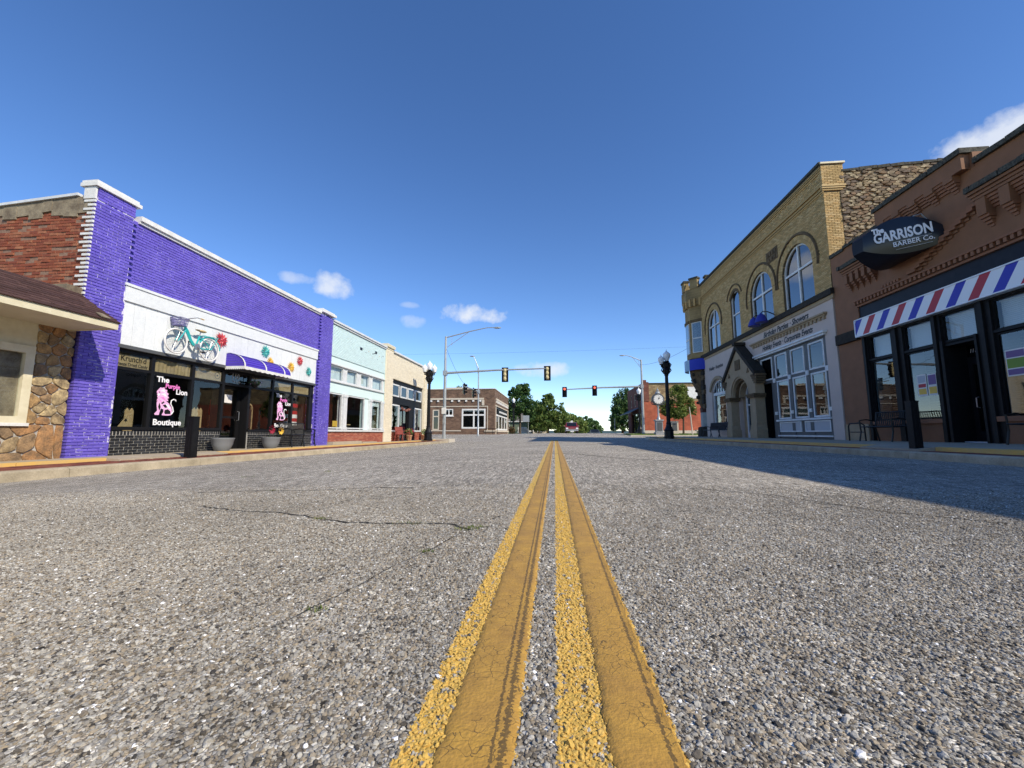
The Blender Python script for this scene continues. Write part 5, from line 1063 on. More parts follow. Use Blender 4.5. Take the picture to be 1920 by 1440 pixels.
for sgn in (-1, 1):
    u = c+sgn*1.43; q = MB(); q.fb(FR, u-.36, u+.36, .2, .62, -.02, .5); q.fb(FR, u-.3, u+.3, .62, zs-.2, -.02, .44); q.prism(FR, [(u-.36, .62), (u+.36, .62), (u+.3, .85), (u-.3, .85)], -.02, .47); q.build('pier', MT['tanstone'], pt)
    q = MB(); q.fb(FR, u-.42, u+.42, zs-.2, zs-.1, -.02, .54); q.fb(FR, u-.46, u+.46, zs-.1, zs, -.02, .58); q.build('capital', MT['brownstone'], pt)
    for i, zz in enumerate((3.02, 3.14, 3.26, 3.38)):
        uo = c+sgn*1.83; q = MB(); q.fb(FR, uo-.14-.05*i, uo+.14+.05*i, zz-.1, zz, .02, .46+.02*i); q.build('corbel_step', MT['brownstone'], pt)
    q = MB(); a0, a1 = c+sgn*.0, c+sgn*1.98; q.prism(FR, [(a0, 5.0), (a0, 5.24), (a1, 5.24-1.98*.86), (a1, 5.0-1.98*.86)], .0, .55); q.build('gable_coping', MT['darkstone'], pt)
    q = MB(); q.prism(FR, [(c+sgn*1.0, 3.55), (c+sgn*1.3, 3.55), (c+sgn*1.15, 3.8)], .45, .475); q.build('carved_panel', MT['brownstone'], pt)
q = MB(); q.fb(FR, c-.3, c+.3, 3.85, 4.4, .45, .485); q.build('carved_panel', MT['brownstone'], pt)
q = MB(); q.fb(FR, c-.5, c+.5, 3.0, 3.08, .44, .46) if False else q.fb(FR, c-.14, c+.14, 5.2, 5.36, .0, .62); q.build('finial', MT['darkstone'], pt)
q = MB(); q.fb(FR, c-.74, c-.62, .2, 2.5, -.32, -.2); q.fb(FR, c+.62, c+.74, .2, 2.5, -.32, -.2); q.fb(FR, c-.62, c+.62, 2.38, 2.5, -.32, -.2); q.ring(FR, c, 2.5, .62, .74, -.32, -.2, 0, PI, 18); q.fb(FR, c-.62, c+.62, 1.95, 2.02, -.3, -.22); q.fb(FR, c-.62, c+.62, .2, .5, -.3, -.22)
dw = q.build('door', MT['whitetrim'], pt); MB().fb(FR, c-.62, c+.62, .5, 1.95, -.27, -.26).build('pane', MT['darkgl'], dw); q = MB(); q.prism(FR, [(c-.62, 2.02), (c+.62, 2.02), (c+.62, 2.5)]+[(c+.62*math.cos(a), 2.5+.62*math.sin(a)) for a in [PI*i/12 for i in range(1, 12)]]+[(c-.62, 2.5)], -.27, -.26); q.build('pane', MT['darkgl'], dw)
q = MB(); q.fb(FR, c-1.07, c-.74, .2, 3.4, -.34, -.2); q.fb(FR, c+.74, c+1.07, .2, 3.4, -.34, -.2); q.build('door_surround', MT['tanstone'], pt)
# corner turret on a rough stone bracket
TC = (11.0, 30.75)
def octa(name, m, prof, seg=8, parent=EH, rot=PI/8, kind=None):
    mb = MB(); vs = []; fs = []
    for r, z in prof:
        for i in range(seg): a = rot+2*PI*i/seg; vs.append((TC[0]+r*math.cos(a), TC[1]+r*math.sin(a), z))
    for j in range(len(prof)-1):
        for i in range(seg): k = (i+1) % seg; fs.append((j*seg+i, j*seg+k, (j+1)*seg+k, (j+1)*seg+i))
    fs += [tuple(range(seg-1, -1, -1)), tuple((len(prof)-1)*seg+i for i in range(seg))]
    mb.add(vs, fs); return mb.build(name, m, parent)
tyb = brickshader('turret_yellow_brick', (.36, .255, .115), (.28, .2, .09), (.15, .11, .06), .2, .0677)
octa('turret', tyb, [(1.3, 5.5), (1.3, 9.5), (1.36, 9.55), (1.48, 10.0), (1.48, 10.75)])
for k in range(8):
    a = PI/8+2*PI*(k+.5)/8; q = MB(); q.box(-.28, .28, -.17, .17, 10.75, 11.42); q2 = MB(); q2.box(-.33, .33, -.22, .22, 11.42, 11.55)
    for qq, nm, mm in ((q, 'merlon', tyb), (q2, 'merlon_cap', MT['coping'])):
        ca, sa = math.cos(a), math.sin(a); qq.v = [(TC[0]+(1.24)*ca+y*ca-x*sa, TC[1]+1.24*sa+y*sa+x*ca, z) for x, y, z in qq.v]; qq.build(nm, mm, EH)
for k in range(24):
    a = 2*PI*k/24; q = MB(); q.box(-.06, .06, -.05, .1, 9.45, 10.0); ca, sa = math.cos(a), math.sin(a); q.v = [(TC[0]+1.33*ca+y*ca-x*sa, TC[1]+1.33*sa+y*sa+x*ca, z) for x, y, z in q.v]; q.build('corbel', MT['yellowbrick'], EH)
for a0 in (PI, PI*1.25, PI*.75):
    ca, sa = math.cos(a0), math.sin(a0); q = MB(); q.box(-.36, .36, -.02, .05, 6.1, 8.3); g = MB(); g.box(-.3, .3, .05, .06, 6.16, 8.24); b_ = MB(); b_.box(-.3, .3, .06, .075, 7.1, 7.18); h = MB(); h.box(-.42, .42, .0, .1, 8.3, 8.5)
    t = lambda Q: [(TC[0]+1.2*ca+y*ca-x*sa, TC[1]+1.2*sa+y*sa+x*ca, z) for x, y, z in Q]
    q.v = t(q.v); w = q.build('window', MT['whitetrim'], EH); g.v = t(g.v); g.build('pane', MT['uppergl'], w); b_.v = t(b_.v); b_.build('meeting_rail', MT['whitetrim'], w); h.v = t(h.v); h.build('window_head', MT['brownstone'], EH)
octa('string_course', MT['darkstone'], [(1.42, 5.42), (1.46, 5.6), (1.4, 5.7)])
octa('bracket', MT['brownstone'], [(.55, 2.25), (.7, 2.6), (.75, 3.3), (1.0, 3.9), (1.15, 4.5), (1.2, 4.95), (1.3, 5.42)], 12)
octa('bracket_block', MT['maroon'], [(.6, 1.9), (.62, 2.25)], 8); octa('pier', mat('pale_pier_paint', (.4, .42, .4), (.3, .32, .3), .7, 4), [(.6, .9), (.6, 1.9)], 8); octa('pier_base', MT['darkstone'], [(.85, .15), (.8, .85), (.66, .9)], 10)
q = MB()
for i in range(16):
    a = random.uniform(PI*.75, PI*1.6); z = random.uniform(2.3, 5.0); rr = .72+max(0, (z-3.2))*.27; q.ball((TC[0]+rr*math.cos(a), TC[1]+rr*math.sin(a), z), random.uniform(.12, .2), 1, 1, .8, 7, 5, random.random())
q.build('carved_boss', MT['darkstone'], EH, kind='stuff')
for i in range(10):
    z = 2.15+i*.33; q = MB(); q.fb(FR, 29.55+random.uniform(-.1, .05), 29.95, z, z+.29, -.02, .1+random.uniform(0, .08)); q.build('rough_stone', MT['darkstone'] if i % 3 else MT['brownstone'], EH)
BN = empty('blue_banner', (TC[0]-1.3, TC[1], 4.9), 'blue and pale blue banner wrapped round the hall corner turret', 'banner')
def bannerpart(a0, a1, m, nm):
    q = MB(); k = 6; vs = []
    for i in range(k+1):
        a = a0+(a1-a0)*i/k; vs += [(TC[0]+1.5*math.cos(a), TC[1]+1.5*math.sin(a), 4.85), (TC[0]+1.5*math.cos(a), TC[1]+1.5*math.sin(a), 5.62)]
    q.add(vs, [(2*i, 2*i+1, 2*i+3, 2*i+2) for i in range(k)]); q.build(nm, m, BN, smooth=True)
bannerpart(PI*1.12, PI*1.45, MT['banner'], 'blue_panel'); bannerpart(PI*.7, PI*1.118, MT['bannerl'], 'pale_panel')
# two blue gooseneck lamps over the storefront
for i, (u, s) in enumerate(((20.95, 'farther'), (20.25, 'nearer'))):
    L = empty('gooseneck_lamp', FR.p(u, .14, 5.85), 'blue shaded gooseneck lamp leaning below the second arched window, '+s+' of the pair', 'lamp', 'gooseneck lamps on the string course')
    q = MB(); q.tube([FR.p(u-.3, .1, 5.95), FR.p(u-.2, .35, 6.12), FR.p(u, .5, 6.2), FR.p(u+.05, .55, 6.1)], .025); q.build('arm', MT['black'], L)
    q = MB(); q.lathe([(.28, -.42), (.25, -.3), (.16, -.08), (.05, 0), (.03, .05)], FR.p(u+.05, .55, 6.1), 14); q.build('lamp_shade', MT['shadecloth'], L, smooth=True)
# sunlit rubble side wall with a yellow brick pilaster
S16 = FRM('S', 16.1)
q = MB(); q.prism(S16, [(11.0, 5.0), (19, 5.0), (19, 10.92), (11.0, 10.5)], -.4, -.02); q.build('side_wall', MT['rubblemortar'], EH)
q = MB(); q.prism(S16, [(10.42, 5.0), (11.0, 5.0), (11.0, 10.8), (10.42, 10.8)], -.3, -.012); q.build('pilaster', MT['yellowmortar'], EH)
it = lay(S16, 10.4, 11.0, 6.4, 9.7, n1=.02)+lay(S16, 10.36, 11.16, 9.93, 10.78, n1=.06); pieces(it, S16, MT['yellowbrick'], EH, 140, 'pilaster_brick', 'pilaster_brickwork')
for z, a, b, n in ((9.72, 10.36, 11.1, .045), (9.8, 10.34, 11.18, .07), (9.87, 10.33, 11.2, .09)):
    q = MB(); q.fb(S16, a, b, z, z+.06, -.02, n); q.build('pilaster_band', MT['yellowbrick'], EH)
ctop = lambda u: 10.5+(u-11)*.052
rg = random.Random(5); KX = 2.3; rest = MB()
st = polystones(S16, 11.0/KX, 17.6/KX, 6.4, 10.9, .118, .013, 0, .07, 11); st = [((a[0]*KX, a[1]), [(u*KX, z+rg.uniform(-.006, .006)) for u, z in pts], n1) for a, pts, n1 in st]
st = [t for t in st if max(z for u, z in t[1]) < ctop(t[0][0])+.03]; st.sort(key=lambda t: (t[0][0]-11)**2+(t[0][1]-8.5)**2)
for i, (a, pts, n1) in enumerate(st):
    n1 = rg.uniform(.01, .075)
    if i < 290: stone_obj(S16, None, pts, -.05, n1, MT['rubble'], EH)
    else: rest.prism(S16, pts, -.05, n1, rg.random())
if rest.v: rest.build('stonework', MT['rubble'], EH, kind='stuff')
u = 11.1
while u < 17.5:
    w = rg.uniform(.3, .7); q = MB(); q.prism(S16, [(u, ctop(u)-.06), (u+w-.02, ctop(u+w)-.06), (u+w-.02, ctop(u+w)+rg.uniform(.02, .07)), (u, ctop(u)+rg.uniform(.02, .07))], -.4, .07); q.build('coping_stone', MT['coping'], EH); u += w
q = MB(); q.box(10.34, 11.22, 15.99, 16.5, 10.79, 10.86); q.build('pilaster_cap', MT['creamtrim'], EH)

# ------------------------------------------------------------------ the barber shop
BS = empty('barber_shop', (10.4, 5, .2), 'brown painted brick barber shop with corbelled parapet and a red white and blue striped band', 'building')
bh = [(4.0, 14.9, -.1, 4.85)]
q = MB(); slab(q, FR, -9, 16.04, -.1, 7.0, bh, -.35, 0.); q.build('wall', MT['barber'], BS)
q = MB(); q.box(10.76, 26, -9, 16.0, 4.0, 6.6); q.box(14.4, 26, -9, 16.0, -.1, 4.0); q.build('rear_wall', MT['barber'], BS)
q = MB(); q.fb(FR, 10.64, 13.55, 7.0, 7.4, -.35, .0); q.fb(FR, -9, 10.62, 7.0, 7.05, -.35, .0); q.build('parapet', MT['barber'], BS)
q = MB(); q.fb(FR, -9, 10.5, 6.75, 7.3, .0, .1) if False else q.fb(FR, 10.72, 13.55, 7.0, 7.4, .0, .2); q.build('parapet_band', MT['barber'], BS)
def coping(a, b, z, n=.16, t=.13):
    u = a
    while u < b-.01:
        w = min(random.uniform(.35, .7), b-u); q = MB(); dz = random.uniform(-.012, .02)
        q.prism(FR, [(u, z), (u+w-.012, z), (u+w-.02, z+t+dz), (u+.01, z+t+dz+random.uniform(-.015, .015))], -.42, n+random.uniform(-.015, .015)); q.build('coping_stone', MT['coping'], BS); u += w
coping(15.3, 16.04, 6.94, .06); coping(13.5, 15.3, 7.0, .06, .1); coping(10.65, 13.58, 7.4, .27); coping(-9, 10.6, 7.05, .1)
def ledge(a, b, z):
    coping(a, b, z, .36, .13)
    for i, n in enumerate((.3, .25, .22)):
        q = MB(); q.fb(FR, a+.03*i, b-.03*i, z-.075*(i+1)+.004, z-.075*i-.006, -.02, n); q.build('corbel_course', MT['barber'], BS)
ledge(13.74, 15.24, 6.16); ledge(8.3, 10.62, 6.26)
def pendant(u, zt, w, L, n=.21):
    q = MB(); q.fb(FR, u-w/2, u+w/2, zt-L, zt, -.02, n); q.build('pendant', MT['barber'], BS)
    for i in range(4):
        q = MB(); q.fb(FR, u-w/2+.02*i, u+w/2-.02*i, zt-L-.075*(i+1)+.008, zt-L-.075*i, -.02, n*(1-.22*(i+1))); q.build('pendant_step', MT['barber2'], BS)
def gapsteps(a, b, zt):
    for i in range(4):
        q = MB(); q.fb(FR, a, b, zt-.075*(i+1)+.008, zt-.075*i, -.02, .17*(1-.24*i)); q.build('corbel_step', MT['barber2'], BS)
for i in range(5):
    u = 13.98+i*.27; pendant(u, 5.93, .14, .32)
    if i < 4: gapsteps(u+.07, u+.2, 5.93)
for i in range(4): pendant(10.4-i*.52, 6.03, .22, .42); gapsteps(10.4-i*.52-.41, 10.4-i*.52-.11, 6.03)
for i in range(5): pendant(13.36-i*.56, 7.0, .26, .12, .2); gapsteps(13.36-i*.56-.43, 13.36-i*.56-.13, 7.0) if i < 4 else None
# stepped diagonal borders
u, z = 12.75, 5.04
for i in range(13):
    q = MB(); q.fb(FR, u-.3, u, z, z+.075, -.02, .12); q.build('stepped_border', MT['barber2'], BS); q = MB(); q.fb(FR, u-.27, u+.03, z-.08, z-.01, -.02, .04); q.build('stepped_border', MT['barber'], BS); u -= .16; z += .078
for i in range(6):
    q = MB(); q.fb(FR, 13.1+i*.12, 13.18+i*.12, 5.0, 5.08, -.02, .06); q.build('small_dentil', MT['barber2'], BS)
# dentil course and fascia
u = 4.2
while u < 14.9: q = MB(); q.fb(FR, u, u+.075, 4.79, 4.9, -.02, .12); q.build('dentil', MT['barber2'], BS); u += .15
q = MB(); q.fb(FR, 4.0, 14.92, 4.72, 4.785, -.1, .05); q.fb(FR, 4.0, 14.92, 4.9, 4.95, -.02, .14); q.build('dentil_rail', MT['barber2'], BS)
q = MB(); q.fb(FR, 4.0, 14.9, 4.2, 4.72, -.3, -.03); q.fb(FR, 4.0, 14.9, 4.26, 4.34, -.03, .04); q.build('fascia', MT['navyblack'], BS)
# striped band: each stripe its own panel
bt, bb_ = 4.24, 3.70; slope = .58; uu = 14.92; i = 0; sw = .3
q = MB(); q.fb(FR, 4.0, 14.9, bb_, bt, -.12, .13); q.build('band_backing', MT['stripw'], BS)
cols = ['stripb', 'stripw', 'stripr', 'stripw']
u = 15.2
while u > 4.3:
    m = MT[cols[i % 4]]; w = .32 if i % 2 else .27; poly = [(u, bb_), (u-w, bb_), (u-w-slope*.62, bt), (u-slope*.62, bt)]
    poly = polyclip(polyclip(poly, 14.9, 0, 1, 0), 4.0, 0, -1, 0)
    if len(poly) > 2: q = MB(); q.prism(FR, poly, .13, .145); q.build('stripe', m, BS)
    u -= w; i += 1
q = MB(); q.fb(FR, 4.0, 14.92, bt, bt+.03, -.1, .17); q.fb(FR, 4.0, 14.92, bb_-.03, bb_, -.1, .17); q.fb(FR, 14.9, 14.93, bb_, bt, -.1, .17); q.build('band_trim', MT['stripw'], BS)
# storefront
cs = [(13.76, 14.72), (12.36, 13.33), (11.14, 12.1), (8.9, 10.78), (6.6, 8.5), (4.4, 6.2)]
q = MB(); xs = [14.9]+[v for a, b in cs for v in (b, a)]+[4.0]
for a, b in zip(xs[::2], xs[1::2]): q.fb(FR, b, a, .2 if b > 13.4 or b < 12.2 else .2, 3.66, -.3, -.04); q.fb(FR, (a+b)/2-.05, (a+b)/2+.05, .2, 3.66, -.04, .02)
q.fb(FR, 4.0, 14.9, 3.62, 3.7, -.3, -.03)
for a, b in cs: q.fb(FR, a, b, 2.88, 2.98 if False else 2.82, -.25, -.05)
q.build('storefront_frame', MT['blackwood'], BS)
for j, (a, b) in enumerate(cs):
    window(FR, a, b, 2.88, 3.62, BS, MT['blackwood'], MT['cleargl'], .035, -.12, .05)
    blinds(FR, a+.04, b-.04, 2.9, 3.6, -.26, MT['blindw'], BS, .045, 1.1)
    if j == 2: continue
    window(FR, a, b, .86, 2.8, BS, MT['blackwood'], MT['mirgl'], .035, -.12, .05)
    blinds(FR, a+.06, b-.04, .9, 2.78, -.3, MT['blind'], BS, .07, .25)
    q = MB(); q.fb(FR, b-.06, b-.0, .86, 2.8, -.55, -.16); q.build('window_reveal', MT['blindw'], BS)
    q = MB(); q.fb(FR, a-.12, b+.12, .2, .72, -.3, -.06); q.build('base_panel', MT['barber'], BS); q = MB(); q.fb(FR, a-.14, b+.14, .72, .84, -.3, .01); q.build('window_sill', MT['barber2'], BS)
DR = FRM('R', 10.95); q = MB(); q.fb(DR, 11.2, 11.32, .22, 2.34, -.06, .0); q.fb(DR, 11.92, 12.04, .22, 2.34, -.06, 0); q.fb(DR, 11.32, 11.92, 2.24, 2.34, -.06, 0); q.fb(DR, 11.32, 11.92, .22, .5, -.06, 0); dd = q.build('door', MT['blackwood'], BS); MB().fb(DR, 11.32, 11.92, .5, 2.24, -.035, -.028).build('pane', MT['mirgl'], dd)
q = MB(); q.tube([DR.p(11.86, .0, 1.1), DR.p(11.86, .06, 1.12), DR.p(11.86, .06, 1.36), DR.p(11.86, 0, 1.38)], .014); q.build('handle', MT['chrome'], dd)
q = MB(); q.fb(DR, 11.14, 11.2, .2, 2.9, -.08, .55); q.fb(DR, 12.04, 12.12, .2, 2.9, -.08, .55); q.fb(DR, 11.2, 12.04, 2.34, 2.44, -.06, .0); q.fb(DR, 11.2, 12.04, 2.76, 2.85, -.06, .5); q.build('door_frame', MT['blackwood'], BS); MB().fb(DR, 11.2, 12.04, 2.44, 2.76, -.035, -.028).build('pane', MT['darkgl'], BS)
text('111 N. Lee St', DR, 11.62, 2.6, .14, -.02, MT['decalw'], BS, .9, .25, .001); text('Salon', DR, 11.62, 2.12, .14, -.02, MT['decalw'], BS, 1, .3, .001)
q = MB(); q.fb(DR, 11.2, 12.04, .16, .235, -.1, .3); q.build('threshold', MT['greypanel'], BS)
q = MB(); q.fb(FR, 14.92, 16.0, 3.62, 3.98, -.02, .12); q.build('impost_stone', MT['darkstone'], BS)
q = MB(); q.fb(FR, 14.92, 16.02, .2, .75, -.02, .04); q.build('plinth_stone', MT['tanstone'], BS)
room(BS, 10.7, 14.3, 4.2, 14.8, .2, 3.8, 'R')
# the other end of the block, beyond the frame's right edge, goes on at the same height
# posters
def poster(u, z, w, h, cols_, label, n=-.118, fr=FR):
    o = empty('poster', fr.p(u, n, z), label, 'poster'); q = MB(); q.fb(fr, u-w/2, u+w/2, z, z+h, n, n+.003); q.build('sheet', MT['paper'], o)
    for (a, b, c, d, m) in cols_: q = MB(); q.fb(fr, u-w/2+a*w, u-w/2+b*w, z+c*h, z+d*h, n+.003, n+.006); q.build('print_block', m, o)
lilac = mat('lilac_print', (.2, .12, .26), None, .6); grn = mat('green_print', (.2, .3, .05), None, .6)
poster(12.93, 1.5, .3, .62, [(.1, .9, .08, .34, MT['fyel']), (.1, .9, .4, .56, MT['stripr']), (.1, .9, .62, .94, MT['greypanel'])], 'white poster with yellow, red and grey blocks in the second barber window')
poster(12.6, 1.5, .26, .6, [(.05, .95, .5, .95, lilac), (.05, .95, .08, .4, MT['fyel'])], 'lilac and yellow poster beside the white one in the second barber window')
poster(10.45, 1.75, .42, .62, [(.05, .95, .7, .95, lilac), (.05, .95, .3, .66, grn), (.05, .95, .05, .26, lilac)], 'lilac poster with a green band in the big barber window')
poster(10.0, 1.75, .36, .62, [(.1, .9, .5, .9, MT['greypanel']), (.1, .9, .25, .45, MT['stripr']), (.1, .9, .05, .22, MT['fyel'])], 'pale poster with red and yellow blocks at the right edge of the big barber window')
poster(11.62, 1.5, .34, .5, [(.05, .95, .6, .95, lilac), (.05, .95, .2, .55, grn)], 'small green and lilac poster on the barber shop door', -.02, DR)
# projecting black sign: two bulging faces meeting at the street end
SG = empty('barber_sign', (10.2, 12.3, 5.7), 'black bulging shop sign lettered The Garrison Barber Co. projecting over the street', 'sign')
p0, p1 = Vector((10.42, 11.6, 0)), Vector((8.92, 12.36, 0)); q0, q1 = Vector((10.42, 13.5, 0)), Vector((8.86, 12.68, 0))
def zsp(t):   # t 0 wall .. 1 street end: bottom and top of the outline
    s = math.sin(PI*min(max(.16+.70*t, 0), 1)); top = 5.46+.93*s**.8 + .12*t; bot = 5.74-.40*s**.9+.1*t
    return bot, top
q = MB(); K = 24; J = 10
def face(a, b, sgn):
    vs = []; d = (b-a).normalized(); nrm = Vector((d.y, -d.x, 0))*sgn
    for i in range(K+1):
        t = i/K; bo, to = zsp(t); p = a+(b-a)*t
        for j in range(J+1):
            v = j/J; bulge = .09*math.sin(PI*v)*math.sin(PI*(.1+.85*t)); w = p+nrm*bulge; vs.append((w.x, w.y, bo+(to-bo)*v))
    return vs, nrm
va, na = face(p0, p1, -1.)
if na.y > 0: va, na = face(p0, p1, 1.)
vb, nb = face(q0, q1, 1.)
if nb.y < 0: vb, nb = face(q0, q1, -1.)
fs = [(i*(J+1)+j, i*(J+1)+j+1, (i+1)*(J+1)+j+1, (i+1)*(J+1)+j) for i in range(K) for j in range(J)]
signm = mat('black_sign_vinyl', (.012, .012, .016), None, .3, spec=.6)
q.add(va, fs); q.add(vb, [f[::-1] for f in fs]); q.build('sign_face', signm, SG, smooth=True)
q = MB()
for j in (0, J): 
    vs = []
    for i in range(K+1): vs += [va[i*(J+1)+j], vb[i*(J+1)+j]]
    q.add(vs, [(2*i, 2*i+1, 2*i+3, 2*i+2) for i in range(K)])
e = [va[K*(J+1)+j] for j in range(J+1)]+[vb[K*(J+1)+j] for j in range(J, -1, -1)]; q.add(e, [tuple(range(len(e)))])
q.build('sign_edge', MT['navyblack'], SG)
dx = (p0-p1).normalized(); ctr = lambda t, z, off=.19: p0+(p1-p0)*t+na*off+Vector((0, 0, z))
def stext(s, t, z, size, sx, bold, rot=.0, off=.10): return text(s, None, 0, 0, size, 0, MT['decalw'] if size > .18 else MT['silver'], SG, sx, 0, bold, 'CENTER', rot, .01, 'lettering', (dx, na, ctr(t, z, off)))
stext('The', .80, 6.12, .2, .8, .012, .06); stext('GARRISON', .50, 5.92, .40, .62, .012, .05); stext('BARBER Co.', .38, 5.66, .19, .85, .002, .05)
for z in (5.71, 5.485):
    q = MB(); A = ctr(.16, z+.06, .1); B = ctr(.6, z+.01, .1); q.tube([A, B], .006, 4); q.build('ruled_line', MT['silver'], SG)
q = MB(); q.tube([(10.42, 12.0, 6.3), (10.2, 11.95, 6.5), (9.95, 11.9, 6.42)], .015); q.build('bracket', MT['greypanel'], SG)

# ------------------------------------------------------------------ street furniture
def bollard(x, y, z, h, label, w=.088):
    B = empty('bollard', (x, y, z), label, 'bollard', 'square black bollards'); q = MB()
    q.add([(x+sx*w*k, y+sy*w*k, z+zz) for zz, k in ((-.03, 1.02), (h, .96)) for sx, sy in ((-1, -1), (1, -1), (1, 1), (-1, 1))], [(0,3,2,1),(4,5,6,7),(0,1,5,4),(1,2,6,5),(2,3,7,6),(3,0,4,7)]); q.build('post', MT['blackwood'], B)
    q = MB(); q.box(x-w*1.04, x+w*1.04, y-w*1.04, y+w*1.04, z+h, z+h+.02); q.build('cap', MT['blackwood'], B)
    for s in (-1, 1): q = MB(); q.box(x+s*.035-.01, x+s*.035+.01, y-w*1.02-.006, y-w*.97, z+.05, z+h-.1); q.build('groove_strip', MT['black'], B)
bollard(-8.6, 9.1, -.115, .94, 'square black wooden bollard in front of the purple shop'); bollard(7.32, 9.3, .13, .96, 'square black wooden bollard on the right pavement before the barber door', .076)
def planter(x, y, z, label):
    P = empty('planter', (x, y, z), label, 'planter', 'grey bowl planters'); q = MB(); q.lathe([(.16, 0), (.2, .04), (.26, .18), (.285, .32), (.3, .34), (.3, .37), (.265, .37), (.26, .33)], (x, y, z), 26); q.build('bowl', MT['pot'], P, smooth=True)
    q = MB(); q.lathe([(.01, .32), (.26, .33)], (x, y, z), 20); q.build('soil', MT['soil'], P)
planter(-9.62, 11.22, -.06, 'empty grey bowl planter left of the boutique door'); planter(-9.62, 13.3, -.06, 'grey bowl planter with red and yellow flowers right of the boutique door')
def bloom(x, y, z, m, r, label):
    F = empty('flower', (x, y, z), label, 'flower'); q = MB(); q.tube([(x, y, z), (x+.02, y, z+.16), (x+.03, y, z+.26)], .008); q.build('stem', MT['leafdk'], F)
    for k in range(9):
        a = 2*PI*k/9; q = MB(); c, s = math.cos(a), math.sin(a); q.add([(x+.05, y+c*t*r-s*w, z+.3+s*t*r+c*w) for t, w in ((.15, 0), (.6, -.3*r), (1, 0), (.6, .3*r))], [(0, 1, 2, 3)]); q.v = [(vx+.03*(i % 4), vy, vz) for i, (vx, vy, vz) in enumerate(q.v)]; q.build('petal', m, F)
    q = MB(); q.ball((x+.07, y, z+.3), r*.25, 1, 1, 1, 8, 5); q.build('flower_centre', MT['soil'], F)
bloom(-9.6, 13.15, .28, mat('crimson_bloom', (.35, .02, .05), (.2, .01, .03), .7, 30), .17, 'crimson flower in the right hand grey planter'); bloom(-9.55, 13.55, .24, MT['fyel'], .15, 'yellow flower in the right hand grey planter')
def bench(x, y, z, face, L, label, m, name='bench', cat='bench', arms=2, double=False):
    """metal slat bench, seat facing +x (face=1) or -x (face=-1), length along y"""
    B = empty(name, (x, y, z), label, cat); s = face; X = lambda d: x+s*d
    k = int(L/.075)
    for i in range(k):
        yy = y-L/2+.04+i*(L-.08)/max(1, k-1); q = MB(); q.tube([(X(-.22), yy, z+.88), (X(-.17), yy, z+.66), (X(-.12), yy, z+.45), (X(-.05), yy, z+.43), (X(.28), yy, z+.44)], .016, 4); q.build('slat', m, B)
    for zz, d in ((.88, -.225), (.45, -.13), (.44, .29)): q = MB(); q.tube([(X(d), y-L/2, z+zz), (X(d), y+L/2, z+zz)], .02, 6); q.build('rail', m, B)
    for yy in ([y-L/2, y, y+L/2] if L > 1.3 else [y-L/2, y+L/2]):
        q = MB(); q.tube([(X(-.25), yy, z), (X(-.16), yy, z+.42), (X(-.23), yy, z+.9)], .022, 6); q.build('leg', m, B); q = MB(); q.tube([(X(.33), yy, z), (X(.27), yy, z+.3), (X(.29), yy, z+.64), (X(.1), yy, z+.67), (X(-.17), yy, z+.62)], .022, 6); q.build('armrest', m, B)
bench(-9.66, 14.75, -.06, 1, 1.45, 'black metal slat bench against the boutique window at the right', MT['black'])
bench(9.85, 13.5, .2, -1, 1.25, 'black metal slat bench under the first barber window', MT['black'])
bench(9.95, 9.6, .2, -1, .7, 'black metal seat at the right edge of the photo', MT['black'])
bench(9.8, 26.6, .2, -1, 2.6, 'dark slat bench outside the arched window of the hall', mat('dark_bench_wood', (.03, .03, .035), None, .5))
q = MB(); BB = empty('bike_rail', (9.7, 14.6, .2), 'bent black tube rail beside the barber bench', 'rail'); q.tube([(9.7, 14.85, .2), (9.7, 14.85, .68), (9.7, 14.78, .76), (9.7, 14.3, .77), (9.75, 14.22, .7), (9.75, 14.2, .2)], .022, 8); q.build('hoop', MT['black'], BB); q = MB(); q.tube([(9.7, 14.85, .48), (9.75, 14.2, .48)], .015, 6); q.build('cross_bar', MT['black'], BB)
RBn = mat('red_bench', (.28, .06, .045), None, .6); bench(-9.62, 25.5, -.06, 1, 1.2, 'red slat bench outside the cream shop', RBn)
for y, w, l in ((26.75, .2, 'small terracotta pot of red flowers beside the red bench'), (30.1, .27, 'terracotta pot with leafy flowers at the end of the cream shop')):
    P = empty('flower_pot', (-9.6, y, -.06), l, 'flower pot'); q = MB(); q.lathe([(w*.7, 0), (w, .3), (w*1.1, .32), (w*1.1, .38), (w*.9, .38)], (-9.6, y, -.06), 16); q.build('pot', mat('terracotta', (.45, .25, .14), None, .8), P, smooth=True); q = MB(); leaves(q, (-9.6, y, .52), (.3, .3, .24), 160, .12); q.build('foliage', MT['leafmd'], P); q = MB(); leaves(q, (-9.55, y, .55), (.3, .32, .24), 30, .08); q.build('blossoms', MT['fred'] if w < .25 else MT['white'], P)

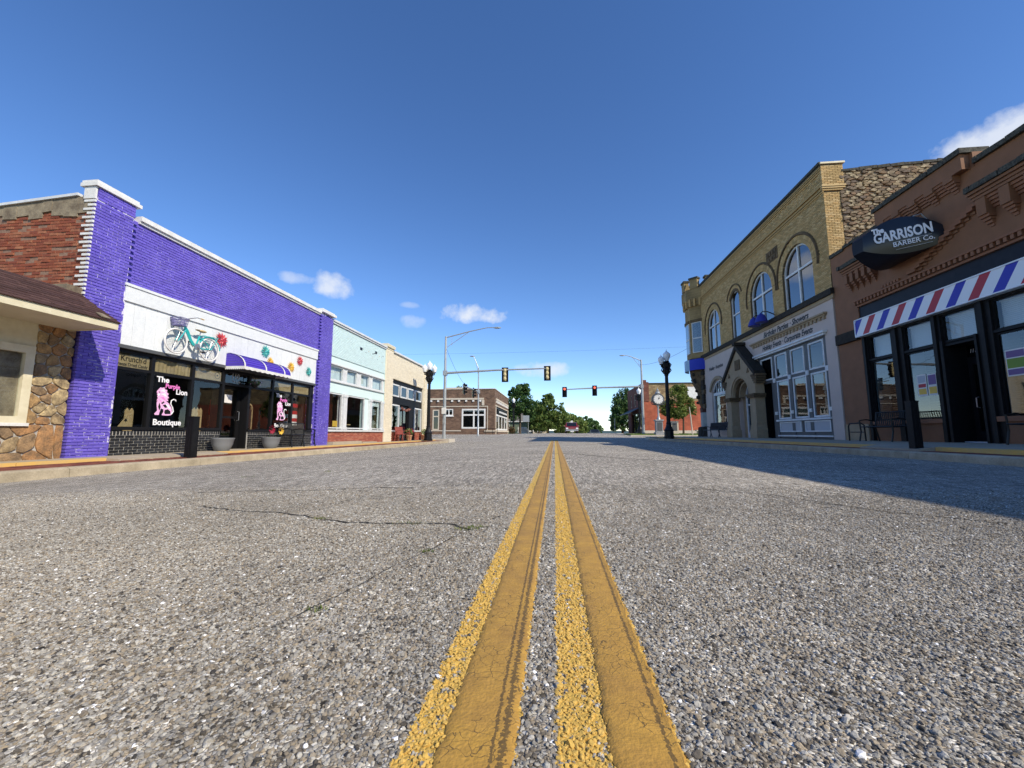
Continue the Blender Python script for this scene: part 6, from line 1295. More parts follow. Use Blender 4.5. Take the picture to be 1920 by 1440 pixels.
def lamp_post(name, x, y, z, H, label, globes, k=1., rot=0.):
    P = empty(name, (x, y, z), label, 'lamp post', 'black globe lamp posts'); c = (x, y, z)
    q = MB(); q.lathe([(.3*k, 0), (.3*k, .12), (.26*k, .16), (.25*k, .5), (.28*k, .54), (.22*k, .62), (.16*k, .8), (.13*k, .95), (.15*k, 1.0), (.11*k, 1.05)], c, 12); q.build('base', MT['black'], P)
    q = MB(); n = 16; vs = []; prof = [(.105*k, 1.05), (.085*k, H-1.75)]
    q.lathe([(.105*k, 1.05), (.1*k, 1.3), (.085*k, H-1.8), (.12*k, H-1.76), (.12*k, H-1.7)], c, 14); 
    for i in range(10): a = 2*PI*i/10; q.tube([(x+.103*k*math.cos(a), y+.103*k*math.sin(a), z+1.1), (x+.083*k*math.cos(a), y+.083*k*math.sin(a), z+H-1.82)], .011, 4)
    q.build('column', MT['black'], P)
    q = MB(); q.lathe([(.1*k, H-1.7), (.19*k, H-1.6), (.21*k, H-1.4), (.17*k, H-1.32), (.22*k, H-1.2), (.24*k, H-1.0), (.15*k, H-.92), (.2*k, H-.84)], c, 14)
    for i in range(6): a = 2*PI*i/6; q.tube([(x+.12*k*math.cos(a), y+.12*k*math.sin(a), z+H-1.65), (x+.27*k*math.cos(a), y+.27*k*math.sin(a), z+H-1.42), (x+.2*k*math.cos(a), y+.2*k*math.sin(a), z+H-1.25), (x+.28*k*math.cos(a), y+.28*k*math.sin(a), z+H-1.05), (x+.18*k*math.cos(a), y+.18*k*math.sin(a), z+H-.9)], .03*k, 5)
    q.build('capital', MT['black'], P)
    for i, (dx_, dz, s) in enumerate(globes):
        ox, oy = dx_*math.cos(rot), dx_*math.sin(rot); g = (x+ox, y+oy, z+H-.85+dz)
        if dx_: q = MB(); q.tube([(x, y, z+H-1.1), (x+ox*.6, y+oy*.6, z+H-1.12+dz*.3), (x+ox, y+oy, z+H-.98+dz), (x+ox, y+oy, z+H-.85+dz)], .035*k, 6); q.build('arm', MT['black'], P)
        q = MB(); q.lathe([(.1*s, 0), (.12*s, .05)], g, 14); q.build('globe_collar', MT['black'], P)
        q = MB(); q.lathe([(.1*s, .05*s), (.16*s, .2*s), (.205*s, .36*s), (.2*s, .44*s), (.13*s, .52*s), (.07*s, .57*s), (.03*s, .62*s), (.012*s, .7*s)], g, 16); q.build('globe', MT['globe'], P, smooth=True)
    return P
lamp_post('lamp_post', -8.72, 28.1, -.08, 5.75, 'black lamp post with three white globes at the corner of the cream shop', [(0, .02, 1.), (.34, -.16, .9), (-.34, -.16, .9)], 1.05, R(25))
lamp_post('lamp_post', 7.3, 27.6, .09, 5.85, 'black double globe lamp post on the pavement before the two storey hall', [(.06, -.02, 1.2), (-.32, -.22, 1.0)], 1.15, R(10))
lamp_post('lamp_post', -7.9, 80, .07, 7.0, 'single globe lamp post by the planted corner past the brown brick building', [(0, 0, 1.6)], 1.6)
lamp_post('lamp_post', -.9-2.5, 112, .0, 5.4, 'farthest small lamp post by the white picket fence', [(0, 0, 1.6)], 1.3)
lamp_post('lamp_post', 11.2, 56.2, .36, 6.0, 'single globe lamp post before the red brick building corner', [(0, 0, 1.4)], 1.35)

def signal_head(T, c, lit, turn):
    """c centre, turn: rotation about z (0 = faces -Y)"""
    ca, sa = math.cos(turn), math.sin(turn); tr = lambda Q: [(c[0]+px*ca-py*sa, c[1]+px*sa+py*ca, c[2]+pz) for px, py, pz in Q]
    H = empty('signal_head', c); H.parent = T; H.location = Vector(c)-wl(T)
    q = MB(); q.box(-.27, .27, -.01, .01, -.6, .6); q.v = tr(q.v); q.build('backplate', MT['blackwood'], H)
    q = MB(); q.box(-.09, .09, .012, .12, -.5, .5)
    for k in (-1, 0, 1): q.ball((0, .12, k*.345), .125, 1, .6, 1.1, 10, 6)
    q.v = tr(q.v); q.build('housing', MT['signalyellow'], H)
    q = MB(); q.box(-.17, .17, -.06, -.012, -.52, .52); q.v = tr(q.v); q.build('door_panel', MT['blackwood'], H)
    for k in (-1, 0, 1):
        q = MB(); pts = 14; vs = []
        for i in range(pts+1):
            a = -.5+(PI+1.0)*i/pts; vs += [(.14*math.cos(a), -.06, k*.345+.14*math.sin(a)), (.135*math.cos(a), -.28, k*.345+.135*math.sin(a)-.02)]
        q.add(vs, [(2*i, 2*i+1, 2*i+3, 2*i+2) for i in range(pts)]); q.v = tr(q.v); q.build('visor', MT['blackwood'], H)
        q = MB(); n = 16; q.add([(.13*math.cos(2*PI*i/n), -.065, k*.345+.13*math.sin(2*PI*i/n)) for i in range(n)], [tuple(range(n))]); q.v = tr(q.v); q.build('lens', MT['redlight'] if (k == 1 and lit) else MT['decalk'], H)
def signal_pole(base, H, arm_end, arm_z, lum_end, heads, label, kr=1.):
    T = empty('traffic_signal', base, label, 'traffic signal', 'traffic signal poles at the crossing'); x, y, z = base
    q = MB(); q.lathe([(.2*kr, 0), (.2*kr, .05), (.15*kr, .06), (.15*kr, .3), (.13*kr, .32), (.12*kr, H*.5), (.085*kr, H)], base, 12); q.build('pole', MT['steel'], T, smooth=True)
    if arm_end:
        q = MB(); a = Vector((x, y, arm_z[0])); b = Vector((*arm_end, arm_z[1])); q.tube([a, a+(b-a)*.5+Vector((0, 0, .05)), b], [.1*kr, .075*kr, .05*kr], 10); q.build('mast_arm', MT['steel'], T, smooth=True); q = MB(); q.box(x-.16, x+.16, y-.16, y+.16, arm_z[0]-.2, arm_z[0]+.2); q.build('arm_clamp', MT['steel'], T)
    if lum_end:
        lx, ly, lz = lum_end; d = Vector((lx-x, ly-y, 0)); q = MB(); q.tube([(x, y, z+H-.1), (x+d.x*.45, y+d.y*.45, z+H+(lz-z-H)*.55), (x+d.x*.8, y+d.y*.8, lz), (lx, ly, lz)], [.05, .045, .035, .03], 6); q.tube([(x, y, z+H-1.), (x+d.x*.45, y+d.y*.45, z+H+(lz-z-H)*.5)], .025, 5); q.tube([(x+d.x*.12, y+d.y*.12, z+H-.75), (x+d.x*.12, y+d.y*.12, z+H)], .02, 5); q.build('lamp_arm', MT['steel'], T)
        q = MB(); e = d.normalized(); q.ball((lx, ly, lz-.03), .22, 1.5 if abs(e.x) > .5 else .7, 1.5 if abs(e.y) > .5 else .7, .35, 10, 5); q.build('lamp_head', MT['steel'], T)
    for c, lit, turn in heads: signal_head(T, c, lit, turn)
    return T
t1 = signal_pole((-8.92, 33, .0), 8.44, (-.5, 33), (5.36, 5.62), (-4.6, 33, 9.1), [((-3.95, 33.0, 5.15), False, PI), ((-.53, 33.0, 5.22), False, PI)], 'steel signal pole with two yellow backed heads over the street, beside the cream shop')
q = MB(); q.box(-9.1, -8.75, 32.78, 32.9, 2.0, 2.5); q.build('control_box', MT['white'], t1); q = MB(); q.box(-9.0, -8.85, 32.8, 32.9, 1.2, 1.6); q.build('push_button_box', MT['steel'], t1)
signal_pole((9.95, 48, .3), 8.5, (1.0, 48), (5.72, 5.45), (7.85, 48, 9.36), [((1.2, 47.9, 5.15), True, 0.), ((4.62, 47.9, 5.28), True, 0.)], 'steel signal pole whose two heads show red, before the red brick building', 1.15)
signal_pole((-9.1, 49, .05), 8.3, (-9.1, 40.5), (5.4, 5.15), (-9.9, 49, 9.8), [((-9.15, 41.4, 4.95), False, PI/2), ((-9.15, 46.2, 5.0), False, PI/2)], 'slim steel signal pole with two heads seen edge on, before the brown brick building', .75)
def cable(pts, sag, label, r=.012):
    a, b = Vector(pts[0]), Vector(pts[1]); q = MB(); q.tube([a+(b-a)*t+Vector((0, 0, -4*sag*t*(1-t))) for t in fr_range(0, 1, .1)], r, 4); return tag(q.build('overhead_cable', MT['black'], None), label, 'cable')
cable(((9.7, 48, 8.2), (11.0, 31, 7.4)), .5, 'thin overhead cable from the right signal pole to the hall turret')
cable(((-8.85, 33, 7.4), (-9.15, 49, 5.6)), 1.2, 'sagging cable between the two left signal poles'); cable(((-40, 70, 14.5), (60, 66, 15.2)), .8, 'faint overhead wire crossing high behind the signals', .009)

# ------------------------------------------------------------------ beyond the crossing
BK = empty('bank_building', (-14, 69, 0), 'one storey dark brown brick building with pale stone trim across the side street', 'building')
SB = FRM('S', 60.); FB = FRM('L', -8.7)
bkh = [(-13.6, -10.05, 1.1, 4.0), (-18.0, -17.0, .9, 3.9), (-16.2, -14.9, 3.0, 4.0)]
q = MB(); slab(q, SB, -26, -8.7, -.3, 6.9, bkh, -.4, 0); q.build('wall', MT['bankbrick'], BK)
q = MB(); slab(q, FB, 60.4, 77.9, -.3, 6.9, [(61.5, 76.5, .9, 4.4)], -.4, 0); q.build('wall', MT['bankbrick'], BK); body('rear_wall', MT['bankbrick'], BK, -26, -9.2, 62.5, 77.9, -.3, 6.6)
q = MB(); q.fb(SB, -26, -8.62, 6.9, 7.0, -.5, .08); q.fb(FB, 60.42, 77.9, 6.9, 7.0, -.4, .08); q.fb(SB, -16, -12.5, 7.0, 7.18, -.3, .05); q.build('coping', MT['limestone'], BK)
q = MB(); q.fb(SB, -26, -10.3, 5.35, 5.6, -.02, .14); q.fb(FB, 61.2, 77.2, 5.35, 5.6, -.02, .14); q.build('cornice', MT['limestone'], BK)
for i in range(14): q = MB(); u = -24.6+i*1.06; q.fb(SB, u-.14, u+.14, 5.05, 5.3, -.02, .16); q.build('bracket', MT['white'], BK)
for i in range(12): q = MB(); u = 61.6+i*1.35; q.fb(FB, u-.2, u+.2, 4.95, 5.3, -.02, .16); q.build('bracket', MT['white'], BK)
for a, b in ((-10.6, -10.25),): q = MB(); q.fb(SB, a, b, 4.5, 5.3, -.02, .12); q.build('scroll_bracket', MT['limestone'], BK)
q = MB(); q.fb(SB, -26, -9.7, 4.3, 4.42, -.02, .06); q.fb(SB, -9.8, -9.7, .7, 4.3, -.02, .06); q.fb(SB, -26, -13.7, .72, .86, -.02, .08); q.fb(SB, -10.2, -8.6, .62, .86, -.02, .1); q.fb(FB, 60.4, 78, .62, .86, -.02, .1); q.fb(FB, 60.5, 77.4, 4.45, 4.6, -.02, .08); q.fb(FB, 60.9, 61.2, .0, 4.45, -.02, .08); q.fb(FB, 76.8, 77.1, .0, 4.45, -.02, .08); q.build('stone_band', MT['limestone'], BK)
window(SB, -13.6, -10.05, 1.1, 4.0, BK, MT['white'], MT['darkgl'], .22, -.05, .12, mul=(-11.8,), tra=(3.1,)); window(SB, -18.0, -17.0, .9, 3.9, BK, MT['limestone'], MT['darkgl'], .16, -.05, .1, tra=(2.9,)); window(SB, -16.2, -14.9, 3.0, 4.0, BK, MT['white'], MT['cleargl'], .14, -.05, .1, mul=(-15.55,))
q = MB(); q.fb(SB, -16.3, -14.8, 2.86, 3.0, -.05, .12); q.build('window_sill', MT['white'], BK)
for u0, u1 in ((-13.55, -10.1), (-18, -17), (-16.2, -14.9)): q = MB(); q.fb(SB, u0, u1, .9, 4.0, -1.0, -.9); q.build('room_wall', MT['dark'], BK)
window(FB, 61.5, 76.5, .9, 3.3, BK, MT['white'], MT['cleargl'], .25, -.1, .15, mul=(65.2, 69, 72.8)); q = MB(); q.fb(FB, 61.5, 76.5, 3.3, 4.4, -.3, -.1); q.build('fascia', MT['greytrim'], BK); q = MB(); q.fb(FB, 63, 75.5, 3.35, 4.15, -.1, .08); q.build('sign_board', MT['black'], BK)
q = MB()
for i in range(7): q.fb(FB, 64.6+i*1.5, 65.6+i*1.5, 3.6, 3.9, .08, .1)
q.build('lettering', MT['white'], BK); q = MB(); q.fb(FB, 61.5, 76.5, .9, 4.4, -1.2, -1.1); q.build('room_wall', MT['wood'], BK)
RAIL = empty('handrail', (-9.6, 59.2, .06), 'dark metal handrail at the corner steps of the brown brick building', 'railing')
for i, xx in enumerate((-10.9, -9.9, -8.9, -8.2)): q = MB(); q.tube([(xx, 59.2, .0), (xx, 59.2, 1.1)], .035, 6); q.build('post', MT['black'], RAIL)
q = MB(); q.tube([(-10.9, 59.2, 1.1), (-8.2, 59.2, 1.1)], .035, 6); q.tube([(-10.9, 59.2, .7), (-8.2, 59.2, .7)], .025, 6); q.build('rail', MT['black'], RAIL)

RB = empty('red_brick_building', (18, 66, .4), 'two storey building with an orange red brick side wall below pale rubble stone', 'building')
SR = FRM('S', 58.); FRB = FRM('R', 12.1)
q = MB(); q.fb(SR, 12.1, 34, .0, 4.75, -.5, 0); q.build('side_wall', MT['farred'], RB); q = MB(); q.fb(SR, 12.1, 34, 4.75, 7.15, -.5, -.04); q.build('upper_side_wall', MT['farstone'], RB); q = MB(); q.fb(SR, 12.9, 34, 7.15, 7.3, -.5, .05); q.build('coping', MT['coping'], RB); q = MB(); q.fb(SR, 12.1, 34, .0, .8, 0, .05); q.build('base_course', MT['limestone'], RB)
q = MB(); q.fb(SR, 12.0, 12.9, 4.75, 7.4, -.6, .06); q.fb(SR, 12.0, 12.6, 7.4, 7.7, -.6, .06); q.build('corner_pier', MT['shadybrick'], RB)
q = MB(); slab(q, FRB, 58.5, 70, .1, 7.3, [(59.4, 67, .2, 3.4)]+[(60.3+i*3, 61.4+i*3, 4.4, 6.3) for i in range(3)], -.4, 0); q.build('front_wall', MT['shadybrick'], RB); body('rear_wall', MT['shadybrick'], RB, 12.6, 34, 58.6, 70, .1, 7.0)
for i in range(3): window(FRB, 60.3+i*3, 61.4+i*3, 4.4, 6.3, RB, MT['limestone'], MT['darkgl'], .1, -.1, .08, tra=(5.35,))
window(FRB, 59.4, 67, .3, 3.4, RB, MT['blackwood'], MT['darkgl'], .15, -.2, .1, mul=(61.3, 63.2, 65.1)); q = MB(); q.add([FRB.p(59, .0, 4.1), FRB.p(68, .0, 4.1), FRB.p(68, 1.6, 3.3), FRB.p(59, 1.6, 3.3)], [(0, 1, 2, 3)]); q.fb(FRB, 59, 68, 3.2, 3.3, 1.5, 1.62); q.build('awning', MT['greytrim'], RB)
for a in (): q = MB(); q.add([FRB.p(a, .0, 4.0), FRB.p(a+4, .0, 4.0), FRB.p(a+4, 1.5, 3.2), FRB.p(a, 1.5, 3.2)], [(0, 1, 2, 3)]); q.build('awning', MT['maroon'] if a == 76 else MT['greypanel'], RB)
tag(MB().fb(SR, 18.0, 20.4, 5.1, 6.7, .0, .06).build('wall_sign', MT['white']), 'pale sign panel high on the side of the red brick building', 'sign')

CK = empty('street_clock', (11.25, 46.4, .3), 'tall post clock with a round white face on the far right corner', 'clock')
c = (11.25, 46.4, .28); q = MB(); q.box(10.8, 11.7, 45.95, 46.85, .2, .55); q.box(10.9, 11.6, 46.05, 46.75, .55, 1.75); q.box(10.82, 11.68, 45.97, 46.83, 1.75, 1.9); q.build('pedestal', mat('weathered_pewter', (.35, .36, .37), (.2, .21, .22), .6, 5), CK)
q = MB(); q.box(11.0, 11.5, 46.02, 46.05, .7, 1.6); q.build('pedestal_panel', MT['greytrim'], CK)
q = MB(); q.lathe([(.22, 1.62), (.1, 2.0), (.085, 3.0), (.12, 3.1), (.2, 3.2)], c, 12); q.build('post', MT['steel'], CK, smooth=True)
q = MB(); q.lathe([(.62, -.2), (.66, -.16), (.66, .16), (.62, .2)], (0, 0, 0), 28); q.v = [(11.25+a, 46.4+z, 4.1+b) for a, b, z in q.v]; q.build('case', MT['greytrim'], CK)
q = MB(); q.lathe([(.5, -.02), (.5, .02)], (0, 0, 0), 28); q.v = [(11.25+a, 46.18+z, 4.1+b) for a, b, z in q.v]; q.build('dial', MT['white'], CK)
q = MB(); q.tube([(11.25, 46.14, 4.1), (11.36, 46.14, 4.38)], .022, 4); q.build('minute_hand', MT['decalk'], CK); q = MB(); q.tube([(11.25, 46.14, 4.1), (11.42, 46.14, 4.22)], .026, 4); q.build('hour_hand', MT['decalk'], CK)
for i in range(12): q = MB(); a = i*PI/6; q.tube([(11.25+.4*math.sin(a), 46.145, 4.1+.4*math.cos(a)), (11.25+.46*math.sin(a), 46.145, 4.1+.46*math.cos(a))], .018, 4); q.build('hour_mark', MT['decalk'], CK)
q = MB(); q.lathe([(.3, 4.46), (.2, 4.6), (.22, 4.66), (.1, 4.75), (.14, 4.86), (.03, 5.0), (.01, 5.15)], c, 12); q.build('crest', MT['steel'], CK)
for s in (-1, 1): q = MB(); q.tube([(11.25+s*.2, 46.4, 3.5), (11.25+s*.6, 46.4, 3.55), (11.25+s*.74, 46.4, 3.8), (11.25+s*.6, 46.4, 4.0)], .05, 6); q.build('scroll', MT['greytrim'], CK)
MK = empty('marker_stone', (13.0, 47.2, .3), 'grey upright marker panel behind the right lamp post base', 'marker'); q = MB(); q.box(12.7, 13.5, 47.1, 47.3, .3, 1.75); q.build('slab', MT['limestone'], MK); q = MB(); q.box(12.85, 13.35, 47.08, 47.1, .7, 1.5); q.build('plaque', MT['greytrim'], MK)
PB = empty('park_bench', (17.5, 50.5, .3), 'low stone bench on the lawn before the red wall', 'bench'); q = MB(); q.box(16.4, 18.4, 50.2, 50.8, .68, .82); q.build('seat', MT['limestone'], PB)
for xx in (16.7, 18.1): q = MB(); q.box(xx-.15, xx+.15, 50.3, 50.7, .3, .68); q.build('leg', MT['limestone'], PB)
tag(MB().tube([(14.4, 45.4, .3), (14.3, 45.4, 2.0), (14.2, 45.4, 3.2)], [.07, .06, .04], 6).build('sign_pole', MT['limestone']), 'pale slim pole on the lawn by the young tree', 'pole')

def tree(x, y, z, H, crown, label, m, n=4500, s=.4, trunk=.22, name='tree', limbs=5, cl=26):
    T = empty(name, (x, y, z), label, 'tree'); rg = random.Random(int(x*31+y*17))
    q = MB(); zc = min(c[2]-c[5] for c in crown); q.tube([(x, y, z-.2), (x+.05, y, z+(zc-z)*.6), (x+.1, y, zc+.8), (x, y, z+H*.75)], [trunk*1.25, trunk, trunk*.75, trunk*.2], 8)
    for i in range(limbs):
        c = crown[i % len(crown)]; a = rg.uniform(0, 2*PI); b = (c[0]+c[3]*.7*math.cos(a), c[1]+c[4]*.7*math.sin(a), c[2]+c[5]*rg.uniform(-.2, .6)); zz = zc+rg.uniform(-.1, .8); q.tube([(x, y, zz), ((x+b[0])/2, (y+b[1])/2, (zz+b[2])/2+.2), b], [trunk*.5, trunk*.3, trunk*.08], 6)
    q.build('trunk', MT['bark'], T, smooth=True)
    q = MB(); per = n//len(crown)
    for c in crown:
        for k in range(cl):   # leaf clumps through the crown, denser to the outside
            d = Vector((rg.gauss(0, 1), rg.gauss(0, 1), rg.gauss(0, 1))).normalized()*rg.uniform(.45, 1.05); p = (c[0]+d.x*c[3], c[1]+d.y*c[4], c[2]+d.z*c[5]); cs_ = rg.uniform(.16, .34); leaves(q, p, (c[3]*cs_+.1, c[4]*cs_+.1, c[5]*cs_*.8+.1), per//cl, s)
    q.build('crown', m, T, kind=None); return T
tree(-7.2, 86, .2, 10.8, [(-7.2, 86, 7.2, 2.6, 2.4, 3.2), (-8.6, 86, 5.6, 2.2, 2.2, 2.4), (-5.6, 86, 5.6, 1.9, 2.2, 2.4), (-6.6, 86, 9.4, 1.5, 1.6, 1.4), (-8.2, 86, 8.8, 1.2, 1.4, 1.2)], 'tall dark green tree rising behind the brown brick building', MT['leafdk'], 12000, .46, cl=44)
tree(-1.4, 88, .2, 9, [(-1.5, 88, 5.4, 2.2, 2.2, 2.6), (.6, 88, 4.2, 2.0, 2.0, 2.6), (-3.2, 88, 3.8, 1.8, 2, 2.4), (-1.2, 88, 7.6, 1.2, 1.3, 1.1), (1.8, 89, 3.0, 1.3, 1.8, 2.0), (-1.8, 87, 2.6, 2.6, 2., 1.6)], 'broad yellow green tree left of the road crest', MT['leafmd'], 15000, .42, cl=44)
tree(-3.6, 96, .2, 8.2, [(-3.8, 96, 5., 2.0, 2., 2.8), (-2.4, 97, 3.2, 2.2, 2., 2.4), (-4.6, 96, 2.6, 1.6, 1.8, 1.8)], 'mid green tree between the tall dark tree and the broad one', MT['leafmd'], 9000, .45, cl=44)
tree(2.4, 104, .0, 6.6, [(2.2, 104, 3.6, 1.8, 2., 2.6), (3.4, 105, 2.6, 1.6, 1.8, 2.2), (1.2, 104, 2.2, 1.6, 1.8, 1.8)], 'yellow green tree behind the white roadside board', MT['leafyl'], 8000, .42, cl=44)
tree(6.6, 126, -1, 6.2, [(6.4, 126, 3.2, 2.4, 2., 2.6), (8.2, 126, 2.6, 2.0, 2., 2.4)], 'small mid green tree near the end of the left row', MT['leafmd'], 7000, .48, cl=44)
tree(5.0, 118, -.5, 6.2, [(4.6, 118, 3.6, 2.2, 2.2, 2.0), (6.6, 119, 2.6, 2.2, 2.2, 2.2), (3.0, 117, 2.6, 1.8, 2., 2.2)], 'light green tree behind the parked truck', MT['leafyl'], 8000, .45, cl=44)
tree(11.0, 132, -2, 6.6, [(9.0, 132, 3.2, 2.6, 2.4, 2.6), (11.8, 133, 2.9, 2.2, 2.4, 2.8), (13.6, 134, 1.6, 1.6, 2., 2.2)], 'dark green tree at the end of the left tree row', MT['leafdk'], 9000, .5, cl=44)
tree(12.2, 77, .3, 8.6, [(12.4, 77, 5.6, 1.7, 1.8, 2.9), (13.6, 78, 6.4, 1.4, 1.8, 2.1), (11.4, 76.5, 3.8, 1.3, 1.6, 2.2), (12.8, 77, 2.6, 1.9, 1.8, 2.0), (10.9, 76, 2.2, .9, 1.2, 1.4)], 'tall dark tree left of the red brick building', MT['leafdk'], 11000, .38, cl=40)
tree(14.1, 47.5, .3, 5.6, [(13.6, 47.5, 4.3, 1.25, 1.2, 1.2), (12.6, 47.5, 3.3, 1.2, 1.1, 1.0), (14.6, 47.6, 3.4, 1.1, 1.1, 1.2), (13.5, 47.4, 2.7, 1.5, 1.2, .7), (13.9, 47.5, 5.2, .7, .7, .6)], 'young bright green tree on the corner lawn before the red wall', MT['leafyl'], 6500, .24, .1, limbs=8)
tree(-21.5, 92, .2, 10.6, [(-21.2, 92, 8.9, 2.6, 2.4, 1.9), (-23.8, 92, 8.4, 2., 2., 1.5), (-19, 93, 8.5, 1.6, 2, 1.3)], 'green treetop showing over the roof of the brown brick building', MT['leafmd'], 3000, .5)
# planted corner, lawn grass
BU = empty('corner_shrub', (-8.0, 79, .2), 'brownish leafy shrub at the foot of the far left lamp post', 'shrub'); q = MB(); leaves(q, (-8.2, 79, 1.0), (.8, .8, .8), 500, .22); q.build('foliage', leafmat('russet_leaf', [(.12, .07, .03), (.08, .1, .03), (.16, .08, .05)]), BU); q = MB(); q.tube([(-8.2, 79, .1), (-8.2, 79, .9)], .08, 6); q.build('stem', MT['bark'], BU)
def grassy(x0, x1, y0, y1, z, n, nm):
    q = MB()
    for _ in range(n):
        x, y = random.uniform(x0, x1), random.uniform(y0, y1); a = random.uniform(0, PI); h = random.uniform(.06, .16); w = .03
        q.add([(x-w*math.cos(a), y-w*math.sin(a), z), (x+w*math.cos(a), y+w*math.sin(a), z), (x+random.uniform(-.05, .05), y, z+h)], [(0, 1, 2)], random.random())
    q.build(nm, MT['leafmd'], None, kind='stuff')
grassy(8.4, 30, 46, 52.4, .3, 9000, 'lawn_grass'); grassy(-16, -8.8, 78.4, 100, .35, 7000, 'lawn_grass')
def house(x0, x1, y0, y1, z0, zw, zr_, wallm, label, gx=None):
    Hh = empty('house', ((x0+x1)/2, (y0+y1)/2, z0), label, 'house'); q = MB(); q.box(x0, x1, y0, y1, z0, zw); q.build('wall', wallm, Hh); ym = (y0+y1)/2
    q = MB(); q.add([(x0-.3, y0-.4, zw-.1), (x1+.3, y0-.4, zw-.1), (x1+.3, ym, zr_), (x0-.3, ym, zr_), (x0-.3, y1+.4, zw-.1), (x1+.3, y1+.4, zw-.1)], [(0, 1, 2, 3), (3, 2, 5, 4), (0, 3, 4), (1, 5, 2)]); q.build('roof', MT['roofgrey'], Hh); q = MB(); q.box(x0-.32, x1+.32, y0-.44, y0-.4, zw-.2, zw); q.build('eaves_board', MT['white'], Hh)
    if gx:
        a, b, zt = gx; S_ = FRM('S', y0-1.6); q = MB(); q.prism(S_, [(a, zw-.1), (b, zw-.1), ((a+b)/2, zt)], -1.5, 0); q.build('gable', MT['white'], Hh)
        for s in ((a-.25, (a+b)/2), (b+.25, (a+b)/2)): q = MB(); q.prism(S_, [(s[0], zw-.25), (s[0], zw-.05), (s[1], zt+.2), (s[1], zt)], -1.6, .25); q.build('bargeboard', MT['white'], Hh)
        for u in (a+.2, b-.2): q = MB(); q.box(u-.12, u+.12, y0-1.7, y0-1.46, z0, zw); q.build('porch_post', MT['white'], Hh)
    for u in (x0+1.2, x0+3.2): window(FRM('S', y0-.02), u-.5, u+.5, z0+.9, z0+2.2, Hh, MT['white'], MT['darkgl'], .1, .05, .06)
    return Hh
house(-15, -6.2, 104, 112, .6, 3.4, 7.0, MT['housegrn'], 'green sided house with a grey roof and white porch gable', (-6.6, -4.0, 5.6)); house(-4.6, -1.6, 112, 118, .6, 1.6, 3.4, MT['houseyel'], 'small yellow house half hidden by the broad tree', (-4.4, -2.2, 3.3))
PF = empty('picket_fence', (-4, 100, .3), 'long white picket fence along the left side of the far street', 'fence')
me = None
for i in range(70):
    t = i/69; px, py = -8.4+5.6*t, 96+14*t; q = MB(); S_ = FRM('S', py); q.prism(S_, [(px-.07, .5), (px+.07, .5), (px+.07, 1.75), (px, 1.9), (px-.07, 1.75)], -.03, .03); q.build('picket', MT['white'], PF)
q = MB(); q.tube([(-8.4, 96.05, .8), (-2.8, 110.05, .8)], .05, 4); q.tube([(-8.4, 96.05, 1.45), (-2.8, 110.05, 1.45)], .05, 4); q.build('rail', MT['white'], PF)
LW = empty('garden_wall', (-3, 92, .2), 'low pale stone garden wall below the picket fence', 'wall')
for i in range(14):
    q = MB(); xx = -6.0+i*.28; q.box(xx, xx+.26, 91+i*.8, 91.5+i*.8, .0, .75+random.uniform(-.04, .04)); q.build('stone', MT['limestone'], LW)
tag(MB().box(-4.9, -4.6, 88, 88.3, .1, 1.1).build('trash_bin', MT['black']), 'small dark bin at the end of the garden wall', 'bin')
SGN = empty('road_sign', (-5.7, 84, .2), 'grey back of a square sign on a slim post before the trees', 'sign'); q = MB(); q.box(-6.4, -5.1, 84, 84.05, 2.7, 4.0); q.build('panel', MT['steel'], SGN); q = MB(); q.tube([(-5.3, 84.1, .2), (-5.3, 84.1, 4.0)], .05, 6); q.build('post', MT['steel'], SGN)
WS = empty('roadside_sign', (3.3, 96, .3), 'white roadside board above the parked maroon truck', 'sign'); q = MB(); q.box(2.6, 4.2, 96, 96.1, 2.0, 3.3); q.build('panel', MT['white'], WS)
for xx in (2.8, 4.0): q = MB(); q.tube([(xx, 96.15, .0), (xx, 96.15, 2.0)], .06, 6); q.build('post', MT['steel'], WS)
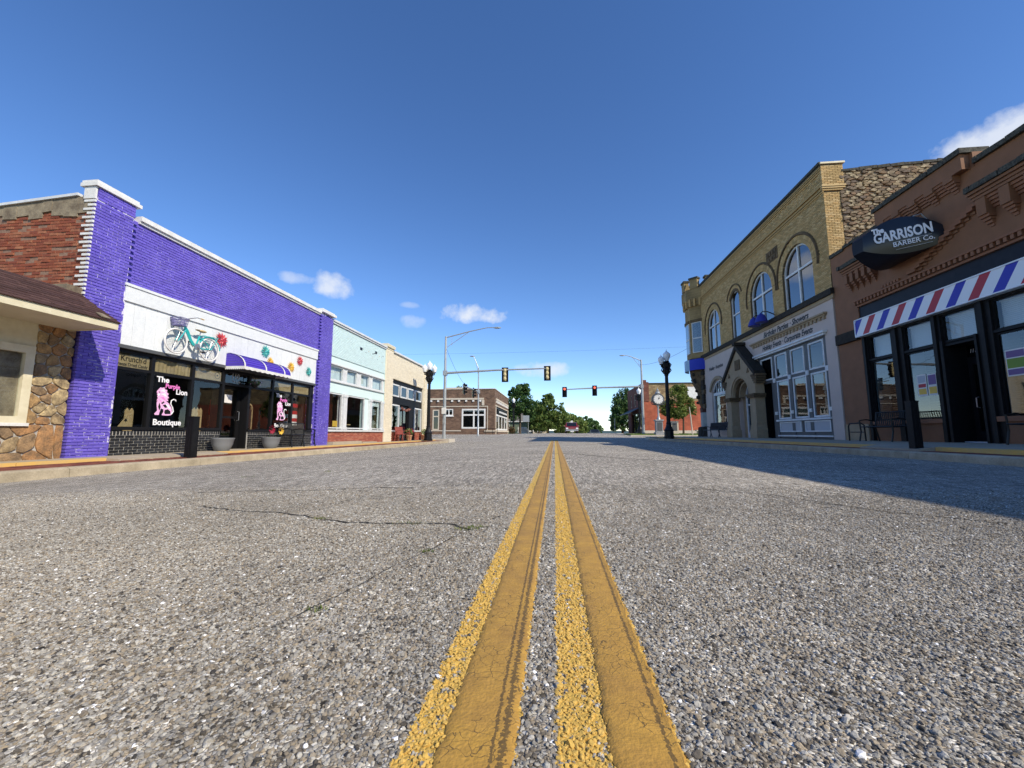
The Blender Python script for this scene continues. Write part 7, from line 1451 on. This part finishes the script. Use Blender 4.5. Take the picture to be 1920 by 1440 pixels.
def car(x, y, z, w, h, L, paint, label, name, truck=True):
    Cc = empty(name, (x, y, z), label, 'truck' if truck else 'car'); hw = w/2; gb = .32*h/1.8
    prof_ = [(0, gb), (0, h*.5), (.05, h*.56), (L*.26, h*.62), (L*.38, h*.97), (L*.42, h), (L*.68, h), (L*.72, h*.62), (L, h*.6), (L, gb)] if truck else [(0, gb), (0, h*.5), (.1, h*.56), (L*.24, h*.64), (L*.4, h), (L*.7, h), (L*.86, h*.66), (L, h*.6), (L, gb)]
    q = MB(); k = len(prof_); ins = lambda zz: hw if zz < h*.65 else hw*.84
    vs = [(x-ins(zz), y+d, z+zz) for d, zz in prof_]+[(x+ins(zz), y+d, z+zz) for d, zz in prof_]; q.add(vs, [tuple(range(k)), tuple(range(2*k-1, k-1, -1))]+[(i, i+k, (i+1) % k+k, (i+1) % k) for i in range(k)]); q.build('body', paint, Cc)
    a, b = prof_[3], prof_[4]; q = MB(); q.add([(x-hw*.8, y+a[0]+.05, z+a[1]+.03), (x+hw*.8, y+a[0]+.05, z+a[1]+.03), (x+hw*.74, y+b[0]-.05, z+b[1]-.03), (x-hw*.74, y+b[0]-.05, z+b[1]-.03)], [(0, 1, 2, 3)]); q.v = [(px, py-.03, pz+.02) for px, py, pz in q.v]; q.build('windscreen', MT['carglass'], Cc)
    for s in (-1, 1):
        q = MB(); q.box(x+s*hw*.62, x+s*hw*.97, y-.03, y+.1, z+h*.38, z+h*.5); q.build('headlight', MT['headl'], Cc)
        for d in (L*.17, L*.8): wq = MB(); wq.lathe([(.36, -.12), (.38, -.08), (.38, .08), (.36, .12)], (0, 0, 0), 18); wq.v = [(x+s*(hw-.12)+c_, y+d+a_, z+.37+b_) for a_, b_, c_ in wq.v]; wo = wq.build('wheel', MT['rubber'], Cc); rq = MB(); rq.lathe([(.2, -.13), (.2, .13)], (0, 0, 0), 12); rq.v = [(x+s*(hw-.11)+c_, y+d+a_, z+.37+b_) for a_, b_, c_ in rq.v]; rq.build('rim', MT['chrome'], wo)
        q = MB(); q.box(x+s*(hw+.02), x+s*(hw+.2), y+L*.3, y+L*.33, z+h*.62, z+h*.74); q.build('mirror', paint, Cc)
    q = MB(); q.box(x-hw*.58, x+hw*.58, y-.02, y+.05, z+h*.36, z+h*.5); q.build('grille', MT['black'] if not truck else paint, Cc); q = MB(); q.box(x-hw*.98, x+hw*.98, y-.1, y+.05, z+h*.22, z+h*.34); q.build('bumper', MT['chrome'] if truck else paint, Cc); q = MB(); q.box(x-.25, x+.25, y-.12, y-.1, z+h*.12, z+h*.22); q.build('number_plate', MT['white'], Cc)
car(2.55, 61.5, .42, 1.85, 1.62, 4.9, MT['maroonpaint'], 'maroon pickup truck cresting the hill in the oncoming lane', 'pickup_truck'); car(8.1, 84, -.33, 1.9, 1.5, 4.5, MT['greycar'], 'dark grey car parked beyond the road crest', 'parked_car', False)
for xx, yy in ((10.3, 66), (10.6, 72)):
    pass
tag(MB().tube([(9.9, 70, .42), (9.9, 70, 2.9)], .07, 6).build('sign_post', MT['limestone']), 'pale post standing left of the far right tree', 'post')
